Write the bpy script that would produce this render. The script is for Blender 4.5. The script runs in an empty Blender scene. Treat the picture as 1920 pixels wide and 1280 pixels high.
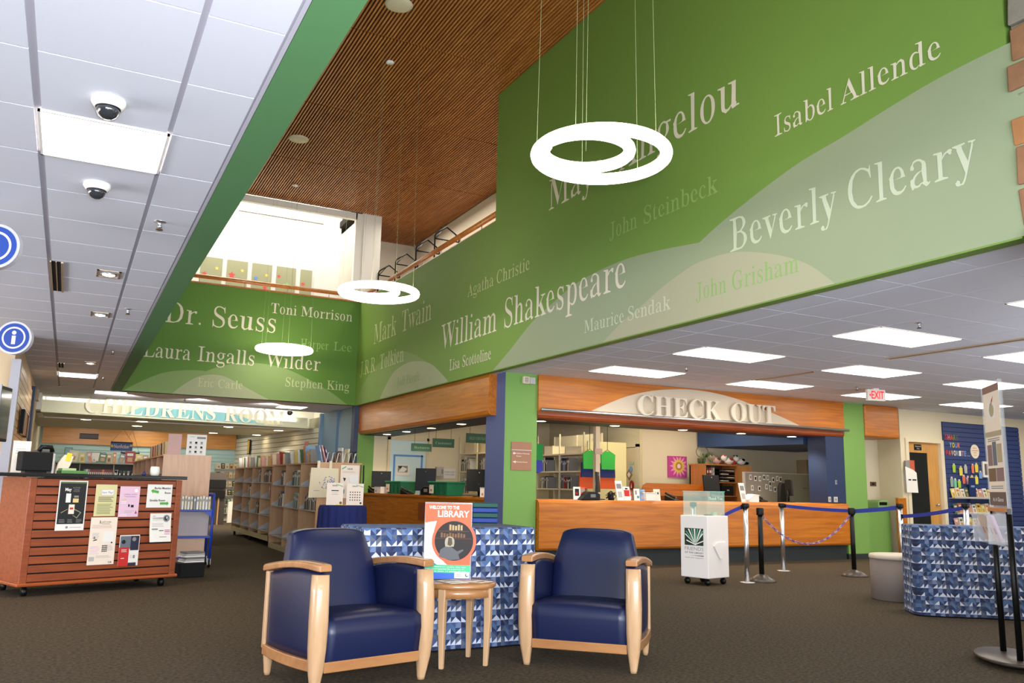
import bpy, bmesh, math, random
from math import sin, cos, pi, radians, sqrt, floor
from mathutils import Vector, Matrix
random.seed(7)
SC = bpy.context.scene
COL = SC.collection

# ---------------------------------------------------------------- camera, world, exposure
cd = bpy.data.cameras.new('camera'); cam = bpy.data.objects.new('camera', cd); COL.objects.link(cam)
cd.sensor_width = 36.0; cd.lens = 36.0 * 1578.62 / 1920.0; cd.clip_start = 0.05; cd.clip_end = 200
yaw, pit, rol = radians(27.395), radians(9.832), radians(1.165)
fw = Vector((sin(yaw)*cos(pit), cos(yaw)*cos(pit), sin(pit)))
rt = Vector((cos(yaw), -sin(yaw), 0)); up = rt.cross(fw)
r2 = cos(rol)*rt + sin(rol)*up; u2 = -sin(rol)*rt + cos(rol)*up
cam.matrix_world = Matrix(((r2.x, u2.x, -fw.x, 0), (r2.y, u2.y, -fw.y, 0), (r2.z, u2.z, -fw.z, 1.2), (0, 0, 0, 1)))
SC.camera = cam
wd = bpy.data.worlds.new('world'); SC.world = wd; wd.use_nodes = True
wd.node_tree.nodes['Background'].inputs[0].default_value = (0.85, 0.9, 1.0, 1)
wd.node_tree.nodes['Background'].inputs[1].default_value = 0.35
SC.view_settings.view_transform = 'Standard'; SC.view_settings.look = 'None'
SC.view_settings.gamma = 1; SC.view_settings.use_curve_mapping = False
SC.view_settings.exposure = 0.85

def area(name, loc, rot, sx, sy, power, color=(1, 1, 1), spread=pi):
    l = bpy.data.lights.new(name, 'AREA'); l.shape = 'RECTANGLE'; l.size = sx; l.size_y = sy
    l.energy = power; l.color = color; l.spread = spread
    o = bpy.data.objects.new(name, l); o.location = loc; o.rotation_euler = rot; COL.objects.link(o); return o
# fill lamps added behind the viewpoint, no source of theirs is seen
area('fill_rear', (1.6, -3.6, 1.6), (radians(103), 0, radians(-6)), 10.0, 2.8, 800, (0.80, 0.88, 1.0))
area('fill_rear_high', (3.2, -3.2, 6.2), (radians(82), 0, 0), 4.4, 2.2, 130, (0.82, 0.9, 1.0))
# fill lamp added on the right, aimed up to brighten the low ceiling
area('fill_right', (13, 2.3, 1.2), (radians(150), 0, radians(8)), 9.0, 2.0, 300, (0.86, 0.9, 1.0))
area('fill_left', (-8.4, 7.5, 1.0), (radians(132), 0, radians(-72)), 8.0, 1.8, 560, (0.9, 0.92, 1.0))  # another added fill lamp, lifts the low ceiling on the left
# the photographer's flash, fired from just above the camera
area('flash', (0.05, -0.15, 1.42), (radians(90+16), 0, radians(-24)), .22, .16, 95, (0.90, 0.94, 1.0))
def spot(name, loc, power, color=(1, .82, .6), size=1.9, rad=.06):
    l = bpy.data.lights.new(name, 'SPOT'); l.energy = power; l.color = color; l.spot_size = size; l.spot_blend = .8; l.shadow_soft_size = rad
    o = bpy.data.objects.new(name, l); o.location = loc; COL.objects.link(o); return o

# ---------------------------------------------------------------- materials
def lin(c):
    return tuple(((v/255)/12.92 if v/255 <= .04045 else (((v/255)+.055)/1.055)**2.4) for v in c)
MATS = {}
def mat(name, rgb, rough=.6, metal=0, spec=.5, emit=0, ecol=None, trans=0, alpha=1, coat=0, noise=0, nscale=30, bump=0, bscale=200, ior=1.45):
    if name in MATS: return MATS[name]
    m = bpy.data.materials.new(name); m.use_nodes = True; nt = m.node_tree; b = nt.nodes['Principled BSDF']
    c = lin(rgb) + (1,)
    b.inputs['Base Color'].default_value = c; b.inputs['Roughness'].default_value = rough
    b.inputs['Metallic'].default_value = metal; b.inputs['Specular IOR Level'].default_value = spec
    b.inputs['IOR'].default_value = ior
    if trans: b.inputs['Transmission Weight'].default_value = trans
    if alpha < 1: b.inputs['Alpha'].default_value = alpha
    if coat: b.inputs['Coat Weight'].default_value = coat; b.inputs['Coat Roughness'].default_value = .12
    if emit:
        b.inputs['Emission Color'].default_value = (lin(ecol) if ecol else lin(rgb)) + (1,); b.inputs['Emission Strength'].default_value = emit
    if noise or bump:
        tc = nt.nodes.new('ShaderNodeTexCoord'); nz = nt.nodes.new('ShaderNodeTexNoise'); nz.inputs['Scale'].default_value = nscale; nz.inputs['Detail'].default_value = 4
        nt.links.new(tc.outputs['Object'], nz.inputs['Vector'])
        if noise:
            mx = nt.nodes.new('ShaderNodeMix'); mx.data_type = 'RGBA'
            mx.inputs[6].default_value = tuple(v*(1-noise) for v in c[:3])+(1,); mx.inputs[7].default_value = tuple(min(1, v*(1+noise)) for v in c[:3])+(1,)
            nt.links.new(nz.outputs['Fac'], mx.inputs[0]); nt.links.new(mx.outputs[2], b.inputs['Base Color'])
        if bump:
            n2 = nt.nodes.new('ShaderNodeTexNoise'); n2.inputs['Scale'].default_value = bscale
            nt.links.new(tc.outputs['Object'], n2.inputs['Vector'])
            bp = nt.nodes.new('ShaderNodeBump'); bp.inputs['Strength'].default_value = bump; bp.inputs['Distance'].default_value = .002
            nt.links.new(n2.outputs['Fac'], bp.inputs['Height']); nt.links.new(bp.outputs['Normal'], b.inputs['Normal'])
    MATS[name] = m; return m
def wood(name, c1, c2, scale=(1, 12, 12), rough=.35, coat=.3, spec=.5):
    if name in MATS: return MATS[name]
    m = bpy.data.materials.new(name); m.use_nodes = True; nt = m.node_tree; b = nt.nodes['Principled BSDF']
    tc = nt.nodes.new('ShaderNodeTexCoord'); mp = nt.nodes.new('ShaderNodeMapping'); mp.inputs['Scale'].default_value = scale
    nz = nt.nodes.new('ShaderNodeTexNoise'); nz.inputs['Scale'].default_value = 1.6; nz.inputs['Detail'].default_value = 5; nz.inputs['Distortion'].default_value = .5
    rp = nt.nodes.new('ShaderNodeValToRGB'); rp.color_ramp.elements[0].position = .3; rp.color_ramp.elements[1].position = .7
    rp.color_ramp.elements[0].color = lin(c1)+(1,); rp.color_ramp.elements[1].color = lin(c2)+(1,)
    nt.links.new(tc.outputs['Object'], mp.inputs[0]); nt.links.new(mp.outputs[0], nz.inputs['Vector'])
    nt.links.new(nz.outputs['Fac'], rp.inputs[0]); nt.links.new(rp.outputs[0], b.inputs['Base Color'])
    b.inputs['Roughness'].default_value = rough; b.inputs['Coat Weight'].default_value = coat; b.inputs['Coat Roughness'].default_value = .15
    b.inputs['Specular IOR Level'].default_value = spec
    MATS[name] = m; return m

GREENW = mat('green_paint', (116, 148, 66), .62)
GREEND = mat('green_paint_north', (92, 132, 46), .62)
GREENF = mat('green_paint_fascia', (92, 142, 92), .62)
GREENC = mat('green_paint_column', (118, 160, 78), .6)
PALE1 = mat('mural_pale', (164, 172, 134), .62, noise=.08, nscale=.6)
PALE2 = mat('mural_pale_green', (150, 160, 128), .62, noise=.08, nscale=.5)
PALE3 = mat('mural_pale_sand', (170, 168, 140), .62)
PALE4 = mat('mural_moss', (130, 156, 92), .62)
CREAMT = mat('lettering_cream', (226, 216, 196), .6)
CREAMF = mat('lettering_soft', (192, 200, 150), .6)
CREAMG = mat('lettering_faint', (146, 176, 98), .6)
CREAMS = mat('lettering_pale_sage', (196, 202, 176), .6)
GREENT = mat('lettering_green', (140, 174, 104), .6)
TILE = mat('ceiling_tile', (222, 224, 234), .85, bump=.25, bscale=400)
TILEG = mat('ceiling_grid', (190, 188, 198), .8)
WHITE = mat('white_paint', (236, 232, 222), .6)
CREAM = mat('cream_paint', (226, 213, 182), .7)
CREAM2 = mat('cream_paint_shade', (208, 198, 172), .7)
TAN = mat('tan_paint', (212, 186, 148), .6)
NAVY = mat('navy_paint', (34, 50, 84), .55)
SLATE = mat('slate_blue_paint', (88, 98, 140), .55)
BLUE = mat('blue_paint', (46, 72, 116), .55)
STEELB = mat('steel_blue_paint', (104, 132, 156), .6)
DARK = mat('dark_base', (38, 44, 44), .6)
BLACK = mat('black_plastic', (10, 10, 11), .42, spec=.35)
BLACKM = mat('black_matte', (18, 18, 19), .7, spec=.3)
LAPTOP = mat('black_laminate', (22, 22, 24), .25)
ORANGE = wood('orange_wood', (166, 88, 8), (202, 120, 22), (.9, 14, 14), .4, .08)
ORANGEV = wood('orange_wood_side', (166, 88, 8), (202, 120, 22), (14, .9, 14), .36, .15)
CHERRY = wood('cherry_wood', (126, 54, 16), (154, 74, 28), (1.2, 10, 16), .5, .08)
MAPLE = wood('maple_wood', (176, 138, 100), (196, 158, 120), (9, 9, 1.3), .28, .4)
MAPLEH = wood('maple_wood_rail', (152, 102, 60), (176, 126, 80), (1.3, 9, 9), .28, .4)
BEECH = wood('beech_wood', (196, 146, 104), (212, 164, 122), (9, 9, 1.2), .45, .1)
SHELFW = wood('shelf_wood', (186, 140, 96), (204, 160, 116), (8, 8, 1), .5, .1)
OAK = wood('oak_wood', (196, 138, 66), (214, 160, 86), (8, 8, 1), .4, .2)
RAILW = wood('rail_wood', (178, 104, 46), (204, 130, 66), (6, 6, 6), .3, .4)
SLATW = wood('ceiling_slat_wood', (160, 92, 38), (200, 130, 62), (10, .8, 10), .45, .1)
GAPW = mat('slat_backing', (34, 20, 12), .9)
LEATHER = mat('navy_leather', (14, 22, 56), .36, spec=.5, bump=.12, bscale=260)
NAVYF = mat('navy_cloth', (24, 34, 92), .85)
STEEL = mat('brushed_steel', (205, 205, 208), .34, metal=1)
CHROME = mat('chrome', (215, 215, 220), .3, metal=1)
GLASS = mat('clear_glass', (200, 232, 220), .04, alpha=.16)
ACRYL = mat('clear_acrylic', (236, 240, 244), .06, alpha=.22)
DARKGL = mat('dark_glass', (26, 30, 32), .12)
PAPER = mat('paper', (236, 232, 224), .8)
PAPERP = mat('paper_pink', (226, 190, 208), .8)
PAPERY = mat('paper_yellow', (214, 206, 152), .8)
PAPERS = mat('paper_salmon', (240, 222, 204), .8)
PINKP = mat('paper_dull_pink', (205, 168, 160), .8)
INK = mat('ink', (30, 30, 32), .8)
INKG = mat('ink_grey', (140, 138, 136), .8)
RED = mat('red', (200, 40, 36), .6)
ORPOST = mat('poster_orange', (232, 92, 52), .5)
TEAL = mat('poster_green', (62, 178, 124), .5)
PBLUE = mat('poster_blue', (44, 92, 190), .5)
YELLOW = mat('yellow', (232, 214, 70), .6)
LIME = mat('lime', (170, 206, 60), .6)
MINT = mat('mint', (120, 200, 160), .6)
SKYB = mat('light_blue', (120, 160, 214), .6)
GREENP = mat('bin_green', (22, 122, 84), .5)
DKGREEN = mat('hanging_sign_green', (56, 92, 66), .6)
GREY = mat('grey', (120, 116, 114), .6)
LGREY = mat('light_grey', (186, 182, 176), .6)
SHADEG = mat('partition_grey', (150, 142, 126), .8)
TUBEB = mat('blue_steel_paint', (26, 62, 168), .35)
CARTP = mat('cart_panel', (170, 158, 156), .5)
BELT = mat('belt_blue', (34, 48, 140), .7)
LPANEL = mat('panel_light', (255, 250, 240), .5, emit=6.0, ecol=(255, 246, 230))
LRING = mat('ring_light', (255, 250, 240), .5, emit=7.0, ecol=(255, 245, 226))
LSPOT = mat('downlight_lamp', (255, 240, 215), .5, emit=14.0, ecol=(255, 226, 180))
LCOVE = mat('cove_light', (255, 252, 240), .5, emit=3.2, ecol=(255, 250, 226))
LUP = mat('clerestory_glow', (255, 252, 240), .5, emit=3.0, ecol=(255, 252, 236))
WIRE = mat('wire', (150, 160, 120), .4)
SIGNBLUE = mat('sign_blue', (40, 70, 150), .4)
BROWNP = mat('plaque_brown', (160, 112, 84), .5)
BRONZE = mat('bronze', (110, 92, 70), .35, metal=.6)

def carpet():
    m = bpy.data.materials.new('carpet'); m.use_nodes = True; nt = m.node_tree; b = nt.nodes['Principled BSDF']
    tc = nt.nodes.new('ShaderNodeTexCoord'); mp = nt.nodes.new('ShaderNodeMapping'); mp.inputs['Scale'].default_value = (1.3, 1.9, 1)
    n1 = nt.nodes.new('ShaderNodeTexNoise'); n1.inputs['Scale'].default_value = 26; n1.inputs['Detail'].default_value = 6; n1.inputs['Roughness'].default_value = .75
    n3 = nt.nodes.new('ShaderNodeTexNoise'); n3.inputs['Scale'].default_value = .9
    rp = nt.nodes.new('ShaderNodeValToRGB')
    e = rp.color_ramp.elements; e[0].position = .35; e[0].color = lin((40, 36, 31))+(1,); e[1].position = .72; e[1].color = lin((106, 90, 68))+(1,)
    x = e.new(.52); x.color = lin((74, 64, 50))+(1,)
    nt.links.new(tc.outputs['Object'], mp.inputs[0]); nt.links.new(mp.outputs[0], n1.inputs['Vector']); nt.links.new(tc.outputs['Object'], n3.inputs['Vector'])
    nt.links.new(n1.outputs['Fac'], rp.inputs[0]); nt.links.new(rp.outputs[0], b.inputs['Base Color'])
    b.inputs['Roughness'].default_value = .95; b.inputs['Specular IOR Level'].default_value = .15
    bp = nt.nodes.new('ShaderNodeBump'); bp.inputs['Strength'].default_value = .5; bp.inputs['Distance'].default_value = .004
    nt.links.new(n1.outputs['Fac'], bp.inputs['Height']); nt.links.new(bp.outputs['Normal'], b.inputs['Normal'])
    return m
CARPET = carpet()

def geocloth():
    """printed cloth: a grid of small squares split by diagonals and arcs in blues, greys and white"""
    m = bpy.data.materials.new('geometric_cloth'); m.use_nodes = True; nt = m.node_tree; b = nt.nodes['Principled BSDF']; L = nt.links.new
    def mth(op, a, c=None, d=None):
        n = nt.nodes.new('ShaderNodeMath'); n.operation = op
        for i, v in enumerate((a, c, d)):
            if v is None: continue
            if isinstance(v, (int, float)): n.inputs[i].default_value = v
            else: L(v, n.inputs[i])
        return n.outputs[0]
    tc = nt.nodes.new('ShaderNodeTexCoord'); sp = nt.nodes.new('ShaderNodeSeparateXYZ'); L(tc.outputs['Object'], sp.inputs[0])
    S = 1/.04
    u = mth('MULTIPLY', mth('ADD', sp.outputs[0], sp.outputs[1]), S); v = mth('MULTIPLY', sp.outputs[2], S)
    iu, iv = mth('FLOOR', u), mth('FLOOR', v); fu, fv = mth('FRACT', u), mth('FRACT', v)
    # pattern repeats every 8 x 6 squares like a printed cloth
    cu, cv = mth('MODULO', mth('ADD', iu, 800), 8), mth('MODULO', mth('ADD', iv, 600), 6)
    cb = nt.nodes.new('ShaderNodeCombineXYZ'); L(cu, cb.inputs[0]); L(cv, cb.inputs[1])
    wn = nt.nodes.new('ShaderNodeTexWhiteNoise'); wn.noise_dimensions = '3D'; L(cb.outputs[0], wn.inputs[0])
    sc = nt.nodes.new('ShaderNodeSeparateColor'); L(wn.outputs['Color'], sc.inputs[0])
    r1, rr2, r3 = sc.outputs[0], sc.outputs[1], sc.outputs[2]
    flip = mth('GREATER_THAN', r1, .5)
    fu2 = mth('ABSOLUTE', mth('SUBTRACT', fu, flip))
    dia = mth('GREATER_THAN', fu2, fv)
    arc = mth('LESS_THAN', mth('ADD', mth('MULTIPLY', fu2, fu2), mth('MULTIPLY', fv, fv)), 1.0)
    isarc = mth('MULTIPLY', mth('GREATER_THAN', r3, .6), mth('SUBTRACT', 1, mth('MODULO', cv, 2)))
    half = mth('ADD', mth('MULTIPLY', arc, isarc), mth('MULTIPLY', dia, mth('SUBTRACT', 1, isarc)))
    odd = mth('MODULO', cv, 2)
    whitecell = mth('MULTIPLY', mth('MULTIPLY', odd, half), mth('GREATER_THAN', rr2, .36))
    idx = mth('FRACT', mth('ADD', mth('MULTIPLY', rr2, 3.7), mth('MULTIPLY', half, .43)))
    rp = nt.nodes.new('ShaderNodeValToRGB'); rp.color_ramp.interpolation = 'CONSTANT'; e = rp.color_ramp.elements
    cols = [(34, 40, 72), (54, 74, 116), (82, 108, 150), (44, 64, 104), (90, 96, 108), (112, 126, 162), (38, 52, 88), (68, 84, 124)]
    e[0].position = 0; e[0].color = lin(cols[0])+(1,); e[1].position = .125; e[1].color = lin(cols[1])+(1,)
    for i in range(2, 8): x = e.new(i*.125); x.color = lin(cols[i])+(1,)
    L(idx, rp.inputs[0])
    mx = nt.nodes.new('ShaderNodeMix'); mx.data_type = 'RGBA'; L(whitecell, mx.inputs[0]); L(rp.outputs[0], mx.inputs[6]); mx.inputs[7].default_value = lin((204, 208, 224))+(1,)
    L(mx.outputs[2], b.inputs['Base Color']); b.inputs['Roughness'].default_value = .8
    return m
GEO = geocloth()

# ---------------------------------------------------------------- mesh helpers
class MB:
    """collects shapes; build() links them as ONE mesh object"""
    def __init__(s): s.v = []; s.f = []; s.m = []; s.mats = []; s.sm = []
    def mi(s, mt):
        if mt not in s.mats: s.mats.append(mt)
        return s.mats.index(mt)
    def add(s, vs, fs, mt=None, smooth=False):
        b = len(s.v); s.v += [tuple(v) for v in vs]; k = s.mi(mt) if mt else 0
        for f in fs: s.f.append(tuple(b+i for i in f)); s.m.append(k); s.sm.append(smooth)
        return s
    def box(s, x0, x1, y0, y1, z0, z1, mt=None):
        return s.add([(x, y, z) for x in (x0, x1) for y in (y0, y1) for z in (z0, z1)],
              [(0, 1, 3, 2), (4, 6, 7, 5), (0, 4, 5, 1), (2, 3, 7, 6), (0, 2, 6, 4), (1, 5, 7, 3)], mt)
    def cbox(s, c, d, mt=None): return s.box(c[0]-d[0]/2, c[0]+d[0]/2, c[1]-d[1]/2, c[1]+d[1]/2, c[2]-d[2]/2, c[2]+d[2]/2, mt)
    def hexa(s, p, mt=None):   # 8 points: bottom 4 ccw, top 4 ccw
        return s.add(p, [(0, 3, 2, 1), (4, 5, 6, 7), (0, 1, 5, 4), (1, 2, 6, 5), (2, 3, 7, 6), (3, 0, 4, 7)], mt)
    def tube(s, pts, r, mt=None, n=8, closed=False, caps=True):
        pts = [Vector(p) for p in pts]; N = len(pts); rings = []
        rs = r if isinstance(r, (list, tuple)) else [r]*N
        ref = None
        for i, p in enumerate(pts):
            a = pts[(i-1) % N] if (closed or i > 0) else p; c = pts[(i+1) % N] if (closed or i < N-1) else p
            t = (c-a).normalized()
            if ref is None: ref = Vector((0, 0, 1)) if abs(t.z) < .9 else Vector((1, 0, 0))
            x = t.cross(ref).normalized(); y = x.cross(t).normalized(); ref = y
            rings.append([p + rs[i]*(cos(2*pi*k/n)*x + sin(2*pi*k/n)*y) for k in range(n)])
        vs = [v for g in rings for v in g]; fs = []
        for i in range(N if closed else N-1):
            j = (i+1) % N
            for k in range(n): fs.append((i*n+k, i*n+(k+1) % n, j*n+(k+1) % n, j*n+k))
        if not closed and caps: fs.append(tuple(range(n))[::-1]); fs.append(tuple((N-1)*n+k for k in range(n)))
        return s.add(vs, fs, mt, True)
    def lathe(s, prof, mt=None, n=24, c=(0, 0), sx=1, sy=1):
        vs = []; fs = []
        for r, z in prof:
            for k in range(n): vs.append((c[0]+r*sx*cos(2*pi*k/n), c[1]+r*sy*sin(2*pi*k/n), z))
        for i in range(len(prof)-1):
            for k in range(n): fs.append((i*n+k, i*n+(k+1) % n, (i+1)*n+(k+1) % n, (i+1)*n+k))
        fs.append(tuple(range(n))[::-1]); fs.append(tuple((len(prof)-1)*n+k for k in range(n)))
        return s.add(vs, fs, mt, n > 12)
    def prism(s, poly, fn, d0, d1, mt=None):   # poly 2D, fn(u,v,d)->xyz
        n = len(poly); vs = [fn(u, v, d0) for u, v in poly] + [fn(u, v, d1) for u, v in poly]
        fs = [tuple(range(n))[::-1], tuple(range(n, 2*n))] + [(i, (i+1) % n, n+(i+1) % n, n+i) for i in range(n)]
        return s.add(vs, fs, mt)
    def build(s, name, mt=None, parent=None, world=False, bevel=0, smooth=None, recalc=True):
        me = bpy.data.meshes.new(name); vs = s.v
        if world and parent is not None:
            c, q = parent.location, -parent.rotation_euler.z
            vs = [((x-c.x)*cos(q)-(y-c.y)*sin(q), (x-c.x)*sin(q)+(y-c.y)*cos(q), z-c.z) for x, y, z in vs]
        me.from_pydata(vs, [], s.f)
        ml = s.mats if s.mats else [mt]
        if s.mats and mt and None: pass
        for m_ in ml: me.materials.append(m_)
        me.polygons.foreach_set('material_index', s.m); me.polygons.foreach_set('use_smooth', [bool(a) or bool(smooth) for a in s.sm])
        if recalc:
            bm = bmesh.new(); bm.from_mesh(me); bmesh.ops.recalc_face_normals(bm, faces=bm.faces); bm.to_mesh(me); bm.free()
        me.update()
        o = bpy.data.objects.new(name, me); COL.objects.link(o)
        if parent is not None: o.parent = parent
        if bevel:
            md = o.modifiers.new('bevel', 'BEVEL'); md.width = bevel; md.segments = 3; md.limit_method = 'ANGLE'; md.angle_limit = radians(40)
            md.harden_normals = True
            for p in me.polygons: p.use_smooth = True
        return o
def tag(o, label=None, cat=None, group=None, kind=None):
    if label: o['label'] = label
    if cat: o['category'] = cat
    if group: o['group'] = group
    if kind: o['kind'] = kind
    return o
def thing(name, loc, rz=0, label=None, cat=None, group=None):
    o = bpy.data.objects.new(name, None); COL.objects.link(o); o.location = loc; o.rotation_euler = (0, 0, rz); o.empty_display_size = .1
    return tag(o, label, cat, group)
def struct(name, mb, mt=None, **k):
    o = mb.build(name, mt, **k); o['kind'] = 'structure'; return o
def copy_tree(o, loc=None, rz=None, label=None, group=None, parent=None):
    c = o.copy(); COL.objects.link(c)
    if parent is not None: c.parent = parent
    if loc is not None: c.location = loc
    if rz is not None: c.rotation_euler.z = rz
    if label: c['label'] = label
    if group: c['group'] = group
    for ch in list(o.children): copy_tree(ch, parent=c)
    return c
NTH = ['first', 'second', 'third', 'fourth', 'fifth', 'sixth', 'seventh', 'eighth', 'ninth', 'tenth', 'eleventh', 'twelfth', 'thirteenth', 'fourteenth', 'fifteenth', 'sixteenth', 'seventeenth', 'eighteenth', 'nineteenth', 'twentieth',
       'twenty-first', 'twenty-second', 'twenty-third', 'twenty-fourth', 'twenty-fifth', 'twenty-sixth', 'twenty-seventh', 'twenty-eighth', 'twenty-ninth', 'thirtieth', 'thirty-first', 'thirty-second', 'thirty-third', 'thirty-fourth', 'thirty-fifth', 'thirty-sixth']

# lettering ------------------------------------------------------
TXT = {}
def serif(s):
    return ''.join(chr(0x1D400+ord(c)-65) if 'A' <= c <= 'Z' else chr(0x1D41A+ord(c)-97) if 'a' <= c <= 'z' else c for c in s)
def text2d(s, style='sans', spacing=1.0):
    """returns (verts2d, faces, width, capheight) of a line of lettering, baseline at 0, left at 0"""
    key = (s, style, spacing)
    if key in TXT: return TXT[key]
    if style == 'thin' and len(s) > 1:      # set glyph by glyph so every letter is thinned on its own
        V, Fs, left0 = [], [], None
        for i, ch in enumerate(s):
            if ch == ' ': continue
            gv, gf, gw = text2d(ch, 'thin'); full = text2d(ch, 'serif'); right = right_edge(s[:i+1]); left = right-full[2]
            if left0 is None: left0 = left
            n = len(V); V += [(a+left-left0+(full[2]-gw)/2, b) for a, b in gv]; Fs += [tuple(k+n for k in f) for f in gf]
        TXT[key] = (V, Fs, max(v[0] for v in V)); return TXT[key]
    c = bpy.data.curves.new('txt', 'FONT'); c.body = serif(s) if style in ('serif', 'thin') else s
    c.space_character = spacing; c.resolution_u = 2 if style == 'sans' else 3
    if style == 'bold': c.offset = .02
    o = bpy.data.objects.new('txt', c); COL.objects.link(o)
    dg = bpy.context.evaluated_depsgraph_get(); me = o.evaluated_get(dg).to_mesh()
    vs = [(v.co.x, v.co.y) for v in me.vertices]; fs = [tuple(p.vertices) for p in me.polygons]
    # merge double verts
    key2 = {}; mp = []; nv = []
    for v in vs:
        k = (round(v[0], 4), round(v[1], 4))
        if k not in key2: key2[k] = len(nv); nv.append(v)
        mp.append(key2[k])
    nf = []
    for f in fs:
        g = [mp[i] for i in f]; h = [g[i] for i in range(len(g)) if g[i] != g[i-1]]
        if len(h) > 2: nf.append(tuple(h))
    o.evaluated_get(dg).to_mesh_clear(); bpy.data.objects.remove(o); bpy.data.curves.remove(c)
    if style == 'thin':
        A_ = lambda P, Q: sum(abs(sum(P[f[i]][0]*P[f[(i+1) % len(f)]][1]-P[f[(i+1) % len(f)]][0]*P[f[i]][1] for i in range(len(f))))/2 for f in Q)
        for mul in (2.6, 1.9, 1.35, 1.0):
            tv, tf = thin_outline(nv, nf, mul)
            if A_(tv, tf) < .97*A_(nv, nf): nv, nf = tv, tf; break
    x0 = min(v[0] for v in nv); x1 = max(v[0] for v in nv)
    nv = [(v[0]-x0, v[1]) for v in nv]
    TXT[key] = (nv, nf, x1-x0); return TXT[key]
def refill(P, be):
    """fills the closed outlines afresh so no sliver faces overlap"""
    nxt = {}
    for a, b in be: nxt.setdefault(a, []).append(b)
    c = bpy.data.curves.new('fill', 'CURVE'); c.dimensions = '2D'; c.fill_mode = 'BOTH'
    while nxt:
        a = next(iter(nxt)); loop = [a]; cur = a
        while True:
            l = nxt.get(cur)
            if not l: break
            n = l.pop()
            if not l: del nxt[cur]
            if n == a: break
            loop.append(n); cur = n
        if len(loop) < 3: continue
        sp = c.splines.new('POLY'); sp.points.add(len(loop)-1); sp.use_cyclic_u = True
        for p, i in zip(sp.points, loop): p.co = (P[i][0], P[i][1], 0, 1)
    o = bpy.data.objects.new('fill', c); COL.objects.link(o); dg = bpy.context.evaluated_depsgraph_get()
    me = o.evaluated_get(dg).to_mesh(); vs = [(v.co.x, v.co.y) for v in me.vertices if abs(v.co.z) < 1e-5 or True]; fs = [tuple(p.vertices) for p in me.polygons]
    o.evaluated_get(dg).to_mesh_clear(); bpy.data.objects.remove(o); bpy.data.curves.remove(c)
    return vs, fs
REDGE = {}
def right_edge(s):
    if s not in REDGE:
        c = bpy.data.curves.new('txt', 'FONT'); c.body = serif(s); c.resolution_u = 1; o = bpy.data.objects.new('txt', c); COL.objects.link(o)
        dg = bpy.context.evaluated_depsgraph_get(); me = o.evaluated_get(dg).to_mesh(); REDGE[s] = max(v.co.x for v in me.vertices)
        o.evaluated_get(dg).to_mesh_clear(); bpy.data.objects.remove(o); bpy.data.curves.remove(c)
    return REDGE[s]
def thin_outline(vs, fs, mul=2.6):
    """turn the heavy serif face into a book weight: thick stems lose width, hairlines keep theirs"""
    import numpy as np
    cnt = {}
    for f in fs:
        for i in range(len(f)):
            a, b = f[i], f[(i+1) % len(f)]; cnt.setdefault((min(a, b), max(a, b)), []).append((a, b))
    be = [e[0] for e in cnt.values() if len(e) == 1]
    # orientation so the face lies to the left
    area_ = sum(vs[f[0]][0]*(vs[f[1]][1]-vs[f[2]][1])+vs[f[1]][0]*(vs[f[2]][1]-vs[f[0]][1])+vs[f[2]][0]*(vs[f[0]][1]-vs[f[1]][1]) for f in fs)
    if area_ < 0: be = [(b, a) for a, b in be]
    P = np.array(vs); E = np.array(be); A = P[E[:, 0]]; B = P[E[:, 1]]; D = B-A; Ln = np.hypot(D[:, 0], D[:, 1])+1e-9
    N = np.stack([D[:, 1], -D[:, 0]], 1)/Ln[:, None]       # outward normal
    vn = np.zeros_like(P)
    np.add.at(vn, E[:, 0], N); np.add.at(vn, E[:, 1], N)
    l = np.hypot(vn[:, 0], vn[:, 1]); bnd = l > 1e-6; out = P.copy()
    TH = np.full(len(P), .02); WV = set()
    for i in np.nonzero(bnd)[0]:
        n = vn[i]/l[i]; d = -n; o = P[i]+d*.0015
        den = d[0]*(-D[:, 1])+d[1]*D[:, 0]; den[np.abs(den) < 1e-9] = 1e-9
        r = A-o; t = (r[:, 0]*(-D[:, 1])+r[:, 1]*D[:, 0])/den; u = (d[0]*r[:, 1]-d[1]*r[:, 0])/den
        ok = (t > 0) & (u >= 0) & (u <= 1); th = t[ok].min() if ok.any() else .02
        TH[i] = th if th < .24 else .06
    for _ in range(1):      # corners follow their slimmer neighbours so outlines never cross
        T2 = TH.copy(); np.minimum.at(T2, E[:, 0], TH[E[:, 1]]*mul); np.minimum.at(T2, E[:, 1], TH[E[:, 0]]*mul); TH = T2
    EL = np.full(len(P), 9.); np.minimum.at(EL, E[:, 0], Ln); np.minimum.at(EL, E[:, 1], Ln)
    for i in np.nonzero(bnd)[0]:
        n = vn[i]/l[i]; th = TH[i]; new = th if th < .034 else .034+(th-.034)*.48
        out[i] = P[i]-n*min((th-new)/2, EL[i]*(.8 if i in WV else 3))
    return refill([tuple(p) for p in out], be)
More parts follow.
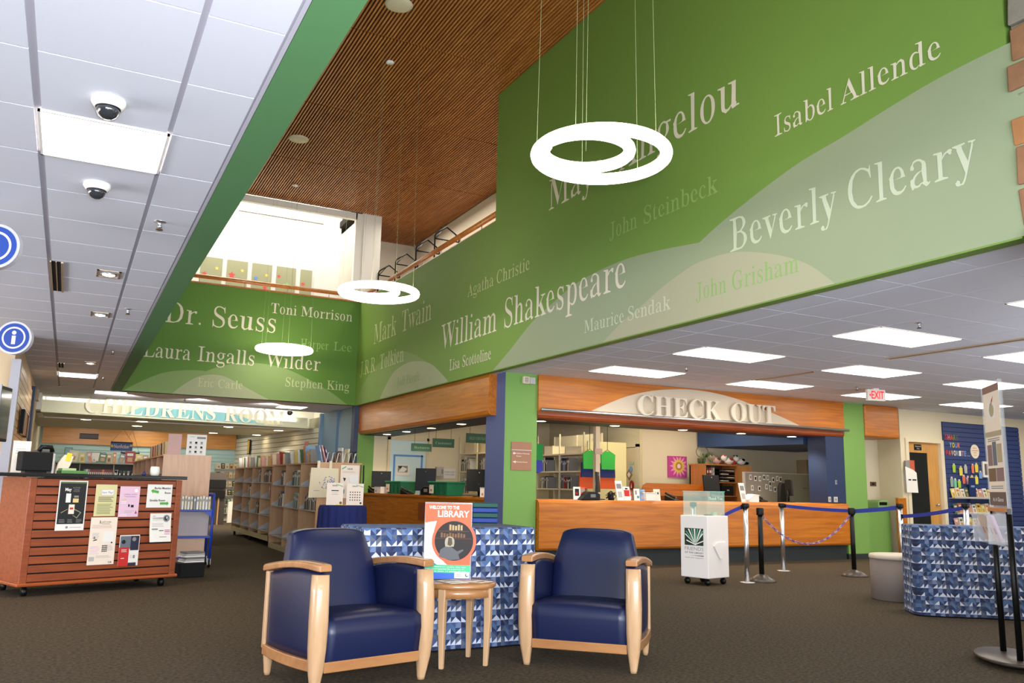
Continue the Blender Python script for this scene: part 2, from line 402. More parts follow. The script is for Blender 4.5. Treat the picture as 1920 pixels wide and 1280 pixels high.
def text_on(mb, s, fn, x, y, w=None, h=.1, mt=None, style='sans', depth=0, d0=0, align='l', spacing=1.0):
    """adds lettering to mb; fn(u,v,d)->xyz; h = size of a capital (0.7 em)"""
    vs, fs, W = text2d(s, style, spacing); sc = h/.69; sx = (w/W) if w else sc
    if align == 'c': x -= W*sx/2
    if align == 'r': x -= W*sx
    if not depth: mb.add([fn(x+a*sx, y+b*sc, d0) for a, b in vs], fs, mt); return
    n = len(vs); V = [fn(x+a*sx, y+b*sc, d0) for a, b in vs]+[fn(x+a*sx, y+b*sc, d0+depth) for a, b in vs]
    cnt = {}
    for f in fs:
        for i in range(len(f)):
            a, b = f[i], f[(i+1) % len(f)]; cnt.setdefault((min(a, b), max(a, b)), []).append((a, b))
    F = [f for f in fs]+[tuple(i+n for i in f[::-1]) for f in fs]
    for e in cnt.values():
        if len(e) == 1: a, b = e[0]; F.append((b, a, a+n, b+n))
    mb.add(V, F, mt)
def letters(parent, s, fn, x, y, w, h, mt, depth, d0, style='serif'):
    """raised letters, each one a part of its own, spread over the width w"""
    gl = [(c, text2d(c, style)) if c != ' ' else (' ', None) for c in s]; sc = h/.69; gap = .07
    tot = sum((g[2] if g else .32)+gap for c, g in gl)-gap; sx = w/tot; p = 0
    for c, g in gl:
        if g:
            m_ = MB(); text_on(m_, c, fn, x+p*sx, y, g[2]*sx, h, mt, style, depth, d0); m_.build('letter', None, parent, world=True, recalc=False)
        p += (g[2] if g else .32)+gap

# ---------------------------------------------------------------- the setting
XW, YN, ZC, ZH, ZR = 5.6, 18.45, 2.95, 7.45, 5.32
floor_ = MB().box(-9, 24, -4.2, 31, -.1, 0); struct('floor', floor_, CARPET)

# low ceiling on the left with its grid and tiles
cl = struct('ceiling', MB().box(-9, .63, -4.2, 20.9, ZC+.008, ZC+.12), TILEG)
xs = [-3.865+.595*k for k in range(0, 8)]; xs = [x for x in xs if x > -3.9]
tile_me = None
light_tiles = {(-.294, 4.434), (-.294, 15.85)}
holes = set()
def tile(parent, x, y, dx, dy, gx, gy, name='ceiling_tile'):
    global tile_me
    k = (dx, dy)
    if tile_me is None: tile_me = {}
    if k not in tile_me:
        o = MB().box(gx/2, dx-gx/2, gy/2, dy-gy/2, ZC-.002, ZC+.012).build(name, TILE, parent); tile_me[k] = o.data
    else: o = bpy.data.objects.new(name, tile_me[k]); COL.objects.link(o); o.parent = parent
    o.location = (x, y, 0); return o
YT0 = 3.80
for j in range(-2, 27):
    y = YT0+.634*j
    for i, x in enumerate((-.889, -.294, .301)):
        if i == 1 and j in (1, 19): continue
        w = .595 if i < 2 else .31
        tile(cl, x, y, w, .634, .034 if i < 2 else .02, .010)
MB().box(-9, -.9, -4.2, 20.9, ZC-.001, ZC+.01).build('tile_field', TILE, cl)
MB().box(.612, .632, -4.2, YN, ZC-.004, ZC+.01).build('edge_trim', TILEG, cl)
# ceiling beyond the north band
cn = struct('ceiling', MB().box(.63, 6.0, YN+.001, 20.6, ZC, ZC+.12), TILE)
# low ceiling on the right
cr = struct('ceiling', MB().box(XW+.1, 24, 2.0, 11.75, ZC+.008, ZC+.12), TILEG)
P6 = .6667
rlights = [(7.453, 5.933), (6.787, 7.933), (6.787, 9.933), (9.453, 7.933), (9.453, 9.933), (12.12, 9.933), (12.12, 7.933), (14.787, 9.933), (10.12, 5.933), (7.453, 3.933), (14.787, 7.933), (12.787, 5.933), (17.453, 9.933), (17.453, 7.933)]
def covered(x, y): return any(lx-.01 < x+.1 < lx+1.33 and ly-.01 < y+.1 < ly+.66 for lx, ly in rlights)
for i in range(0, 18):
    for j in range(-2, 11):
        x, y = 6.12-P6+.0+P6*i, 4.6+P6*j
        if covered(x, y): continue
        if y > 10.9: continue
        if i == 0: tile(cr, 5.725, y, .395, P6, .010, .010)
        else: tile(cr, x, y, P6, P6, .010, .010)
MB().box(17.46, 24, 2.0, 11.7, ZC-.001, ZC+.01).box(5.7, 17.46, 2.0, 3.26, ZC-.001, ZC+.01).box(5.7, 17.46, 10.6+.667, 11.75, ZC-.001, ZC+.01).build('tile_field', TILE, cr)

# green bands round the tall space
ww = struct('wall_east', MB().box(XW, XW+.1, 11.45, YN+.15, ZC-.012, ZR).box(XW, XW+.12, 3.30, 11.45, ZC-.012, ZH), GREENW)
fnW = lambda u, v, d: (XW-d, -u, v)
def curve_fill(parent, name, pts, zb, mt, d, fn, below=True):
    poly = [(a, b) for a, b in pts]; poly = [(pts[0][0], zb)] + poly + [(pts[-1][0], zb)]
    return MB().prism(poly, fn, 0, d, mt).build(name, None, parent)
def sm(pts, n=5):   # catmull-rom smoothing
    out = []; P_ = [pts[0]]+list(pts)+[pts[-1]]
    for i in range(1, len(P_)-2):
        for k in range(n):
            t = k/n; a, b, c, d = P_[i-1], P_[i], P_[i+1], P_[i+2]
            out.append(tuple(.5*((2*b[j])+(-a[j]+c[j])*t+(2*a[j]-5*b[j]+4*c[j]-d[j])*t*t+(-a[j]+3*b[j]-3*c[j]+d[j])*t**3) for j in (0, 1)))
    return out+[pts[-1]]
neg = lambda pts: [(-a, b) for a, b in pts]
zb = ZC+.001
curve_fill(ww, 'mural_hill', sm(neg([(18.3, 2.97), (17.9, 3.36), (17.19, 3.64), (16.28, 3.82), (15.63, 3.82), (14.9, 3.66), (14.23, 3.44), (13.6, 3.16), (13.2, 2.96)])), zb, PALE4, .002, fnW)
curve_fill(ww, 'mural_hill', sm(neg([(16.7, 2.97), (16.0, 3.39), (15.18, 3.52), (14.41, 3.46), (13.86, 3.32), (13.34, 3.07), (13.15, 2.96)])), zb, PALE1, .003, fnW)
curve_fill(ww, 'mural_hill', sm(neg([(11.4, 2.96), (10.82, 3.21), (10.22, 3.49), (9.61, 3.67), (9.0, 3.82), (8.1, 3.88), (7.38, 3.84), (6.63, 3.75)]))+sm(neg([(6.61, 3.75), (6.37, 3.84), (6.05, 3.94), (5.61, 4.06), (5.2, 4.15), (4.72, 4.21), (4.28, 4.28), (3.79, 4.34), (3.2, 4.36), (2.0, 4.36)])), zb, PALE2, .002, fnW)
curve_fill(ww, 'mural_hill', sm(neg([(8.4, 2.96), (8.0, 3.14), (7.71, 3.23), (7.27, 3.39), (6.94, 3.48), (6.62, 3.54), (6.1, 3.52), (5.6, 3.38), (5.2, 3.2), (4.9, 2.96)])), zb, PALE3, .003, fnW)
def mural_text(parent, s, fn, u0, u1, z, cap, mt, style='thin'):
    m_ = MB(); text_on(m_, s, fn, u0, z, u1-u0, cap, mt, style, 0, .0042); return m_.build('lettering', None, parent, recalc=False)
for words, z, cap, mt in [
    ((('Maya', 9.76, 8.36), ('Angelou', 8.07, 5.97)), 5.005, .45, CREAMT), ((('Isabel', 5.51, 4.82), ('Allende', 4.74, 3.79)), 4.495, .215, CREAMT), ((('Beverly', 6.16, 4.83), ('Cleary', 4.72, 3.57)), 3.53, .34, CREAMS),
    ((('John', 8.27, 7.70), ('Steinbeck', 7.57, 6.31)), 4.205, .21, CREAMG), ((('John', 6.68, 6.22), ('Grisham', 6.14, 5.28)), 3.14, .19, GREENT), ((('Agatha', 12.43, 11.47), ('Christie', 11.36, 10.30)), 4.285, .21, CREAMF),
    ((('William', 13.50, 11.32), ('Shakespeare', 11.07, 7.93)), 3.545, .45, CREAMT), ((('Maurice', 8.83, 7.97), ('Sendak', 7.89, 7.10)), 3.13, .165, CREAMS), ((('Mark', 17.28, 15.87), ('Twain', 15.56, 14.0)), 4.18, .44, CREAMF),
    ((('J.R.R.', 18.16, 17.04), ('Tolkien', 16.80, 15.37)), 3.58, .32, CREAMF), ((('Lisa', 13.09, 12.67), ('Scottoline', 12.56, 11.49)), 3.135, .19, CREAMT), ((('Jodi', 15.70, 15.24), ('Picoult', 15.16, 14.48)), 3.11, .175, PALE4)]:
    m_ = MB()
    for w_, y0, y1 in words: text_on(m_, w_, fnW, -y0, z, y0-y1, cap, mt, 'thin', 0, .0042)
    m_.build('lettering', None, ww, recalc=False)

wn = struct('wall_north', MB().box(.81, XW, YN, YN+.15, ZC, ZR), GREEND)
fnN = lambda u, v, d: (u, YN-d, v)
curve_fill(wn, 'mural_hill', sm([(.86, 2.97), (1.2, 3.19), (1.56, 3.37), (1.94, 3.45), (2.31, 3.47), (2.6, 3.41), (3.02, 3.27), (3.45, 3.07), (3.7, 2.96)]), zb, PALE4, .002, fnN)
curve_fill(wn, 'mural_hill', sm([(2.0, 2.96), (2.12, 3.3), (2.46, 3.51), (2.86, 3.66), (3.26, 3.72), (3.69, 3.71), (4.12, 3.62), (4.57, 3.44), (5.04, 3.21), (5.42, 2.96)]), zb, PALE4, .0024, fnN)
curve_fill(wn, 'mural_hill', sm([(1.75, 2.96), (2.01, 3.2), (2.31, 3.37), (2.68, 3.4), (3.02, 3.27), (3.45, 3.07), (3.7, 2.96)]), zb, PALE1, .003, fnN)
for words, z, cap, mt in [((('Dr.', 1.46, 2.19), ('Seuss', 2.41, 3.73)), 4.42, .45, CREAMT), ((('Toni', 3.61, 4.17), ('Morrison', 4.27, 5.44)), 4.855, .23, CREAMT), ((('Laura', 1.14, 2.04), ('Ingalls', 2.18, 3.33), ('Wilder', 3.57, 4.77)), 3.665, .32, CREAMT),
    ((('Harper', 4.30, 4.93), ('Lee', 5.04, 5.46)), 4.155, .2, CREAMG), ((('Eric', 2.23, 2.54), ('Carle', 2.63, 3.13)), 3.14, .18, CREAMF), ((('Stephen', 4.02, 4.85), ('King', 4.94, 5.45)), 3.27, .2, CREAMF)]:
    m_ = MB()
    for w_, x0, x1 in words: text_on(m_, w_, fnN, x0, z, x1-x0, cap, mt, 'thin', 0, .0042)
    m_.build('lettering', None, wn, recalc=False)
wl = struct('wall_west', MB().box(.63, .81, -4.2, YN+.15, ZC-.004, ZH), GREENF)
# tall space: timber slat ceiling
ch = struct('ceiling', MB().box(-.2, 12, -4.2, 18.62, ZH+.05, ZH+.2).box(5.45, 12, 18.62, 21, ZH+.05, ZH+.2), GAPW)
sl = MB(); y_seams = [-1.6, 1.05, 3.1, 5.7, 8.2, 10.66, 13.27, 15.9, 18.46]
xs_ = [.80+.05*k for k in range(0, 142)]
for x in xs_:
    for a, b in zip(y_seams[:-1], y_seams[1:]):
        if x > 5.6 and b < 8.3: continue
        sl.box(x, x+.025, a+.018, b-.018, ZH, ZH+.045)
for x in [5.8+.05*k for k in range(0, 40)]: sl.box(x, x+.025, 18.47, 20.5, ZH, ZH+.045)
o = sl.build('ceiling_slat', SLATW, ch); o['kind'] = 'stuff'
# walls that close the room behind and beside the view
struct('wall_south', MB().box(-9, 24, -4.35, -4.2, 0, ZH+.2), WHITE)
struct('wall_left', MB().box(-9.15, -9, -4.2, 8, 0, ZC+.1).box(-9, -.70, 11.9, 12.0, 0, ZC+.05), TAN)
struct('wall_right', MB().box(24, 24.1, -4.2, 12, 0, ZC+.1), CREAM)
struct('wall_right', MB().box(7.0, 24, 1.9, 2.0, 0, ZC+.02), CREAM)
struct('wall_right', MB().box(5.9, 6.0, -4.2, 1.6, 0, ZH), CREAM)
o = struct('window_1', MB().box(-6.5, 6.4, -4.19, -4.16, .2, 3.0), DARKGL)

# stone pier on the right, in line with the green wall
st = struct('wall_stone', MB().box(5.63, 7.0, 1.6, 3.27, 0, ZH), mat('mortar', (150, 136, 118), .95, bump=.6, bscale=120))
stm = [mat('stone_rust', (168, 116, 72), .9, noise=.25, nscale=9, bump=.9, bscale=60), mat('stone_brown', (146, 104, 74), .9, noise=.3, nscale=8, bump=.9, bscale=50), mat('stone_grey', (134, 126, 114), .9, noise=.3, nscale=8, bump=.9, bscale=60), mat('stone_buff', (178, 138, 94), .9, noise=.25, nscale=10, bump=.9, bscale=60)]
z = .05; rr = random.Random(3); k = 0
while z < 7.3:
    h = rr.uniform(.17, .30); y = 3.275+rr.uniform(-.02, .02)
    while y > 1.75:
        w = min(rr.uniform(.25, .55), y-1.6); x0 = 5.585+rr.uniform(-.015, .015); b_ = MB()
        j = lambda: rr.uniform(-.012, .012)
        b_.hexa([(x0+j(), y+j(), z+.012+j()), (x0+j(), y-w+.03+j(), z+.012+j()), (5.8, y-w+.03, z+.012), (5.8, y-.02, z+.012), (x0+j(), y+j(), z+h-.012+j()), (x0+j(), y-w+.03+j(), z+h-.012+j()), (5.8, y-w+.03, z+h-.012), (5.8, y-.02, z+h-.012)])
        b_.build('stone', stm[(k*5+(k//3)) % 4], st, bevel=.012); y -= w; k += 1
    z += h; k += 1

# balcony rails
fnid = lambda p: p
def rail(name, a, b, label, posts, wood_h=.085):
    A, B = Vector(a), Vector(b); d = (B-A); t = thing(name, a, math.atan2(d.y, d.x), label, 'railing')
    L = d.length
    MB().tube([(0, 0, .155), (L, 0, .155)], .045, None, 12).build('handrail', RAILW, t)
    MB().box(0, L, -.03, .09, 0, .03).build('cap_board', RAILW, t)
    for p in posts: MB().tube([(p, .03, .03), (p, .03, .14)], .009, None, 6).build('post', STEEL, t)
rail('balcony_rail', (.81, YN-.0, ZR), (XW, YN-.0, ZR), 'timber handrail on short posts along the green wall under the bright upper room', [.35+.93*k for k in range(6)])
rail('balcony_rail', (XW+.05, YN, ZR), (XW+.05, 11.5, ZR), 'timber handrail rising along the long green wall beside black rack hoops', [.3+.86*k for k in range(8)])

# upper storey
us = struct('wall_upper', MB().box(.81, 5.45, 18.5, 18.62, 7.3, ZH).box(5.42, 5.6, 18.5, 18.62, ZR, ZH).box(5.6, 6.03, 18.46, 19.0, ZR, ZH+.05), WHITE)
struct('floor_upper', MB().box(.81, 5.6, YN+.15, 20.2, ZR-.25, ZR-.05).box(XW+.1, 7.7, 11.45, 20.6, ZR-.25, ZR-.05), GREY)
wu = struct('wall_upper', MB().box(.5, 5.5, 20, 20.1, ZR-.1, 8.3), WHITE)
struct('wall_upper', MB().box(5.5, 5.56, 18.62, 20.1, ZR-.1, 7.33), mat('upper_grey', (206, 198, 186), .7))
struct('wall_upper', MB().box(.4, .5, 18.6, 20.1, ZR-.1, 8.3), WHITE)
struct('ceiling_upper', MB().box(.4, 5.6, 18.6, 20.1, 8.3, 8.4), WHITE)
struct('wall_upper', MB().box(5.6, 7.7, 20.42, 20.5, ZR-.1, ZH+.05).box(7.6, 7.7, 11.3, 20.5, ZR-.1, ZH+.05).box(5.9, 7.7, 11.3, 11.45, ZC+.1, ZH), mat('upper_wall', (222, 210, 190), .7))
area('upper_room_lamp', (3.0, 19.3, 8.25), (radians(12), 0, 0), 4.4, 1.0, 140, (1, .97, .88))
area('upper_corridor_lamp', (6.7, 15.5, 7.3), (0, 0, 0), .8, 7, 55, (1, .92, .8))
vt = thing('air_vent', (4.02, 19.995, 7.53), 0, 'long slotted white air grille high on the bright upper wall', 'vent')
MB().box(-1.02, 1.02, -.012, 0, 0, .2).build('backing', mat('vent_shadow', (120, 116, 96), .8), vt)
for k in range(6): MB().box(-1.02, 1.02, -.03, -.008, .004+.034*k, .024+.034*k).build('slat', WHITE, vt)
star_m = [mat('star_red', (238, 84, 84), .7), mat('star_yellow', (246, 214, 110), .7), mat('star_blue', (110, 150, 214), .7), mat('star_green', (150, 214, 130), .7)]
for i, (x0, x1, stars) in enumerate([(2.26, 2.74, [(.1, .55, .06, 0), (.36, .72, .05, 1)]), (2.84, 3.31, [(.12, .6, .085, 0), (.35, .74, .05, 1), (.2, .3, .04, 1)]), (3.41, 3.87, [(.1, .6, .06, 2), (.34, .7, .05, 1), (.32, .38, .06, 0)]), (3.98, 4.44, [(.06, .72, .05, 0), (.26, .5, .1, 3)]), (4.55, 4.83, [(.07, .6, .055, 0)])]):
    w_ = struct('window_%d' % (i+2), MB().box(x0, x1, 19.985, 20.0, ZR+.02, 6.31), mat('upper_pane', (168, 166, 132), .4))
    for sx_, sz, r_, c_ in stars:
        pl = []
        for q in range(10):
            a = pi/2+q*pi/5; rr_ = r_ if q % 2 == 0 else r_*.5; pl.append((x0+sx_+rr_*cos(a), 5.38+sz*.95+rr_*sin(a)))
        MB().prism(pl, lambda u, v, d: (u, 19.985-d, v), 0, .004, star_m[c_]).build('star', None, w_)
# black tubular hoops on the balcony
def hoop(loc, label):
    t = thing('rack_hoop', loc, 0, label, 'rack', 'black hoop racks on the balcony')
    W_, H_ = .52, 1.12
    MB().tube([(0, 0, 0), (0, 0, H_-.13), (.02, 0, H_-.07), (.08, 0, H_-.02), (W_*.48, 0, H_+.1)], .016).build('post', BLACK, t)
    MB().tube([(W_*.48, 0, H_+.1), (W_-.08, 0, H_-.02), (W_-.02, 0, H_-.07), (W_, 0, H_-.13), (W_, 0, 0)], .016).build('post', BLACK, t)
    MB().tube([(0, 0, H_-.17), (W_, 0, H_-.17)], .014).build('crossbar', BLACK, t)
    MB().tube([(.01, 0, H_-.17), (W_*.48, .25, H_+.09)], .010).build('brace', BLACK, t)
    return t
for i, (y, lb) in enumerate([(14.98, 'black tubular rack hoop nearest the green wall end, first of four'), (16.0, 'second black tubular rack hoop behind the balcony rail'), (17.25, 'third black tubular rack hoop behind the balcony rail'), (18.42, 'fourth black tubular rack hoop, beside the white pillar')]):
    hoop((6.0, y, 5.07+.0), lb)

# structural columns
c1 = struct('column', MB().box(5.84, 6.40, 11.45, 12.1, .0, ZC, None), GREENC)
MB().box(5.836, 5.84, 11.452, 12.1, .1, ZC).build('panel', SLATE, c1)
MB().box(5.83, 6.41, 11.44, 12.1, 0, .1).build('baseboard', DARK, c1)
c2 = struct('column', MB().box(13.14, 13.72, 11.45, 12.2, 0, ZC), GREENC)
MB().box(13.13, 13.73, 11.44, 12.2, 0, .1).build('baseboard', DARK, c2)
struct('wall_blue', MB().box(12.66, 13.14, 11.46, 11.9, 1.035, 2.3), NAVY)
struct('wall_green', MB().box(5.7, 6.08, 18.4, 18.6, 0, 2.95), GREENC)

# timber fascias
def fascia_x(name, x0, x1, y, z0, z1, th, mt, parent=None):
    m_ = MB(); r = .06
    prof = [(y+th, z1), (y, z1), (y, z0+r), (y+.02, z0+.02), (y+r, z0), (y+th, z0)]
    m_.prism(prof, lambda a, b, d: (d, a, b), x0, x1); o = m_.build(name, mt, parent); 
    return o
hd = thing('checkout_fascia', (9.77, 11.4, 2.27), 0, 'long polished timber fascia over the checkout opening with raised lettering and steel rail', 'fascia')
m_ = MB(); m_.box(6.40, 13.13, 11.41, 11.55, 2.385, 2.949); m_.build('board', ORANGE, hd, world=True)
m_ = MB(); prof = [(11.42, 2.385), (11.42, 2.32), (11.44, 2.285), (11.48, 2.27), (11.6, 2.27), (11.6, 2.385)]
m_.prism(prof, lambda a, b, d: (d, a, b), 6.40, 13.13); m_.build('lower_board', CHERRY, hd, world=True)  # shade below the rail is put into this darker wood colour
MB().tube([(6.42, 11.35, 2.405), (13.17, 11.35, 2.405)], .026, None, 12).build('rail', STEEL, hd, world=True)
arc = [(7.35, 2.43), (7.7, 2.58), (8.1, 2.73), (8.6, 2.85), (9.1, 2.91), (9.5, 2.925), (10.0, 2.895), (10.5, 2.82), (11.0, 2.70), (11.5, 2.57), (11.97, 2.43)]
MB().prism(sm(arc), lambda u, v, d: (u, 11.41-d, v), 0, .012, mat('sign_panel', (206, 192, 170), .6)).build('sign_panel', None, hd, world=True)
letters(hd, 'CHECK OUT', lambda u, v, d: (u, 11.39-d, v), 8.24, 2.425, 3.04, .33, mat('sign_letter', (220, 210, 190), .45), .035, .03)
struct('soffit', MB().box(6.40, 12.66, 11.6, 12.3, 2.275, 2.4), mat('soffit_navy', (34, 36, 62), .5))
f2 = thing('side_fascia', (5.7, 15, 2.3), 0, 'polished timber fascia under the green wall over the side service opening', 'fascia')
m_ = MB(); prof = [(.14, 2.949), (0, 2.949), (0, 2.37), (.02, 2.32), (.06, 2.3), (.14, 2.3)]
m_.prism(prof, lambda a, b, d: (5.7+a, d, b), 11.75, 18.4); m_.build('board', ORANGEV, f2, world=True)
struct('soffit', MB().box(5.84, 6.5, 12.1, 18.4, 2.29, 2.4), MATS['soffit_navy'])
f3 = thing('alcove_fascia', (14.2, 11.4, 2.3), 0, 'short timber box fascia above the alcove right of the green column', 'fascia')
m_ = MB(); m_.box(13.725, 14.70, 11.41, 12.1, 2.31, 2.949); m_.build('board', ORANGE, f3, world=True, bevel=.04)
def recessed(x, y, z, label, r=.085, grp=None):
    t = thing('downlight', (x, y, z), 0, label, 'light', grp)
    MB().lathe([(r+.02, 0), (r+.02, -.006), (r, -.006), (r, .0)], None, 20).build('ring', STEEL, t)
    MB().lathe([(r, -.004), (r*.98, -.007)], None, 20).build('lamp', LSPOT, t)
    return t
for i, x in enumerate((6.75, 8.2, 9.66, 11.02, 12.3)):
    recessed(x, 11.95, 2.275, 'round downlight in the navy soffit over the checkout counter, %s from the green column' % NTH[i], .08, 'downlights over the checkout counter')
    spot('counter_spot', (x, 11.8, 2.2), 38, (1, .86, .64), 2.1)
for i, y in enumerate((17.6, 16.4, 15.05, 13.65)):
    recessed(6.1, y, 2.29, 'round downlight under the side fascia, %s from the far green end' % NTH[i], .08, 'downlights over the side counter')
    spot('side_spot', (6.1, y, 2.2), 26, (1, .86, .64), 2.1)

# checkout counters
ct = thing('checkout_counter', (9.7, 11.6, 0), 0, 'long rounded timber checkout counter between the two green columns', 'counter')
m_ = MB(); prof = [(11.9, .27), (11.38, .27), (11.36, .3), (11.36, .93), (11.375, .985), (11.41, 1.02), (11.47, 1.03), (11.9, 1.03)]
m_.prism(prof, lambda a, b, d: (d, a, b), 6.41, 13.12); m_.build('counter_front', ORANGE, ct, world=True)
MB().box(6.41, 13.1, 11.47, 11.9, 0, .27).build('kick_base', DARK, ct, world=True)
MB().box(6.41, 13.05, 11.9, 12.3, .98, 1.02).build('work_surface', ORANGE, ct, world=True)
sc_ = thing('side_counter', (6.1, 15, 0), 0, 'angled timber service counter under the side fascia, behind the blue cloth table', 'counter')
def Lq(y, o): # front line from (5.78,18.3) to (6.45,12.6)
    return 5.80+(18.3-y)*.118+o
m_ = MB(); m_.hexa([(Lq(18.3, 0), 18.3, .2), (Lq(18.3, .5), 18.3, .2), (Lq(12.3, .5), 12.3, .2), (Lq(12.3, 0), 12.3, .2), (Lq(18.3, 0), 18.3, .98), (Lq(18.3, .5), 18.3, .98), (Lq(12.3, .5), 12.3, .98), (Lq(12.3, 0), 12.3, .98)]); m_.build('counter_front', ORANGEV, sc_, world=True)
m_ = MB(); m_.hexa([(Lq(18.3, -.03), 18.3, .98), (Lq(18.3, .6), 18.3, .98), (Lq(12.3, .6), 12.3, .98), (Lq(12.3, -.03), 12.3, .98), (Lq(18.3, -.03), 18.3, 1.02), (Lq(18.3, .6), 18.3, 1.02), (Lq(12.3, .6), 12.3, 1.02), (Lq(12.3, -.03), 12.3, 1.02)]); m_.build('countertop', ORANGEV, sc_, world=True)
m_ = MB(); m_.hexa([(Lq(18.3, .04), 18.3, 0), (Lq(18.3, .5), 18.3, 0), (Lq(12.3, .5), 12.3, 0), (Lq(12.3, .04), 12.3, 0), (Lq(18.3, .04), 18.3, .2), (Lq(18.3, .5), 18.3, .2), (Lq(12.3, .5), 12.3, .2), (Lq(12.3, .04), 12.3, .2)]); m_.build('kick_base', DARK, sc_, world=True)
def slotpanel(y0, y1, z0, z1): # recessed return slots on the front
    m_ = MB(); m_.hexa([(Lq(y0, -.012), y0, z0), (Lq(y0, .01), y0, z0), (Lq(y1, .01), y1, z0), (Lq(y1, -.012), y1, z0), (Lq(y0, -.012), y0, z1), (Lq(y0, .01), y0, z1), (Lq(y1, .01), y1, z1), (Lq(y1, -.012), y1, z1)]); return m_
slotpanel(15.6, 14.9, .55, .88).build('return_slot', CHERRY, sc_, world=True)
slotpanel(14.6, 13.95, .86, .90).build('return_slot', BRONZE, sc_, world=True)
slotpanel(13.6, 13.1, .86, .90).build('return_slot', BRONZE, sc_, world=True)

# office behind the counters
struct('wall_office', MB().box(6.08, 10.65, 18.4, 18.6, 0, 3.1), CREAM)
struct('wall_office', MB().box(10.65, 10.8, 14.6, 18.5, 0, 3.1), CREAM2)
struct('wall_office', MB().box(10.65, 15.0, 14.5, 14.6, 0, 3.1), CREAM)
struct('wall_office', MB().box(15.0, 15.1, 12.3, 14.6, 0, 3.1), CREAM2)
spot('office_fill_spot', (13.6, 13.2, 2.1), 45, (1, .9, .74), 2.6, .2)  # added spot without a fixture, fills the space under the bulkhead
struct('ceiling_office', MB().box(5.84, 15.1, 12.2, 18.6, 2.80, 2.85), WHITE)
bk = struct('bulkhead', MB().prism([(12.08, 14.45), (12.6, 11.95), (13.1, 11.95), (13.1, 12.35), (14.98, 12.35), (14.98, 14.45)], lambda u, v, d: (u, v, d), 2.14, 2.8), BLUE)
for i, (x, y) in enumerate([(7.4, 16.4), (9.4, 14.6), (9.3, 12.9), (11.3, 13.3)]):  # glowing panels added to light the office interior
    z_ = 2.80 if i < 4 else 2.14
    t = thing('office_fill_panel', (x, y, z_), 0, 'added fill panel on the office ceiling behind the counters, %s from the side opening' % NTH[i], 'light', 'added office fill panels')
    MB().box(-.6, .6, -.3, .3, -.012, -.001).build('diffuser', mat('office_fill_glow', (255, 246, 222), .5, emit=5.0, ecol=(255, 240, 205)), t)
    MB().box(-.63, .63, -.33, -.3, -.016, 0).box(-.63, .63, .3, .33, -.016, 0).box(-.63, -.6, -.3, .3, -.016, 0).box(.6, .63, -.3, .3, -.016, 0).build('frame', WHITE, t)

# alcove and the cream wall on the right
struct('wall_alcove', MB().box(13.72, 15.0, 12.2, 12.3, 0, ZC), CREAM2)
wc = struct('wall_back_right', MB().box(15.0, 15.16, 11.65, 12.3, 0, ZC+.02).box(16.3, 24, 11.65, 11.8, 0, ZC+.02).box(15.16, 16.3, 11.65, 11.8, 2.36, ZC+.02), CREAM)
struct('baseboard_right', MB().box(13.73, 15.0, 12.17, 12.2, 0, .12), DARK)
dr = thing('door_3', (15.72, 11.7, 0), 0); dr['kind'] = 'structure'
MB().box(15.13, 15.22, 11.62, 11.78, 0, 2.36).build('door_frame', CREAM, dr, world=True)
MB().box(16.22, 16.32, 11.62, 11.78, 0, 2.36).build('door_frame', CREAM, dr, world=True)
MB().box(15.22, 16.22, 11.62, 11.78, 2.29, 2.36).build('door_frame', CREAM, dr, world=True)
m_ = MB(); m_.box(15.23, 16.21, 11.70, 11.74, 2.08, 2.29).box(15.23, 15.31, 11.70, 11.74, 0, 2.08).box(15.88, 16.21, 11.70, 11.74, 0, 2.08).box(15.31, 15.88, 11.70, 11.74, 0, .3); m_.build('door_leaf', OAK, dr, world=True)
MB().box(15.31, 15.88, 11.71, 11.73, .3, 2.08).build('pane', DARKGL, dr, world=True)
m_ = MB(); m_.tube([(16.08, 11.70, 1.05), (16.08, 11.64, 1.05)], .02); m_.lathe([(.001, 0), (.035, .005), (.035, .03), (.02, .04)], None, 16, (0, 0)); 
m_ = MB(); m_.tube([(16.07, 11.70, 1.02), (16.07, 11.66, 1.02)], .015).tube([(16.07, 11.66, 1.02), (16.07, 11.625, 1.02)], [.03, .026]); m_.build('door_handle', CHROME, dr, world=True)
m_ = MB(); m_.box(15.48, 15.70, 11.69, 11.699, 2.13, 2.25, BLACK); text_on(m_, 'Friends of', lambda u, v, d: (u, 11.688, v), 15.59, 2.195, .17, .03, WHITE, align='c'); text_on(m_, 'Area', lambda u, v, d: (u, 11.688, v), 15.59, 2.15, .08, .03, WHITE, align='c'); m_.build('door_plate', None, dr, world=True, recalc=False)

# children's room
ss = .66/5.55
def SY(x): return 20.75+(x+.65)*.19
sg = thing('childrens_sign', (2.4, 21.3, 2.6), 0, 'cream lettered signboard over the opening to the children\'s area', 'sign')
m_ = MB(); m_.hexa([(-.68, SY(-.68), 2.63), (5.42, SY(5.42), 2.63), (5.42, SY(5.42)+.25, 2.63), (-.68, SY(-.68)+.25, 2.63), (-.68, SY(-.68), 2.87), (5.42, SY(5.42), 2.87), (5.42, SY(5.42)+.25, 2.87), (-.68, SY(-.68)+.25, 2.87)]); m_.build('board', mat('sign_cream', (222, 220, 190), .6), sg, world=True)
m_ = MB(); m_.hexa([(-.72, SY(-.7)-.05, 2.60), (5.46, SY(5.46)-.05, 2.60), (5.46, SY(5.46)+.3, 2.60), (-.72, SY(-.7)+.3, 2.60), (-.72, SY(-.7)-.05, 2.63), (5.46, SY(5.46)-.05, 2.63), (5.46, SY(5.46)+.3, 2.63), (-.72, SY(-.7)+.3, 2.63)]); m_.build('ledge', mat('sign_cream', (222, 220, 190)), sg, world=True)
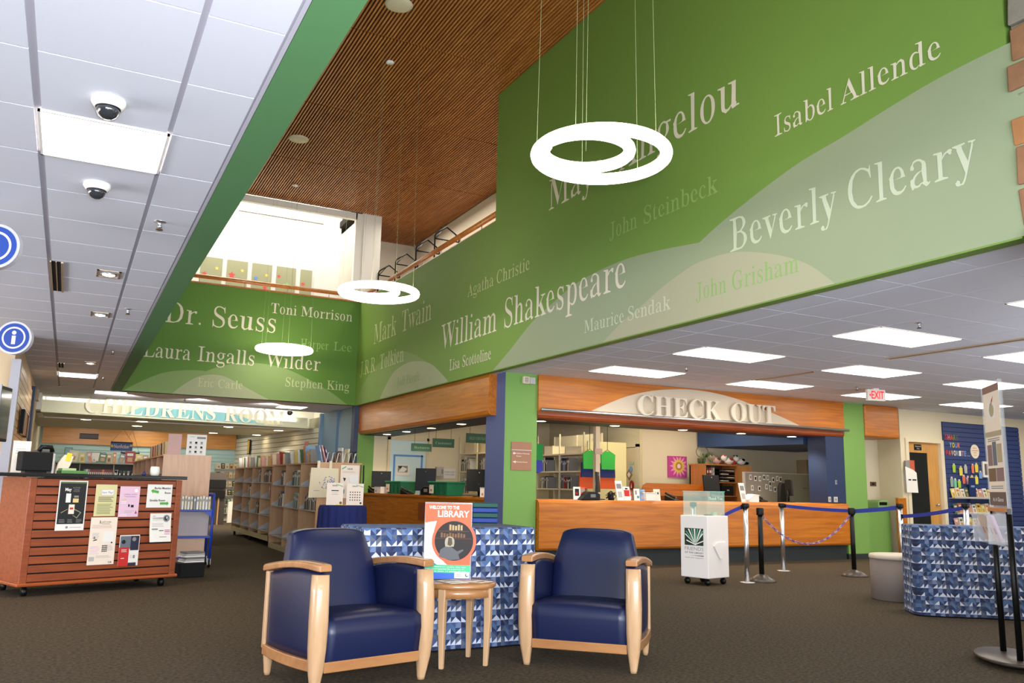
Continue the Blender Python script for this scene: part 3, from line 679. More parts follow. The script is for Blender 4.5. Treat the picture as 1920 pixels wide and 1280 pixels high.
MB().prism([(1.0, 2.64), (1.35, 2.84), (2.0, 2.868), (3.0, 2.868), (3.5, 2.84), (4.3, 2.64)], lambda u, v, d: (u, SY(u)-.004-d, v), 0, .004, mat('sign_aqua', (146, 204, 210), .6)).build('colour_panel', None, sg, world=True)
letters(sg, "CHILDRENS ROOM", lambda u, v, d: (u, SY(u)-.05-d, v), .22, 2.65, 4.55, .335, mat('sign_letter_cream', (244, 236, 216), .5), .035, 0)
struct('ceiling_cove', MB().hexa([(-.5, 20.1, 3.55), (5.6, 21.0, 3.55), (5.6, 23.5, 3.55), (-.5, 23.5, 3.55), (-.5, 20.1, 3.6), (5.6, 21.0, 3.6), (5.6, 23.5, 3.6), (-.5, 23.5, 3.6)]), WHITE)
struct('wall_cove', MB().box(-.6, 5.8, 22.6, 22.7, 2.6, 3.6).box(-.72, -.62, 20.0, 22.7, 2.6, 3.6).box(5.75, 5.85, 21.0, 22.7, 2.6, 3.6), WHITE)
struct('ceiling', MB().hexa([(-.7, 18.5, ZC+.0001), (6.0, 18.5, ZC+.0001), (6.0, 21.05, ZC+.0001), (-.7, 20.05, ZC+.0001), (-.7, 18.5, ZC+.14), (6.0, 18.5, ZC+.14), (6.0, 21.05, ZC+.14), (-.7, 20.05, ZC+.14)]), TILE)
for x in (0.2, 1.7, 3.2, 4.7):
    t = thing('cove_lamp', (x, SY(x)+.45, 2.78), 0, 'hidden strip lamp above the cream signboard, %s along' % NTH[int(x/1.5)], 'light', 'strip lamps above the signboard')
    MB().box(-.6, .6, -.04, .04, 0, .05).build('tube', LCOVE, t)
area('cove_wash', (2.4, 22.0, 2.75), (pi, 0, 0), 5.4, .8, 45, (1, .97, .86))
for x_ in (.9, 2.4, 3.9):
    o_ = spot('sign_fill_spot', (x_, 19.1, 2.88), 42, (1, .95, .86), 1.9, .03); o_.rotation_euler = (radians(82), 0, 0)  # added spots without fixtures, brighten the sign letters
struct('soffit', MB().hexa([(-.9, 21.02, 2.62), (6.0, 22.25, 2.62), (6.0, 27, 2.62), (-.9, 27, 2.62), (-.9, 21.02, 2.66), (6.0, 22.25, 2.66), (6.0, 27, 2.66), (-.9, 27, 2.66)]), mat('soffit_cream', (196, 188, 164), .8))
struct('ceiling', MB().box(-.9, 6.0, 27, 30.1, 2.86, 2.9).box(-.9, 6, 26.98, 27.0, 2.62, 2.9), WHITE)
wf = struct('wall_children', MB().box(-.9, 5.2, 30, 30.1, 0, 2.9), mat('pale_aqua', (186, 216, 214), .7))
MB().box(-.78, 5.0, 29.9, 30, 2.27, 2.80).build('timber_band', wood('gold_wood', (196, 128, 40), (220, 152, 60), (.9, 14, 14), .4, .2), wf)
for k in range(16): MB().box(-.78, 5.0, 29.97, 29.998, .3+.12*k, .385+.12*k).build('slat', mat('pale_aqua', (186, 216, 214)), wf)
struct('wall_children', MB().box(-.95, -.85, 20.6, 30, 0, 2.9), CREAM2)
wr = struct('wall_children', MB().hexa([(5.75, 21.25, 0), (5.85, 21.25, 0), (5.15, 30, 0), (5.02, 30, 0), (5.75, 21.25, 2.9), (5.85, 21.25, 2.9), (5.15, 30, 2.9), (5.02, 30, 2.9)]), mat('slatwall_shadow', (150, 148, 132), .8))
for k in range(17):
    z0 = .35+.135*k; MB().hexa([(5.73, 21.25, z0), (5.76, 21.25, z0), (5.04, 30, z0), (5.0, 30, z0), (5.73, 21.25, z0+.115), (5.76, 21.25, z0+.115), (5.04, 30, z0+.115), (5.0, 30, z0+.115)]).build('slat', mat('slatwall_white', (224, 222, 206), .6), wr)
# blue-grey wall bays between the children's opening and the side counter
struct('wall_bay', MB().box(5.55, 6.2, 21.15, 21.25, 0, 2.95).box(5.62, 5.75, 19.9, 21.15, 0, 2.95), STEELB)
struct('wall_bay', MB().box(5.72, 5.95, 20.4, 20.9, 0, 2.95), CREAM)
struct('wall_bay', MB().box(5.68, 6.6, 18.62, 20.3, 0, 2.95), mat('haze_blue', (128, 152, 168), .6))
struct('wall_bay', MB().box(5.60, 5.70, 18.4, 18.62, 0, 2.949), mat('deep_slate', (62, 74, 100), .6))

# left wall with timber slatwall
lw = struct('wall_left', MB().box(-.82, -.70, 12.0, 20.2, 0, ZC), TAN)
for k in range(23):
    z0 = .30+.105*k; MB().box(-.70, -.675, 12.45, 17.0, z0, z0+.095).build('slat', wood('slat_maple', (206, 158, 104), (222, 178, 124), (10, 1, 10), .4, .2), lw)
MB().box(-.70, -.64, 17.1, 17.6, 1.0, 2.8).build('panel', NAVY, lw)
MB().box(-.71, -.60, 17.9, 18.2, 2.62, 2.82).build('bracket', BRONZE, lw)

# ---------------------------------------------------------------- ceiling fixtures
def panel(x0, y0, w, d, label, grp=None, m_=None):
    t = thing('ceiling_light', (x0+w/2, y0+d/2, ZC), 0, label, 'light', grp)
    MB().box(-w/2+.012, w/2-.012, -d/2+.012, d/2-.012, -.006, 0).build('diffuser', m_ or LPANEL, t)
    f = MB(); a, b = w/2, d/2
    f.box(-a, a, -b, -b+.012, -.012, 0).box(-a, a, b-.012, b, -.012, 0).box(-a, -a+.012, -b, b, -.012, 0).box(a-.012, a, -b, b, -.012, 0); f.build('frame', WHITE, t); return t
pl_labels = ['largest flat ceiling panel light over the open floor, just past the mural edge', 'flat panel light second out from the mural edge, above the start of the raised lettering', 'flat panel light nearest the green column with the alarm strobes',
 'flat panel light in the second row, left of the exit sign and nearer the camera', 'flat panel light directly above the last raised letters', 'flat panel light directly behind the exit sign', 'flat panel light above the top of the tall leaflet stand, left part hidden by it', 'flat panel light over the blue slatwall, in the row along the cream wall',
 'flat panel light cut by the right edge of the picture, above the leaflet stand', 'flat panel light cut by the right edge, nearest the stone pier', 'flat panel light beyond the leaflet stand, in the middle row', 'flat panel light right of the leaflet stand, nearer row', 'flat panel light far along the cream wall', 'flat panel light far down the middle row']
for (x, y), lb in zip(rlights, pl_labels): panel(x, y, 2*P6, P6, lb, 'panel lights in the right ceiling')
panel(-.294, 4.434, .595, .634, 'big square ceiling light between the two dome cameras', 'square lights in the left ceiling')
panel(-.294, 15.85, .595, .634, 'square ceiling light beyond the three square spotlights', 'square lights in the left ceiling')
panel(.334, 18.72, .6, .63, 'square ceiling light under the left end of the north green wall', 'square lights in the left ceiling')
panel(4.2, 19.5, .62, .68, 'square ceiling light above the end of the cream signboard', 'square lights in the left ceiling')
def dome(loc, lens_label, tilt):
    t = thing('dome_camera', loc, 0, lens_label, 'camera', 'dome cameras on the left ceiling')
    MB().lathe([(.075, 0), (.076, -.02), (.062, -.042), (.05, -.045)], None, 24).build('housing', WHITE, t)
    MB().lathe([(.052, -.040), (.05, -.062), (.038, -.082), (.02, -.094), (.001, -.097)], None, 24).build('bubble', mat('smoke_bubble', (44, 46, 50), .08, coat=1), t)
    MB().lathe([(.055, -.038), (.055, -.046), (.049, -.046)], None, 24).build('ring', BLACK, t)
dome((.006, 4.16, ZC), 'white dome security camera above the big square ceiling light', 0)
dome((-.006, 5.45, ZC), 'white dome security camera below the big square ceiling light', 0)
def gimbal(loc, label):
    t = thing('square_spotlight', loc, 0, label, 'light', 'square spotlights in the left ceiling')
    m_ = MB(); a = .095; m_.box(-a, a, -a*1.4, -a*1.2, -.008, 0).box(-a, a, a*1.2, a*1.4, -.008, 0).box(-a, -a*.8, -a*1.4, a*1.4, -.008, 0).box(a*.8, a, -a*1.4, a*1.4, -.008, 0); m_.build('frame', mat('warm_trim', (214, 190, 160), .3, metal=.6), t)
    MB().lathe([(.066, -.002), (.062, -.016), (.05, -.012)], None, 20).build('reflector', STEEL, t)
    MB().lathe([(.05, -.014), (.03, -.02)], None, 20).build('lamp', LSPOT, t)
    spot('gimbal_spot', (loc[0], loc[1], 2.88), 60, (1, .8, .58), 2.0)
for y, lb in ((7.9, 'square recessed spotlight nearest the dome cameras'), (9.95, 'middle square recessed spotlight of the row'), (14.3, 'farthest square recessed spotlight, before the second square light')): gimbal((.155, y, ZC), lb)
def sprinkler(loc, label, grp):
    t = thing('sprinkler', loc, 0, label, 'sprinkler', grp)
    MB().lathe([(.04, 0), (.04, -.004), (.012, -.008), (.012, -.03), (.016, -.034), (.007, -.05)], None, 14).build('body', CHROME, t)
    MB().lathe([(.022, -.056), (.024, -.058), (.024, -.06)], None, 14).build('deflector', BRONZE, t)
    MB().tube([(.012, 0, -.034), (.014, 0, -.048), (.002, 0, -.058)], .003, None, 5).tube([(-.012, 0, -.034), (-.014, 0, -.048), (-.002, 0, -.058)], .003, None, 5).build('arm', BRONZE, t)
for i, y in enumerate((6.06, 9.46, 12.68, 16.08)): sprinkler((.40, y, ZC), 'chrome sprinkler head in the left ceiling, %s from the dome cameras' % NTH[i], 'sprinklers in the left ceiling')
for (x, y), lb in zip([(7.6, 5.60), (7.72, 9.45), (11.41, 9.62)], ['dark sprinkler head in front of the largest right panel light', 'dark sprinkler head beside the panel light nearest the green column', 'dark sprinkler head left of the exit sign']): sprinkler((x, y, ZC), lb, 'sprinklers in the right ceiling')
sprinkler((2.1, 19.3, ZC), 'small sprinkler head under the middle of the north green wall', 'sprinklers by the signboard'); sprinkler((4.0, 20.4, ZC), 'small sprinkler head before the bright cove', 'sprinklers by the signboard')
def linear(loc, L, label):
    t = thing('air_slot', loc, 0, label, 'vent'); MB().box(-.035, .035, -L/2, L/2, -.004, 0).build('slot', BLACKM, t)
    MB().box(-.045, -.035, -L/2, L/2, -.014, 0).box(.035, .052, -L/2, L/2, -.014, 0).box(-.004, .004, -L/2, L/2, -.01, 0).build('vane', mat('warm_trim', (214, 190, 160)), t)
linear((-.245, 8.28, ZC), 1.24, 'dark linear air slot beside the square spotlights in the left ceiling')
linear((-.245, 14.9, ZC), .6, 'small linear air slot before the far square light')
linear((9.3, 6.3, ZC), 2.1, 'long thin air slot right of the largest panel light'); linear((9.46, 9.35, ZC), 1.2, 'thin air slot above the raised lettering')
t = thing('dome_camera', (4.66, 21.0-.35, ZC), 0, 'small black dome camera hanging before the right end of the signboard', 'camera')
MB().lathe([(.05, 0), (.05, -.03), (.03, -.04)], None, 20).build('housing', LGREY, t); MB().lathe([(.065, -.04), (.07, -.08), (.045, -.12), (.001, -.135)], None, 20).build('bubble', mat('smoke_bubble', (44, 46, 50)), t)
for loc, lb in (((3.286, 9.78, ZH), 'round cream ceiling speaker at the top edge of the timber ceiling'), ((3.19, 14.86, ZH), 'round cream ceiling speaker on the timber ceiling near the left green fascia')):
    t = thing('ceiling_speaker', loc, 0, lb, 'speaker', 'speakers on the timber ceiling'); MB().lathe([(.17, 0), (.17, -.02), (.15, -.03), (.01, -.032)], None, 28).build('grille', mat('speaker_cream', (214, 200, 170), .6), t)
    MB().lathe([(.185, .0), (.185, -.012), (.17, -.016)], None, 28).build('rim', mat('speaker_cream', (214, 200, 170)), t)

# exit sign
t = thing('exit_sign', (11.82, 9.6, ZC), radians(-14), 'white illuminated exit sign with red letters hanging from the right ceiling', 'sign')
MB().box(-.17, .17, -.03, .03, -.21, -.02).build('housing', WHITE, t, bevel=.006)
m_ = MB(); fn = lambda u, v, d: (u, -.031-d, v); text_on(m_, 'EXIT', fn, .02, -.175, .24, .125, mat('exit_red', (226, 36, 40), .5, emit=.6), 'bold', 0, .002, 'c')
m_.prism([(-.145, -.115), (-.115, -.09), (-.115, -.14)], fn, 0, .002, MATS['exit_red']); m_.build('lettering', None, t, recalc=False)
MB().box(-.05, .05, -.03, .03, -.02, 0).build('mount', WHITE, t)

# hanging ring lights: a tube coiled into a ring with a smaller loop inside
def ring(loc, label, rot):
    t = thing('ring_light', loc, rot, label, 'pendant light', 'coiled ring pendant lights')
    pts = []
    for k in range(97):
        a = 2*pi*k/64
        if k <= 64: r = .53; z = .0
        else: r = .53
        pts.append((r*cos(a), r*sin(a), 0))
    outer = pts[:64]
    MB().tube(outer, .050, None, 12, closed=True).build('outer_ring', LRING, t)
    cx, cy = -.15, 0; inn = []
    for k in range(60):
        a = radians(200)+radians(330)*k/59; q = k/59
        r = .36-.02*q; inn.append((-.16+r*cos(a)+.0, r*sin(a)*1.0-.02, -.005-.0*q))
    inn = [(.53*cos(radians(a)), .53*sin(radians(a)), 0) for a in (150, 165, 180)] + inn
    inn.append((inn[-1][0]-.05, inn[-1][1]-.05, -.05))
    MB().tube(inn, .048, None, 12).build('inner_loop', LRING, t)
    H = ZH-loc[2]
    for k, a in enumerate((20, 75, 150, 215, 290)): 
        x, y = .53*cos(radians(a)), .53*sin(radians(a)); MB().tube([(x, y, .05), (x*.9, y*.9, H)], .0016, None, 5).build('wire', WIRE, t)
    MB().tube([(-.16, -.02, .0), (-.12, -.02, H)], .0016, None, 5).build('wire', WIRE, t)
    MB().lathe([(.06, H-.02), (.06, H)], None, 16).build('ceiling_plate', WHITE, t)
    return t
ring((3.64, 5.50, 3.90), 'largest glowing coiled ring light hanging in front of the long green wall', radians(0))
ring((3.70, 11.3, 3.90), 'middle glowing coiled ring light hanging at the corner of the green walls', radians(25))
ring((3.72, 17.35, 3.90), 'smallest glowing coiled ring light in front of the north green wall', radians(50))

# ---------------------------------------------------------------- lounge armchairs
def armchair(loc, rz, label):
    t = thing('armchair', loc, rz, label, 'armchair', 'navy lounge armchairs')
    W, D = .74, .68     # leg centre spacing
    hx, hy = W/2, D/2
    for sx in (-1, 1):   # front posts run from the foot up to the arm
        prof = [(.020, .0), (.024, .02), (.042, .14), (.050, .26), (.053, .42), (.051, .58), (.048, .672)]
        m_ = MB(); n = 20; vs = []; fs = []
        for r, z in prof:
            bow = -.018*sin(pi*min(1, max(0, (z-.02)/.68)))
            for k in range(n):
                a = 2*pi*k/n; ca, sa = cos(a), sin(a)
                e = .72; X = math.copysign(abs(ca)**e, ca)*r*1.02; Y = math.copysign(abs(sa)**e, sa)*r*.95
                vs.append((sx*hx+X+sx*.006*sin(pi*z/.7), -hy+Y+bow, z))
        for i in range(len(prof)-1):
            for k in range(n): fs.append((i*n+k, i*n+(k+1) % n, (i+1)*n+(k+1) % n, (i+1)*n+k))
        fs.append(tuple(range(n))[::-1]); fs.append(tuple((len(prof)-1)*n+k for k in range(n)))
        m_.add(vs, fs, None, True); m_.build('leg', MAPLE, t)
        # back legs and back posts
        m_ = MB(); m_.lathe([(.017, 0), (.022, .02), (.034, .14), (.034, .17)], None, 16, (sx*(hx-.015), hy-.02)); m_.build('leg', MAPLE, t)
        m_ = MB(); m_.box(sx*hx-.022, sx*hx+.022, hy-.02, hy+.02, .16, .64); m_.build('back_post', MAPLE, t, bevel=.01)
        # curved arm cap
        m_ = MB(); n = 14; secs = []
        for k in range(n+1):
            q = k/n; y = -hy-.055+(D+.095)*q; z = .690+.038*sin(pi*(q*.8+.2))-.035*q; w = .047-.009*q
            th = .042; cx = sx*hx-sx*.004
            if k == 0: w *= .86
            if k == 1: w *= 1.0
            secs.append([(cx-w, y, z-th*.5), (cx+w, y, z-th*.5), (cx+w, y, z+th*.32), (cx+w*.7, y, z+th*.55), (cx-w*.7, y, z+th*.55), (cx-w, y, z+th*.32)])
        vs = [p for s_ in secs for p in s_]; fs = []
        for k in range(n):
            for j in range(6): fs.append((k*6+j, k*6+(j+1) % 6, (k+1)*6+(j+1) % 6, (k+1)*6+j))
        fs.append((0, 1, 2, 3, 4, 5)[::-1]); fs.append(tuple(n*6+j for j in range(6))); m_.add(vs, fs, None, False)
        m_.build('arm_cap', MAPLEH, t, bevel=.008)
        # side rail, bowed slightly
        m_ = MB(); n = 8; vs = []
        for k in range(n+1):
            q = k/n; y = -hy+D*q; bx = sx*(hx+.006+.016*sin(pi*q)); dz = -.006*sin(pi*q)
            vs += [(bx-.018, y, .125+dz), (bx+.018, y, .125+dz), (bx+.018, y, .19+dz), (bx-.018, y, .19+dz)]
        fs = [(k*4+j, k*4+(j+1) % 4, (k+1)*4+(j+1) % 4, (k+1)*4+j) for k in range(n) for j in range(4)]+[(0, 3, 2, 1), (n*4, n*4+1, n*4+2, n*4+3)]
        m_.add(vs, fs); m_.build('side_rail', MAPLEH, t, bevel=.006)
        # upholstered side panel following rail and arm
        m_ = MB(); ny, nz = 14, 10; vs = []; fs = []
        for side in (0, 1):
            for a in range(ny+1):
                q = a/ny; y = -hy+.01+(D-.03)*q; zt = .665+.038*sin(pi*(q*.8+.2))-.035*q; zb_ = .185
                for b in range(nz+1):
                    r = b/nz; z = zb_+(zt-zb_)*r; bul = .016*sin(pi*q)**.6*sin(pi*r)**.6+.010*sin(pi*q)
                    x = hx+.006+bul if side else hx-.045-bul*.3
                    vs.append((sx*x, y, z))
        o_ = (ny+1)*(nz+1); g = lambda s_, a, b: s_*o_+a*(nz+1)+b
        for a in range(ny):
            for b in range(nz):
                for s_ in (0, 1): fs.append((g(s_, a, b), g(s_, a+1, b), g(s_, a+1, b+1), g(s_, a, b+1)))
        for a in range(ny): fs += [(g(0, a, 0), g(0, a+1, 0), g(1, a+1, 0), g(1, a, 0)), (g(0, a, nz), g(0, a+1, nz), g(1, a+1, nz), g(1, a, nz))]
        for b in range(nz): fs += [(g(0, 0, b), g(0, 0, b+1), g(1, 0, b+1), g(1, 0, b)), (g(0, ny, b), g(0, ny, b+1), g(1, ny, b+1), g(1, ny, b))]
        m_.add(vs, fs, None, True); m_.build('side_panel', LEATHER, t)
    m_ = MB(); m_.box(-hx+.04, hx-.04, -hy-.03, -hy+.01, .118, .18); m_.build('front_rail', MAPLEH, t, bevel=.006)
    m_ = MB(); m_.box(-hx+.02, hx-.02, hy-.03, hy+.0, .125, .185); m_.build('back_rail', MAPLEH, t, bevel=.006)
    # seat: front apron and a crowned cushion in one padded block
    m_ = MB(); nx, ny = 12, 12; vs = []; fs = []; ix = hx-.045
    for b in range(ny+1):
        for a in range(nx+1):
            p, q = a/nx, b/ny; x = -ix+2*ix*p; y = -hy-.042+(D-.03)*q
            z = .425+.028*(sin(pi*p)**.5)*(sin(pi*min(1, q*1.2+.05))**.5)-.02*q
            if b == 0: z = .40; y += .0
            vs.append((x, y, z))
    base = len(vs); fs = [(b*(nx+1)+a, b*(nx+1)+a+1, (b+1)*(nx+1)+a+1, (b+1)*(nx+1)+a) for b in range(ny) for a in range(nx)]
    for a in range(nx+1): vs.append((-ix+2*ix*a/nx, -hy-.05, .33))
    for a in range(nx+1): vs.append((-ix+2*ix*a/nx, -hy-.028, .180))
    for a in range(nx): fs.append((base+a, base+a+1, a+1, a)); fs.append((base+nx+1+a, base+nx+2+a, base+a+1, base+a))
    k0 = len(vs); vs += [(-ix, hy-.05, .18), (ix, hy-.05, .18)]
    last = ny*(nx+1)
    fs.append(tuple([base+nx+1, base, 0]+[b*(nx+1) for b in range(1, ny+1)]+[k0])[::-1]); fs.append(tuple([base+2*nx+1, base+nx, nx]+[b*(nx+1)+nx for b in range(1, ny+1)]+[k0+1]))
    m_.add(vs, fs, None, True); m_.build('seat', LEATHER, t)
    # backrest: tapered, rounded shoulders, reclined
    m_ = MB(); nz, nx = 12, 14; vs = []; fs = []
    for s_ in (0, 1):
        for b in range(nz+1):
            q = b/nz; hw = (ix-.002) if q < .55 else (ix-.002)-(q-.55)/.45*.055
            for a in range(nx+1):
                p = a/nx; u = -1+2*p; x = hw*u; ztop = .905-.030*abs(u)**4-.012*(1-abs(u))*0
                z = .40+(ztop-.40)*q; yb = .135+.13*q; edge = (1-abs(u)**6)**.5*(1-max(0, q-.75)**2*12 if q > .75 else 1)
                edge = max(.12, edge)
                y = yb-(.052*edge) if s_ == 0 else yb+.075+.03*edge*(1-q*.4)
                vs.append((x, y, z))
    o_ = (nz+1)*(nx+1); g = lambda s_, b, a: s_*o_+b*(nx+1)+a
    for b in range(nz):
        for a in range(nx):
            for s_ in (0, 1): fs.append((g(s_, b, a), g(s_, b, a+1), g(s_, b+1, a+1), g(s_, b+1, a)))
    for a in range(nx): fs += [(g(0, nz, a), g(0, nz, a+1), g(1, nz, a+1), g(1, nz, a)), (g(0, 0, a), g(0, 0, a+1), g(1, 0, a+1), g(1, 0, a))]
    for b in range(nz): fs += [(g(0, b, 0), g(0, b+1, 0), g(1, b+1, 0), g(1, b, 0)), (g(0, b, nx), g(0, b+1, nx), g(1, b+1, nx), g(1, b, nx))]
    m_.add(vs, fs, None, True); m_.build('backrest', LEATHER, t, bevel=.018)
    return t
# chair one: front feet at (1.44,5.07) and (2.11,5.20); chair two: (2.94,5.36) and (3.47,4.84)
a1 = radians(12.8); armchair((1.665, 5.46, 0), a1, 'navy leather armchair with blond wood arms, left of the round side table')
a2 = math.atan2(-.516, .526); armchair((3.205-.34*sin(a2), 5.097+.34*cos(a2), 0), a2, 'navy leather armchair with blond wood arms, right of the round side table')

# side table
st_ = thing('side_table', (2.50, 5.58, 0), radians(0), 'small round blond wood side table between the two armchairs', 'table')
MB().lathe([(.262, .515), (.272, .522), (.272, .542), (.262, .55)], None, 40).build('tabletop', MAPLEH, st_)
m_ = MB(); n = 40; vs = []; fs = []
for z in (.455, .515):
    for r in (.25, .225):
        for k in range(n): vs.append((r*cos(2*pi*k/n), r*sin(2*pi*k/n), z))
for k in range(n):
    j = (k+1) % n; fs += [(k, j, 2*n+j, 2*n+k), (n+k, n+j, 3*n+j, 3*n+k), (k, j, n+j, n+k), (2*n+k, 2*n+j, 3*n+j, 3*n+k)]
m_.add(vs, fs, None, True).build('apron', MAPLEH, st_)
for a in (222, 312, 42, 132):
    ca, sa = cos(radians(a)), sin(radians(a)); m_ = MB(); vs = []
    for rr_, w, z in ((.225, .015, 0), (.236, .023, .30), (.236, .027, .515)):
        for dx, dy in ((-1, -1), (1, -1), (1, 1), (-1, 1)): vs.append((rr_*ca+w*(dx*ca-dy*sa), rr_*sa+w*(dx*sa+dy*ca), z))
    m_.add(vs, [(0, 1, 2, 3)[::-1], (8, 9, 10, 11)]+[(b+j, b+(j+1) % 4, b+4+(j+1) % 4, b+4+j) for b in (0, 4) for j in range(4)]).build('leg', MAPLE, st_, bevel=.006)
# leaflets on the table
for i, (x, y, r, m_, lb) in enumerate([(2.60, 5.50, .5, PAPERS, 'pale leaflet lying at the front of the round side table'), (2.53, 5.60, -.3, PINKP, 'pinkish leaflet lying under the poster stand on the side table'), (2.42, 5.48, .1, PAPER, 'white leaflet lying at the left of the side table')]):
    t = thing('leaflet', (x, y, .551+.002*i), r, lb, 'leaflet'); MB().box(-.07, .07, -.10, .10, 0, .0015).build('sheet', m_, t)
    MB().box(-.05, .05, .02, .07, .0015, .002, INKG).box(-.05, .03, -.06, -.045, .0015, .002, INK).build('print', None, t)

# printed board helper: local frame, u right, v up, front towards -Y
def F(u, v, d): return (u, -d, v)
def rect(m_, x0, x1, z0, z1, mt, d=.0012): m_.add([F(x0, z0, d), F(x1, z0, d), F(x1, z1, d), F(x0, z1, d)], [(0, 1, 2, 3)], mt)
def poly(m_, pts, mt, d=.0015): m_.add([F(u, v, d) for u, v in pts], [tuple(range(len(pts)))], mt)
def disc(m_, x, z, r, mt, d=.0015, n=28, a0=0, a1=360): poly(m_, [(x+r*cos(radians(a0+(a1-a0)*k/n)), z+r*sin(radians(a0+(a1-a0)*k/n))) for k in range(n)], mt, d)
def txt(m_, s, x, z, w, h, mt, style='sans', align='l', d=.002): text_on(m_, s, F, x, z, w, h, mt, style, 0, d, align)
def lines(m_, x0, x1, z0, z1, n, mt, rr_=None, d=.0018):
    rr_ = rr_ or random.Random(int(abs(x0*999+z0*77)))
    for k in range(n):
        z = z1-(z1-z0)*(k+.5)/n; h = (z1-z0)/n*.34; e = x0+(x1-x0)*rr_.uniform(.7, 1); rect(m_, x0, e, z-h/2, z+h/2, mt, d)

ps = thing('poster_stand', (2.45, 5.66, .556), radians(-29), 'orange welcome poster in a clear upright holder on the side table', 'poster')
MB().box(-.165, .165, -.004, .0, .0, .52).build('poster_board', PAPER, ps)
MB().box(-.17, .17, .0, .004, 0, .53).box(-.17, .17, .0, .12, -.003, .0).build('holder', ACRYL, ps)
m_ = MB(); d0 = .0045
rect(m_, -.165, .165, .0, .52, ORPOST, .0046)
poly(m_, [(-.165, .385), (-.082, .398), (-.10, .33), (-.102, .25), (-.06, .15), (.0, .095), (-.165, .095)], PAPER, .0052)
disc(m_, .045, .262, .158, ORPOST, .0056, 40); disc(m_, .045, .262, .138, mat('photo_dark', (34, 26, 22), .6), .006, 40)
for row, (z0, z1, cc) in enumerate([(.335, .375, (178, 150, 104)), (.285, .318, (120, 84, 56))]):
    for k in range(9):
        x = -.05+k*.020
        if (x-.045)**2+(z1-.262)**2 < .0155: rect(m_, x, x+.014, z0, z1-.004*(k % 3), mat('photo_spine%d' % row, cc, .7), .0064)
rect(m_, -.07, .15, .326, .331, mat('photo_shelf', (90, 54, 34), .7), .0065); rect(m_, -.09, .17, .276, .281, MATS['photo_shelf'], .0065)
disc(m_, .015, .258, .034, mat('photo_hair', (160, 152, 128), .7), .0067); poly(m_, [(-.02, .25), (.05, .25), (.045, .222), (-.015, .218)], MATS['photo_hair'], .00672); poly(m_, [(.005, .285), (.03, .28), (.035, .24), (.02, .225), (.0, .235)], mat('photo_umber', (84, 72, 60), .7), .0069)
poly(m_, [(-.06, .15), (-.05, .2), (-.015, .222), (.03, .218), (.07, .19), (.11, .205), (.115, .196), (.08, .17), (.09, .135), (.02, .128)], mat('photo_grey', (92, 92, 94), .7), .0068)
rect(m_, -.165, .165, .04, .095, TEAL, .006); rect(m_, -.165, .165, 0, .04, PBLUE, .006); rect(m_, .055, .16, .006, .048, PAPER, .0066)
poly(m_, [(-.165, .145), (-.11, .118), (-.07, .095), (-.165, .095)], PBLUE, .0056)
txt(m_, 'WELCOME TO THE', -.138, .483, .215, .022, PAPER, 'bold', d=.0072); txt(m_, 'LIBRARY', -.075, .428, .225, .044, PAPER, 'bold', d=.0072)
txt(m_, 'children under the age', -.09, .078, .225, .008, PAPER, d=.0072); txt(m_, 'accompanied by a parent or', -.11, .063, .235, .008, PAPER, d=.0072); txt(m_, 'at least 14 years of age', -.09, .048, .225, .008, PAPER, d=.0072)
lines(m_, .065, .12, .015, .038, 2, INKG, d=.007); disc(m_, .143, .027, .012, INK, .007); disc(m_, .145, .029, .008, PAPER, .0072)
m_.build('print', None, ps, recalc=False)

# ---------------------------------------------------------------- cloth covered tables
def cloth_table(loc, rz, L, D, H, label, mt, flare=.02, name='cloth_table'):
    t = thing(name, loc, rz, label, 'table')
    # skirt with soft folds, open path round the table
    m_ = MB(); per = []; r = .05
    def corner(cx, cy, a0):
        for k in range(5): a = radians(a0+90*k/4); per.append((cx+r*cos(a), cy+r*sin(a), cos(a), sin(a)))
    corner(L/2-r, -D/2+r, -90); corner(L/2-r, D/2-r, 0); corner(-L/2+r, D/2-r, 90); corner(-L/2+r, -D/2+r, 180)
    dense = []
    for i in range(len(per)):
        a, b = per[i], per[(i+1) % len(per)]; d_ = math.hypot(b[0]-a[0], b[1]-a[1]); n = max(1, int(d_/.06))
        for k in range(n): q = k/n; dense.append(tuple(a[j]*(1-q)+b[j]*q for j in range(4)))
    n = len(dense); zs = [H, H-.012, H-.06, H*.6, H*.3, .012]; vs = []; fs = []
    for zi, z in enumerate(zs):
        for k, (x, y, nx, ny) in enumerate(dense):
            q = 1-z/H; o_ = flare*q+.006*q*sin(k*1.7)+.005*q*sin(k*.63+1); o_ -= .008 if zi == 0 else 0
            vs.append((x+nx*o_, y+ny*o_, z))
    for i in range(len(zs)-1):
        for k in range(n): fs.append((i*n+k, i*n+(k+1) % n, (i+1)*n+(k+1) % n, (i+1)*n+k))
    fs.append(tuple(range(n))); m_.add(vs, fs, None, True); m_.build('tablecloth', mt, t)
    m_ = MB(); m_.box(-L/2+.03, L/2-.03, -D/2+.03, D/2-.03, H-.04, H-.013); m_.build('tabletop', LGREY, t)
    for sx in (-1, 1):
        for sy in (-1, 1): MB().tube([(sx*(L/2-.09), sy*(D/2-.09), 0), (sx*(L/2-.09), sy*(D/2-.09), H-.04)], .015, None, 8).build('leg', GREY, t)
    return t
cloth_table((2.66, 6.33, 0), 0, 1.42, .66, .89, 'table under a blue and white geometric cloth, behind the round side table', GEO)
ar = radians(-38); cloth_table((7.78+.93*cos(ar)-.25*sin(ar), 5.95+.93*sin(ar)+.25*cos(ar), 0), ar, 1.86, .5, .90, 'long table under a dark blue geometric cloth, beside the grey ottoman', GEO)
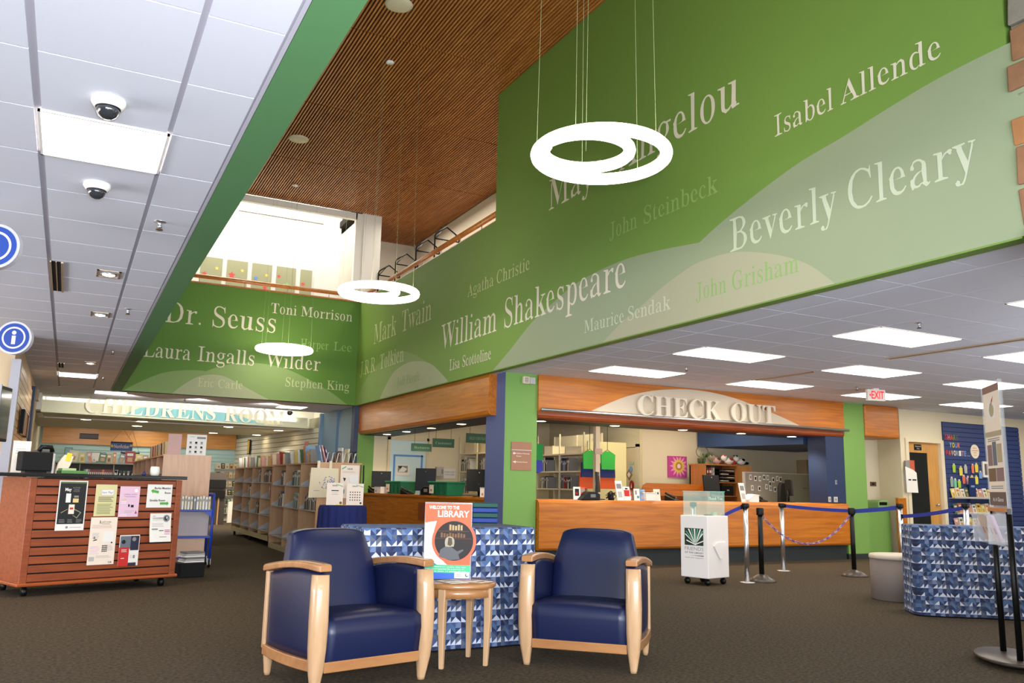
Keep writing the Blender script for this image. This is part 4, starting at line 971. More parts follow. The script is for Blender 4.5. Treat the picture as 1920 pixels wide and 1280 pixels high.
# round table with a navy pleated skirt
t = thing('skirted_table', (3.62, 12.25, 0), 0, 'small round table with a pleated navy skirt at the end of the long bookcase', 'table')
m_ = MB(); n = 96; vs = []; fs = []
for zi, z in enumerate((.895, .885, .84, .5, .25, .01)):
    for k in range(n):
        a = 2*pi*k/n; r = .335-.01*(zi == 0)+(.895-z)*.03+(.011+.01*(.895-z))*sin(k*2*pi/n*18)*(zi > 1); vs.append((r*cos(a), r*sin(a), z))
for i in range(5):
    for k in range(n): fs.append((i*n+k, i*n+(k+1) % n, (i+1)*n+(k+1) % n, (i+1)*n+k))
fs.append(tuple(range(n))); m_.add(vs, fs, None, True).build('table_skirt', NAVYF, t)
MB().lathe([(.3, .85), (.3, .88)], None, 24).build('tabletop', LGREY, t); MB().lathe([(.2, 0), (.2, .02), (.03, .04), (.03, .85)], None, 16).build('pedestal', GREY, t)

# ottoman
t = thing('ottoman', (8.76, 6.92, 0), 0, 'grey drum ottoman with a pale top beside the long cloth covered table', 'ottoman')
MB().lathe([(.30, 0), (.315, .012), (.315, .465)], None, 40).build('drum', mat('ottoman_grey', (116, 104, 98), .7), t)
MB().lathe([(.315, .466), (.323, .475), (.323, .505), (.308, .518)], None, 40).build('seat_pad', mat('ottoman_top', (196, 184, 166), .5), t)

# ---------------------------------------------------------------- information desk
A0 = radians(21.5); dk = thing('information_desk', (-.33, 10.17, 0), A0, 'rolling cherry wood information desk with a slatted front and black top', 'desk')
W_, D_ = 1.66, .78
MB().box(.0, W_, .03, D_, .13, 1.205).build('body', CHERRY, dk)
for k in range(12): MB().box(.07, W_-.065, -.008, .035, .145+.0885*k, .145+.0885*k+.075).build('slat', CHERRY, dk, bevel=.006)
m_ = MB(); m_.box(.066, W_-.06, .012, .031, .14, 1.205); m_.build('groove_backing', BLACKM, dk)
MB().box(-.005, .07, -.014, .05, .13, 1.205).build('corner_post', CHERRY, dk, bevel=.008); MB().box(W_-.065, W_+.005, -.014, .05, .13, 1.205).build('corner_post', CHERRY, dk, bevel=.008)
MB().box(-.03, W_+.03, -.035, D_, .10, .135).build('base_trim', wood('cherry_trim', (146, 66, 24), (170, 84, 34), (1.2, 10, 16)), dk, bevel=.012)
MB().box(-.34, W_+.05, -.04, D_+.02, 1.212, 1.25).build('desktop', LAPTOP, dk, bevel=.006)
def caster(m_, x, y, r=.045, mt=None):
    n = 16; m_.tube([(x-.02, y, r), (x+.02, y, r)], r, mt, n); m_.box(x-.012, x+.012, y-.012, y+.012, r, .105, mt)
for x, y in ((.08, .06), (W_-.12, .06), (.1, D_-.08), (W_-.1, D_-.08)):
    m_ = MB(); caster(m_, x, y); m_.build('caster', BLACK, dk)
def paper(name, u0, u1, z0, z1, label, fn_print, board=PAPER, cat='flyer', off=-.0225, parent_loc=(-.33, 10.17), rz=A0, curl=0, th=.0015):
    x, y = parent_loc[0]+cos(rz)*u0-sin(rz)*off, parent_loc[1]+sin(rz)*u0+cos(rz)*off
    t = thing(name, (x, y, z0), rz, label, cat); w, h = u1-u0, z1-z0
    m_ = MB(); n = 6; vs = []; fs = []
    for k in range(n+1):
        q = k/n; o_ = -curl*(1-q)**2*2.2; vs += [(0, o_, h*q), (w, o_, h*q), (0, o_+th, h*q), (w, o_+th, h*q)]
    for k in range(n):
        a = k*4; fs += [(a, a+1, a+5, a+4), (a+2, a+3, a+7, a+6), (a, a+2, a+6, a+4), (a+1, a+3, a+7, a+5)]
    fs += [(0, 1, 3, 2), (n*4, n*4+1, n*4+3, n*4+2)]
    m_.add(vs, fs).build('sheet', board, t)
    if fn_print and not curl: p_ = MB(); fn_print(p_, w, h); p_.build('print', None, t, recalc=False)
    elif fn_print:
        p_ = MB(); fn_print(p_, w, h); p_.v = [(a, b-curl*(1-min(1, c/h))**2*2.2, c) for a, b, c in p_.v]; p_.build('print', None, t, recalc=False)
    return t
def pr_black(m_, w, h):
    rect(m_, .012, w-.012, h*.13, h-.012, mat('poster_black', (24, 26, 26), .5)); rect(m_, .012, w-.012, h*.945, h-.012, mat('poster_olive', (96, 120, 66), .6), .0016)
    txt(m_, 'May', w*.22, h*.79, w*.22, .034, PAPER, 'bold'); txt(m_, 'AUTHOR', w*.48, h*.845, w*.26, .014, INKG); txt(m_, 'TALKS', w*.52, h*.81, w*.2, .014, INKG); txt(m_, 'ONLINE', w*.5, h*.775, w*.22, .014, INKG)
    rect(m_, w*.27, w*.44, h*.56, h*.74, PAPER, .0018); rect(m_, w*.52, w*.72, h*.56, h*.64, mat('may_gold', (222, 196, 130), .6), .0018); lines(m_, w*.55, w*.72, h*.66, h*.7, 2, PAPER)
    rect(m_, w*.4, w*.6, h*.33, h*.52, PAPERS, .0018); rect(m_, w*.44, w*.56, h*.42, h*.46, RED, .0022)
    poly(m_, [(w*.58, h*.44), (w*.86, h*.36), (w*.72, h*.24), (w*.56, h*.3), (w*.57, h*.31), (w*.71, h*.26), (w*.82, h*.355), (w*.58, h*.42)], mat('olive_line', (150, 146, 116), .6)); poly(m_, [(w*.14, h*.36), (w*.36, h*.43), (w*.37, h*.42), (w*.15, h*.345)], MATS['olive_line'])
    for k in range(3): lines(m_, w*(.1+.3*k), w*(.32+.3*k), h*.15, h*.23, 3, INKG)
    disc(m_, w*.4, h*.065, h*.025, INKG); rect(m_, w*.5, w*.9, h*.055, h*.07, LGREY)
paper('poster', .284, .578, .655, 1.178, 'black author talks poster on the slatted desk front, tallest of the papers', pr_black, cat='poster')
def pr_yel(m_, w, h):
    rect(m_, w*.26, w*.86, h*.66, h*.84, LGREY); rect(m_, w*.28, w*.84, h*.67, h*.83, PAPER, .0016); txt(m_, 'Item Play!', w*.31, h*.715, w*.5, h*.075, mat('ink_purple', (110, 90, 150), .7)); lines(m_, w*.15, w*.88, h*.45, h*.62, 4, INK); lines(m_, w*.12, w*.9, h*.06, h*.40, 7, mat('ink_olive', (120, 122, 80), .8))
paper('flyer', .668, .90, .80, 1.143, 'pale yellow flyer with a boxed heading on the slatted desk front', pr_yel, PAPERY)
def pr_pink(m_, w, h):
    disc(m_, w*.8, h*.86, w*.09, PAPER); txt(m_, 'LIVING WITH', w*.2, h*.72, w*.66, h*.035, MATS['ink_purple']); txt(m_, 'Friends & Books', w*.25, h*.65, w*.55, h*.035, MATS['ink_purple']); rect(m_, w*.1, w*.36, h*.55, h*.585, PAPERY); rect(m_, w*.46, w*.54, h*.33, h*.41, INK); rect(m_, w*.6, w*.74, h*.31, h*.39, INK); lines(m_, w*.1, w*.4, h*.42, h*.52, 2, PAPER); lines(m_, w*.3, w*.8, h*.12, h*.22, 2, LGREY); poly(m_, [(w*.82, h*.1), (w*.93, h*.1), (w*.875, h*.22)], mat('dull_red', (170, 60, 80), .7)); lines(m_, w*.1, w*.45, h*.02, h*.1, 2, PAPER)
paper('flyer', .934, 1.16, .79, 1.126, 'pink flyer with a small white disc on the slatted desk front', pr_pink, PAPERP)
def pr_dir(m_, w, h):
    txt(m_, 'Burke Meeting', w*.28, h*.80, w*.66, h*.09, INK, 'bold'); txt(m_, 'Room', w*.70, h*.60, w*.24, h*.085, INK, 'bold'); txt(m_, 'Struble Room', w*.12, h*.27, w*.62, h*.09, INK, 'bold')
    g = mat('arrow_green', (86, 168, 66), .6)
    poly(m_, [(w*.14, h*.73), (w*.24, h*.81), (w*.235, h*.77), (w*.46, h*.72), (w*.45, h*.61), (w*.24, h*.66), (w*.235, h*.61)], g); poly(m_, [(w*.9, h*.18), (w*.82, h*.28), (w*.82, h*.23), (w*.54, h*.23), (w*.54, h*.13), (w*.82, h*.13), (w*.82, h*.08)], g)
paper('room_sign', 1.245, 1.542, .89, 1.152, 'white paper sign with two green arrows to the meeting rooms on the desk front', pr_dir, cat='sign')
def pr_salm(m_, w, h):
    txt(m_, 'A', w*.3, h*.865, w*.1, h*.075, mat('deep_green', (40, 90, 60), .7), 'serif'); txt(m_, 'pril events', w*.42, h*.885, w*.34, h*.04, mat('ink_olive', (120, 122, 80)), 'serif'); lines(m_, w*.42, w*.72, h*.85, h*.875, 1, MATS['ink_olive']); lines(m_, w*.06, w*.94, h*.765, h*.845, 3, PINKP)
    rect(m_, w*.5, w*.92, h*.47, h*.7, PAPER); lines(m_, w*.1, w*.4, h*.55, h*.68, 4, LGREY); poly(m_, [(w*.14, h*.5), (w*.3, h*.52), (w*.28, h*.54), (w*.16, h*.52)], INK); poly(m_, [(w*.12, h*.56), (w*.2, h*.6), (w*.22, h*.54)], INK)
    for i in range(4):
        for j in range(4): rect(m_, w*(.5+.052*i), w*(.54+.052*i), h*(.27+.038*j), h*(.295+.038*j), INK)
    disc(m_, w*.85, h*.46, w*.03, INK); lines(m_, w*.68, w*.93, h*.29, h*.42, 4, LGREY); lines(m_, w*.06, w*.42, h*.22, h*.4, 5, PAPERP); lines(m_, w*.3, w*.95, h*.14, h*.2, 3, LGREY); rect(m_, w*.05, w*.25, h*.08, h*.17, LGREY); txt(m_, 'CA', w*.78, h*.03, w*.14, h*.035, INK, 'bold')
paper('poster', .649, .937, .283, .788, 'tall cream events poster low on the slatted desk front', pr_salm, PAPERS, 'poster')
def pr_red(m_, w, h):
    rect(m_, w*.03, w*.97, h*.55, h*.97, mat('photo_grey_blue', (104, 110, 120), .6)); rect(m_, w*.55, w*.97, h*.5, h*.97, mat('photo_navy', (38, 40, 60), .6), .0016); disc(m_, w*.72, h*.86, w*.1, INKG, .0018); disc(m_, w*.2, h*.78, w*.1, INK, .0018); rect(m_, 0, w*.5, 0, h*.6, RED, .0019); lines(m_, w*.12, w*.42, h*.44, h*.55, 3, PAPER, d=.0024); lines(m_, w*.12, w*.36, h*.22, h*.28, 1, PAPER, d=.0024); rect(m_, w*.5, w*.9, 0, h*.1, MATS['photo_navy'], .002); rect(m_, w*.72, w*.82, h*.24, h*.34, INKG, .002); lines(m_, w*.58, w*.68, h*.24, h*.36, 3, LGREY)
paper('flyer', .983, 1.208, .255, .59, 'flyer with a red corner and dark photo, lowest on the slatted desk front', pr_red)
def pr_help(m_, w, h):
    txt(m_, 'GET', w*.12, h*.88, w*.14, h*.035, INK); txt(m_, 'VOLUNTEERED', w*.12, h*.81, w*.5, h*.04, INK, 'bold'); txt(m_, 'OR JOB SKILLS', w*.12, h*.755, w*.5, h*.03, INKG); disc(m_, w*.77, h*.82, w*.16, INKG); disc(m_, w*.77, h*.82, w*.1, mat('photo_navy', (38, 40, 60)), .0018); disc(m_, w*.79, h*.84, w*.04, PAPER, .002)
    rect(m_, w*.1, w*.38, h*.42, h*.47, INKG); rect(m_, w*.44, w*.66, h*.38, h*.405, INK); rect(m_, w*.7, w*.96, h*.39, h*.42, mat('magenta', (196, 80, 150), .6)); rect(m_, w*.7, w*.96, h*.33, h*.36, MATS['magenta']); lines(m_, w*.68, w*.95, h*.24, h*.3, 1, MATS['magenta']); lines(m_, w*.45, w*.9, h*.14, h*.2, 1, INKG); lines(m_, w*.1, w*.7, h*.52, h*.66, 3, LGREY)
paper('flyer', 1.305, 1.558, .505, .825, 'white curling flyer with a round photo below the arrow sign on the desk front', pr_help, curl=.018)

def onplane(u, v, p0=(-.33, 10.17), rz=A0): return (p0[0]+cos(rz)*u-sin(rz)*v, p0[1]+sin(rz)*u+cos(rz)*v)
ZT = 1.2515
x, y = onplane(.16, .35); t = thing('document_box', (x, y, ZT), A0, 'black box shaped monitor back on the left of the information desk', 'monitor')
MB().box(-.17, .14, -.09, .07, .02, .225).build('casing', BLACKM, t, bevel=.012); MB().box(.142, .165, -.07, .06, .0, .215).build('side_panel', LGREY, t); MB().box(-.12, .1, -.06, .05, 0, .02).build('stand', BLACK, t)
x, y = onplane(.10, .62); t = thing('sign_holder', (x, y, ZT), A0, 'white notice in a clear holder behind the black monitor on the desk', 'sign')
MB().box(-.09, .09, -.003, .003, .0, .345).build('sheet', PAPER, t); MB().box(-.095, .095, -.04, .04, 0, .004).build('foot', ACRYL, t)
m_ = MB(); txt(m_, 'Please sign in', -.075, .315, .15, .012, PINKP, d=.004); lines(m_, -.06, .06, .2, .27, 3, LGREY, d=.004); m_.build('print', None, t, recalc=False)
x, y = onplane(.55, .36); t = thing('pencil_box', (x, y, ZT), A0, 'low green box with a pale lid on the information desk', 'box')
MB().box(-.14, .14, -.07, .07, 0, .035).build('box_body', mat('box_green', (84, 132, 72), .5), t, bevel=.006); MB().box(-.13, .02, -.06, .06, .035, .06).build('lid', mat('lid_green', (168, 190, 140), .5), t, bevel=.004)
x, y = onplane(.46, .6); t = thing('paper_stack', (x, y, ZT), A0+.2, 'leaning cream papers with a yellow note beside the black monitor', 'papers')
m_ = MB(); m_.prism([(0, 0), (.12, 0), (.17, .10), (.20, .2), (.1, .215), (.03, .12)], lambda u, v, d: (u, d, v), -.01, .01); m_.build('sheet', PAPERS, t); m_ = MB(); m_.prism([(.10, .15), (.16, .14), (.18, .23), (.12, .24)], lambda u, v, d: (u, d, v), -.016, -.011); m_.build('note', YELLOW, t)
x, y = onplane(.34, .62); t = thing('desk_phone', (x, y, ZT), A0, 'grey and black desk phone behind the black monitor', 'phone')
m_ = MB(); m_.hexa([(-.1, -.09, 0), (.1, -.09, 0), (.1, .09, 0), (-.1, .09, 0), (-.1, -.09, .10), (.1, -.09, .10), (.1, .09, .26), (-.1, .09, .26)]); m_.build('phone_body', mat('phone_grey', (96, 90, 90), .5), t, bevel=.01); MB().tube([(-.07, -.02, .24), (-.05, -.03, .29), (.05, -.03, .29), (.07, -.02, .24)], .026, None, 10).build('handset', BLACK, t)
x, y = onplane(1.52, .40); t = thing('mug', (x, y, ZT), A0, 'white rounded mug near the right end of the desk top', 'mug')
MB().lathe([(.038, 0), (.05, .015), (.055, .05), (.052, .09), (.046, .11)], None, 24).build('cup', WHITE, t); MB().lathe([(.046, .11), (.047, .114)], None, 24).build('rim', GREY, t)
x, y = onplane(1.40, .42); t = thing('stapler', (x, y, ZT), 0, 'small dark blue object on the desk top beside the white mug', 'bottle'); MB().lathe([(.02, 0), (.022, .02), (.012, .045), (.006, .05)], None, 14).build('cap', mat('deep_blue', (30, 44, 100), .4), t)
# cables and things on the floor by the desk
t = thing('floor_cable', (.25, 10.9, 0), 0, 'thin black cable hanging to the carpet under the information desk', 'cable'); MB().tube([(0, 0, .1), (-.03, .0, .03), (-.16, -.02, .008), (-.35, .0, .008)], .006).build('cable', BLACK, t)
t = thing('magazine_pile', (1.52, 11.75, 0), .3, 'low stack of magazines on the carpet behind the right end of the desk', 'magazines')
for k in range(6): MB().box(-.13+.01*(k % 3), .13, -.1, .1, .18+.022*k, .18+.022*k+.018).build('magazine', [PAPER, LGREY, GREY][k % 3], t)
MB().box(-.2, .12, -.15, .12, 0, .178).build('crate', BLACKM, t, bevel=.01)

# left wall signs, screen and rack
def info(loc, label):
    t = thing('information_sign', loc, radians(-20), label, 'sign', 'round information signs')
    n = 36; fn = lambda u, v, d: (u, -d, v); circ = lambda r: [(r*cos(2*pi*k/n), r*sin(2*pi*k/n)) for k in range(n)]
    m_ = MB(); m_.prism(circ(.148), fn, -.025, .025); m_.build('disc', mat('sign_rim', (206, 206, 212), .3, metal=.3), t)
    m_ = MB(); m_.add([fn(u, v, .0262) for u, v in circ(.130)], [tuple(range(n))], SIGNBLUE)
    a, b = circ(.098), circ(.084); m_.add([fn(u, v, .0275) for u, v in a]+[fn(u, v, .0275) for u, v in b], [(k, (k+1) % n, n+(k+1) % n, n+k) for k in range(n)], PAPER)
    m_.add([fn(.018*cos(2*pi*k/16), .045+.018*sin(2*pi*k/16), .0275) for k in range(16)], [tuple(range(16))], PAPER); m_.add([fn(u, v, .0275) for u, v in [(-.016, -.058), (.016, -.058), (.016, .018), (-.016, .018)]], [(0, 1, 2, 3)], PAPER); m_.build('emblem', None, t, recalc=False)
    MB().tube([(-.25, 0, 0), (-.1, 0, 0)], .012).build('bracket', GREY, t)
info((-.525, 8.6, 2.42), 'round blue information sign with a white letter i at the left edge')
info((-.54, 6.2, 2.66), 'second round blue information sign, mostly cut off by the left edge above the other')
t = thing('kiosk', (-.665, 11.72, 0), 0, 'tall grey post carrying a screen at the far left edge', 'kiosk'); MB().box(-.05, .05, -.10, .10, 0, 2.6).build('post', mat('post_grey', (176, 174, 180), .5), t)
t = thing('wall_screen', (-.70, 11.20, 1.60), radians(76), 'black framed screen on the grey post at the far left edge', 'screen'); MB().box(-.19, .19, 0, .05, 0, .62).build('frame', BLACK, t, bevel=.01); MB().box(-.21, -.19, -.01, .05, -.01, .63).build('side_trim', mat('post_grey', (176, 174, 180)), t); MB().box(-.165, .165, -.004, 0, .03, .58).build('screen', mat('screen_glass', (64, 66, 60), .06, coat=1), t)
t = thing('leaflet_rack', (-.66, 14.6, 1.25), 0, 'wooden leaflet holders on the slatted left wall', 'rack')
for k in range(5):
    for r in range(2):
        MB().box(0, .05, -.9+.4*k, -.62+.4*k, .02+.55*r, .40+.5*r).build('pocket', [CHERRY, BLACKM, BRONZE][(k+r) % 3], t); MB().box(.012, .03, -.88+.4*k, -.64+.4*k, .1+.55*r, .46+.5*r).build('leaflet', [PAPER, PAPERP, PAPERS][(k+2*r) % 3], t)

# ---------------------------------------------------------------- books
BKM = {}
PAL = [('white', (224, 220, 210)), ('cream', (222, 206, 172)), ('red', (150, 44, 40)), ('navy', (40, 48, 84)), ('grey', (140, 138, 138)), ('black', (40, 38, 40)), ('pink', (206, 150, 146)), ('tan', (184, 146, 100)), ('green', (72, 112, 76)), ('pale blue', (130, 160, 190)), ('yellow', (220, 196, 96)), ('orange', (210, 116, 60)), ('brown', (104, 70, 52)), ('purple', (94, 70, 110)), ('teal', (116, 176, 160))]
PALD = dict(PAL)
def bmat(c): return mat('cover_'+c.replace(' ', '_'), PALD[c], .45)
def book_mesh(w, h, d, c):   # w thickness along x, spine towards -Y
    k = (round(w, 3), round(h, 3), round(d, 3), c)
    if k not in BKM:
        m_ = MB(); cv, pg = bmat(c), PAPER
        m_.box(0, w, 0, .003, 0, h, cv).box(0, .002, 0, d, 0, h, cv).box(w-.002, w, 0, d, 0, h, cv).box(.002, w-.002, .003, d-.004, .003, h-.003, pg)
        m_.box(w*.25, w*.75, -.0006, 0, h*.62, h*.8, PAPER if c not in ('white', 'cream') else INKG)
        o = m_.build('book', None); BKM[k] = o.data; return o
    o = bpy.data.objects.new('book', BKM[k]); COL.objects.link(o); return o
def book(x, y, z, w, h, d, c, rz=0, lean=0, tilt=0, label='', group=None):
    o = book_mesh(w, h, d, c); o.rotation_euler = (tilt, lean, rz); o.location = (x, y, z); return tag(o, label, 'book', group)
BR = random.Random(11)

# long mobile bookcase, its shelves facing the aisle on the left (-X)
BX = 3.5
def bookcase(x0, y0, y1, H, D, label, bays, levels, wheels, name='bookcase', sup=.0, face=-1, wedge=True):
    t = thing(name, (x0, y0, 0), 0, label, 'bookcase'); L = y1-y0; s = 1
    z0 = .10 if wheels else 0
    ps_ = [0]+[b-y0 for b in bays]+[L]
    for k, p in enumerate(ps_):
        a = max(0, min(L-.022, p-.011)); MB().box(0, D, a, a+.022, z0, H).build('side_panel', SHELFW, t)
    MB().box(D-.012, D, 0, L, z0, H-.02).build('back_panel', mat('back_tan', (176, 136, 96), .6), t)
    MB().box(-.01, D+.01, -.01, L+.01, H-.022, H).build('top_board', SHELFW, t)
    MB().box(0, D, 0, L, z0, z0+.09).build('plinth', mat('plinth_pale', (196, 186, 150), .6), t)
    for k in range(len(ps_)-1):
        for z in levels:
            MB().box(-.0, D-.02, ps_[k]+.014, ps_[k+1]-.014, z-.018, z).build('shelf', LGREY, t)
            if wedge:
                m_ = MB(); yy = ps_[k+1]-.03; w = .006
                m_.prism([(0, z), (D*.85, z), (D*.85, z+.23), (D*.5, z+.23), (0.02, z+.04)], lambda u, v, d: (u, d, v), yy-w, yy); m_.build('divider', mat('divider_grey', (184, 180, 182), .5), t)
    if wheels:
        for y in (.15, L/2, L-.15):
            m_ = MB(); caster(m_, .06, y, .04); m_.build('caster', BLACK, t)
    return t
D2 = .36
bookcase(BX, 13.30, 16.62, 1.535, .70, 'near unit of the long bookcase, deep bays with a timber end panel facing the view', (14.42, 15.52), (.24, .78, 1.16), False)
bookcase(BX, 16.66, 20.75, 1.52, .70, 'far wheeled unit of the long bookcase with four rows of grey shelves', (17.68, 18.66, 19.62), (.28, .58, .90, 1.205), True)
# upright books in the bays
GB = 'upright books in the long bookcase'
def bay(y0, z, n, cols, yend, bayname, hs=(.2, .27)):
    y = y0
    for k in range(n):
        w = BR.uniform(.035, .075); c = cols[k % len(cols)]
        if y+w > yend: break
        o = book(BX+.004, y+w, z+.001, w, BR.uniform(*hs), .16, c, rz=-pi/2, label='%s book in long bookcase, %s, %s from the near side' % (c, bayname, NTH[k]), group=GB); y += w+.001
bay(13.34, 1.16, 9, ['brown', 'navy', 'purple', 'brown', 'grey', 'navy', 'purple', 'brown', 'tan'], 14.3, 'near bay, upper shelf'); bay(13.34, .78, 13, ['black', 'white', 'brown', 'grey', 'green', 'black', 'white', 'brown', 'grey', 'black', 'grey', 'black', 'green'], 14.3, 'near bay, lower shelf')
bay(14.46, 1.16, 9, ['grey', 'green', 'white', 'black', 'grey', 'teal', 'navy', 'navy', 'navy'], 15.4, 'second bay, upper shelf'); bay(14.46, .78, 7, ['white', 'black', 'grey', 'teal', 'grey', 'teal', 'grey'], 15.4, 'second bay, lower shelf')
bay(15.66, 1.16, 4, ['white', 'navy', 'brown', 'navy'], 16.4, 'third bay, upper shelf'); bay(15.66, .78, 6, ['white', 'navy', 'purple', 'white', 'navy', 'brown'], 16.4, 'third bay, lower shelf')
bay(16.75, 1.205, 12, ['red', 'brown', 'grey', 'white', 'black', 'red', 'brown', 'navy', 'black', 'grey', 'brown', 'red'], 17.6, 'wheeled unit bay one, top shelf', (.2, .25)); bay(16.75, .90, 3, ['red', 'white', 'brown'], 17.6, 'wheeled unit bay one, second shelf', (.2, .25))
bay(17.76, 1.205, 4, ['grey', 'navy', 'brown', 'white'], 18.6, 'wheeled unit bay two, top shelf', (.2, .25)); bay(17.76, .58, 5, ['black', 'brown', 'white', 'green', 'black'], 18.6, 'wheeled unit bay two, third shelf', (.2, .25))
bay(18.75, .90, 5, ['white', 'red', 'navy', 'white', 'brown'], 19.6, 'wheeled unit bay three, second shelf', (.2, .25)); bay(18.75, .58, 3, ['white', 'brown', 'grey'], 19.6, 'wheeled unit bay three, third shelf', (.2, .25))
# books propped on top, leaning away from the near end
tops = ['grey', 'tan', 'pale blue', 'orange', 'green', 'white', 'yellow', 'cream', 'white', 'pale blue', 'grey', 'white', 'cream', 'red', 'pink', 'pink', 'cream', 'pink', 'tan', 'cream', 'white', 'pink', 'tan', 'cream', 'green', 'white', 'cream', 'grey', 'cream', 'pink', 'tan', 'white', 'green', 'cream', 'white']
y = 14.15; GT = 'books propped along the top of the long bookcase'
for k, c in enumerate(tops):
    h = .30 if k in (3, 2) else BR.uniform(.2, .27); st_p = .17 if k < 12 else .20
    o = book(BX+.06+BR.uniform(-.01, .05), y+.02, 1.537 if y < 16.6 else 1.522, BR.uniform(.012, .03), h, .17, c, rz=-pi/2, lean=0, tilt=0, label='%s book propped on top of the long bookcase, %s from the near end' % (c, NTH[k]), group=GT)
    o.rotation_euler = (0, radians(-24 if k > 3 else -12), -pi/2+BR.uniform(-.2, .2)); y += st_p
# near end display stands with books and white wire easels
def easel(loc, label, cols):
    t = thing('wire_easel', loc, radians(10), label, 'stand', 'white wire easels'); 
    for dx in (-.09, 0, .09): MB().tube([(dx-.06, -.05, 0), (dx-.01, 0, .15), (dx+.02, 0, .16), (dx+.06, .03, .0)], .006, None, 6).build('wire', WHITE, t)
easel((3.78, 13.45, 1.537), 'white wire easel on the near end of the long bookcase, left one', None); easel((4.05, 13.42, 1.537), 'white wire easel on the near end of the long bookcase, right one', None)
for k, (x, c, h, l) in enumerate([(3.62, 'pale blue', .27, -14), (3.68, 'pink', .28, -18), (3.73, 'purple', .26, -20), (3.86, 'brown', .2, 20), (3.95, 'white', .24, -2), (4.03, 'cream', .23, 6), (4.12, 'black', .2, 18)]):
    o = book(x, 13.55, 1.538+.004, .022, h, .16, c, rz=.15, label='%s book behind the wire easels on the long bookcase, %s from the left' % (c, NTH[k]), group='books on the near end of the long bookcase'); o.rotation_euler = (0, radians(l), .15)
# end panel poster, tote bag and card signs
def pr_ad(m_, w, h):
    poly(m_, [(w*.06, h*.9), (w*.3, h*.98), (w*.28, h*.93), (w*.06, h*.86)], mat('leaf_green', (120, 180, 130), .7)); txt(m_, 'Adult', w*.34, h*.86, w*.3, h*.06, mat('deep_green', (40, 90, 60)), 'serif'); lines(m_, w*.1, w*.9, h*.76, h*.82, 2, PINKP); rect(m_, w*.5, w*.95, h*.45, h*.7, PAPER); poly(m_, [(w*.14, h*.62), (w*.3, h*.6), (w*.26, h*.54), (w*.2, h*.5), (w*.18, h*.56)], INK); rect(m_, w*.5, w*.7, h*.37, h*.41, INK); disc(m_, w*.85, h*.42, w*.03, INK); rect(m_, w*.06, w*.25, h*.14, h*.26, INKG); lines(m_, w*.4, w*.9, h*.1, h*.3, 4, LGREY)
paper('poster', 3.86, 4.165, .98, 1.50, 'pale poster on the end panel of the long bookcase', pr_ad, PAPERS, 'poster', off=0, parent_loc=(0, 13.282), rz=0)
t = thing('tote_bag', (3.36, 13.278, .98), 0, 'cream tote bag with a blue dotted print hanging on the bookcase end', 'bag')
m_ = MB(); m_.prism([(0, 0), (.47, .01), (.46, .46), (.02, .465)], lambda u, v, d: (u, -d+.02*sin(u*9)*0, v), 0, .02); m_.build('bag_body', mat('canvas', (224, 208, 176), .9), t, bevel=.004)
for x in (.14, .33): MB().box(x-.022, x+.022, -.01, .0, .44, .575).build('strap', mat('canvas', (224, 208, 176)), t)
m_ = MB(); rr = random.Random(5)
for k in range(46):
    a = rr.uniform(0, 2*pi); r = rr.uniform(0, 1)**.6; u = .25+.12*r*cos(a)+.03; v = .24+.09*r*sin(a)+.03*cos(a); disc(m_, u, v, rr.uniform(.005, .009), PBLUE if k % 3 else mat('bead_navy', (40, 50, 110), .6), .0215, 8)
lines(m_, .08, .2, .1, .12, 1, INKG, d=.0215); m_.build('print', None, t, recalc=False)
def pr_card(dots):
    def f(m_, w, h):
        poly(m_, [(w*.5, h*.97), (w*.97, h*.86), (w*.97, h*.82), (w*.6, h*.92)], mat('leaf_green', (120, 180, 130))); txt(m_, 'Adults', w*.3, h*.85, w*.36, h*.07, MATS['deep_green'], 'serif')
        if dots:
            for i in range(5):
                for j in range(4): disc(m_, w*(.22+.14*i), h*(.24+.12*j), w*.035, INK, n=10)
            disc(m_, w*.85, h*.1, w*.06, MATS['photo_navy'])
        else:
            rect(m_, w*.28, w*.72, h*.63, h*.67, INK); lines(m_, w*.3, w*.7, h*.45, h*.58, 2, LGREY); disc(m_, w*.87, h*.1, w*.08, mat('card_brown', (130, 80, 60), .7)); rect(m_, w*.6, w*.98, 0, h*.04, YELLOW)
    return f
t = paper('card_sign', 3.355, 3.60, .898, 1.215, 'cream card sign with a dark bar, left one on the navy skirted table', pr_card(False), PAPERS, 'sign', off=0, parent_loc=(0, 12.2), rz=0)
MB().box(.0, .245, .0, .1, 0, .003).build('foot', ACRYL, t)
t = paper('card_sign', 3.645, 3.90, .898, 1.21, 'cream card sign with rows of dots, right one on the navy skirted table', pr_card(True), PAPERS, 'sign', off=0, parent_loc=(0, 12.18), rz=0)
MB().box(.0, .255, .0, .1, 0, .003).build('foot', ACRYL, t)
t = thing('small_leaflets', (3.63, 12.08, .896), 0, 'few red and yellow leaflets between the two card signs', 'leaflet'); MB().box(-.07, .0, -.03, .03, 0, .006, RED).box(-.09, -.03, -.05, -.01, .006, .009, YELLOW).build('sheet', None, t)

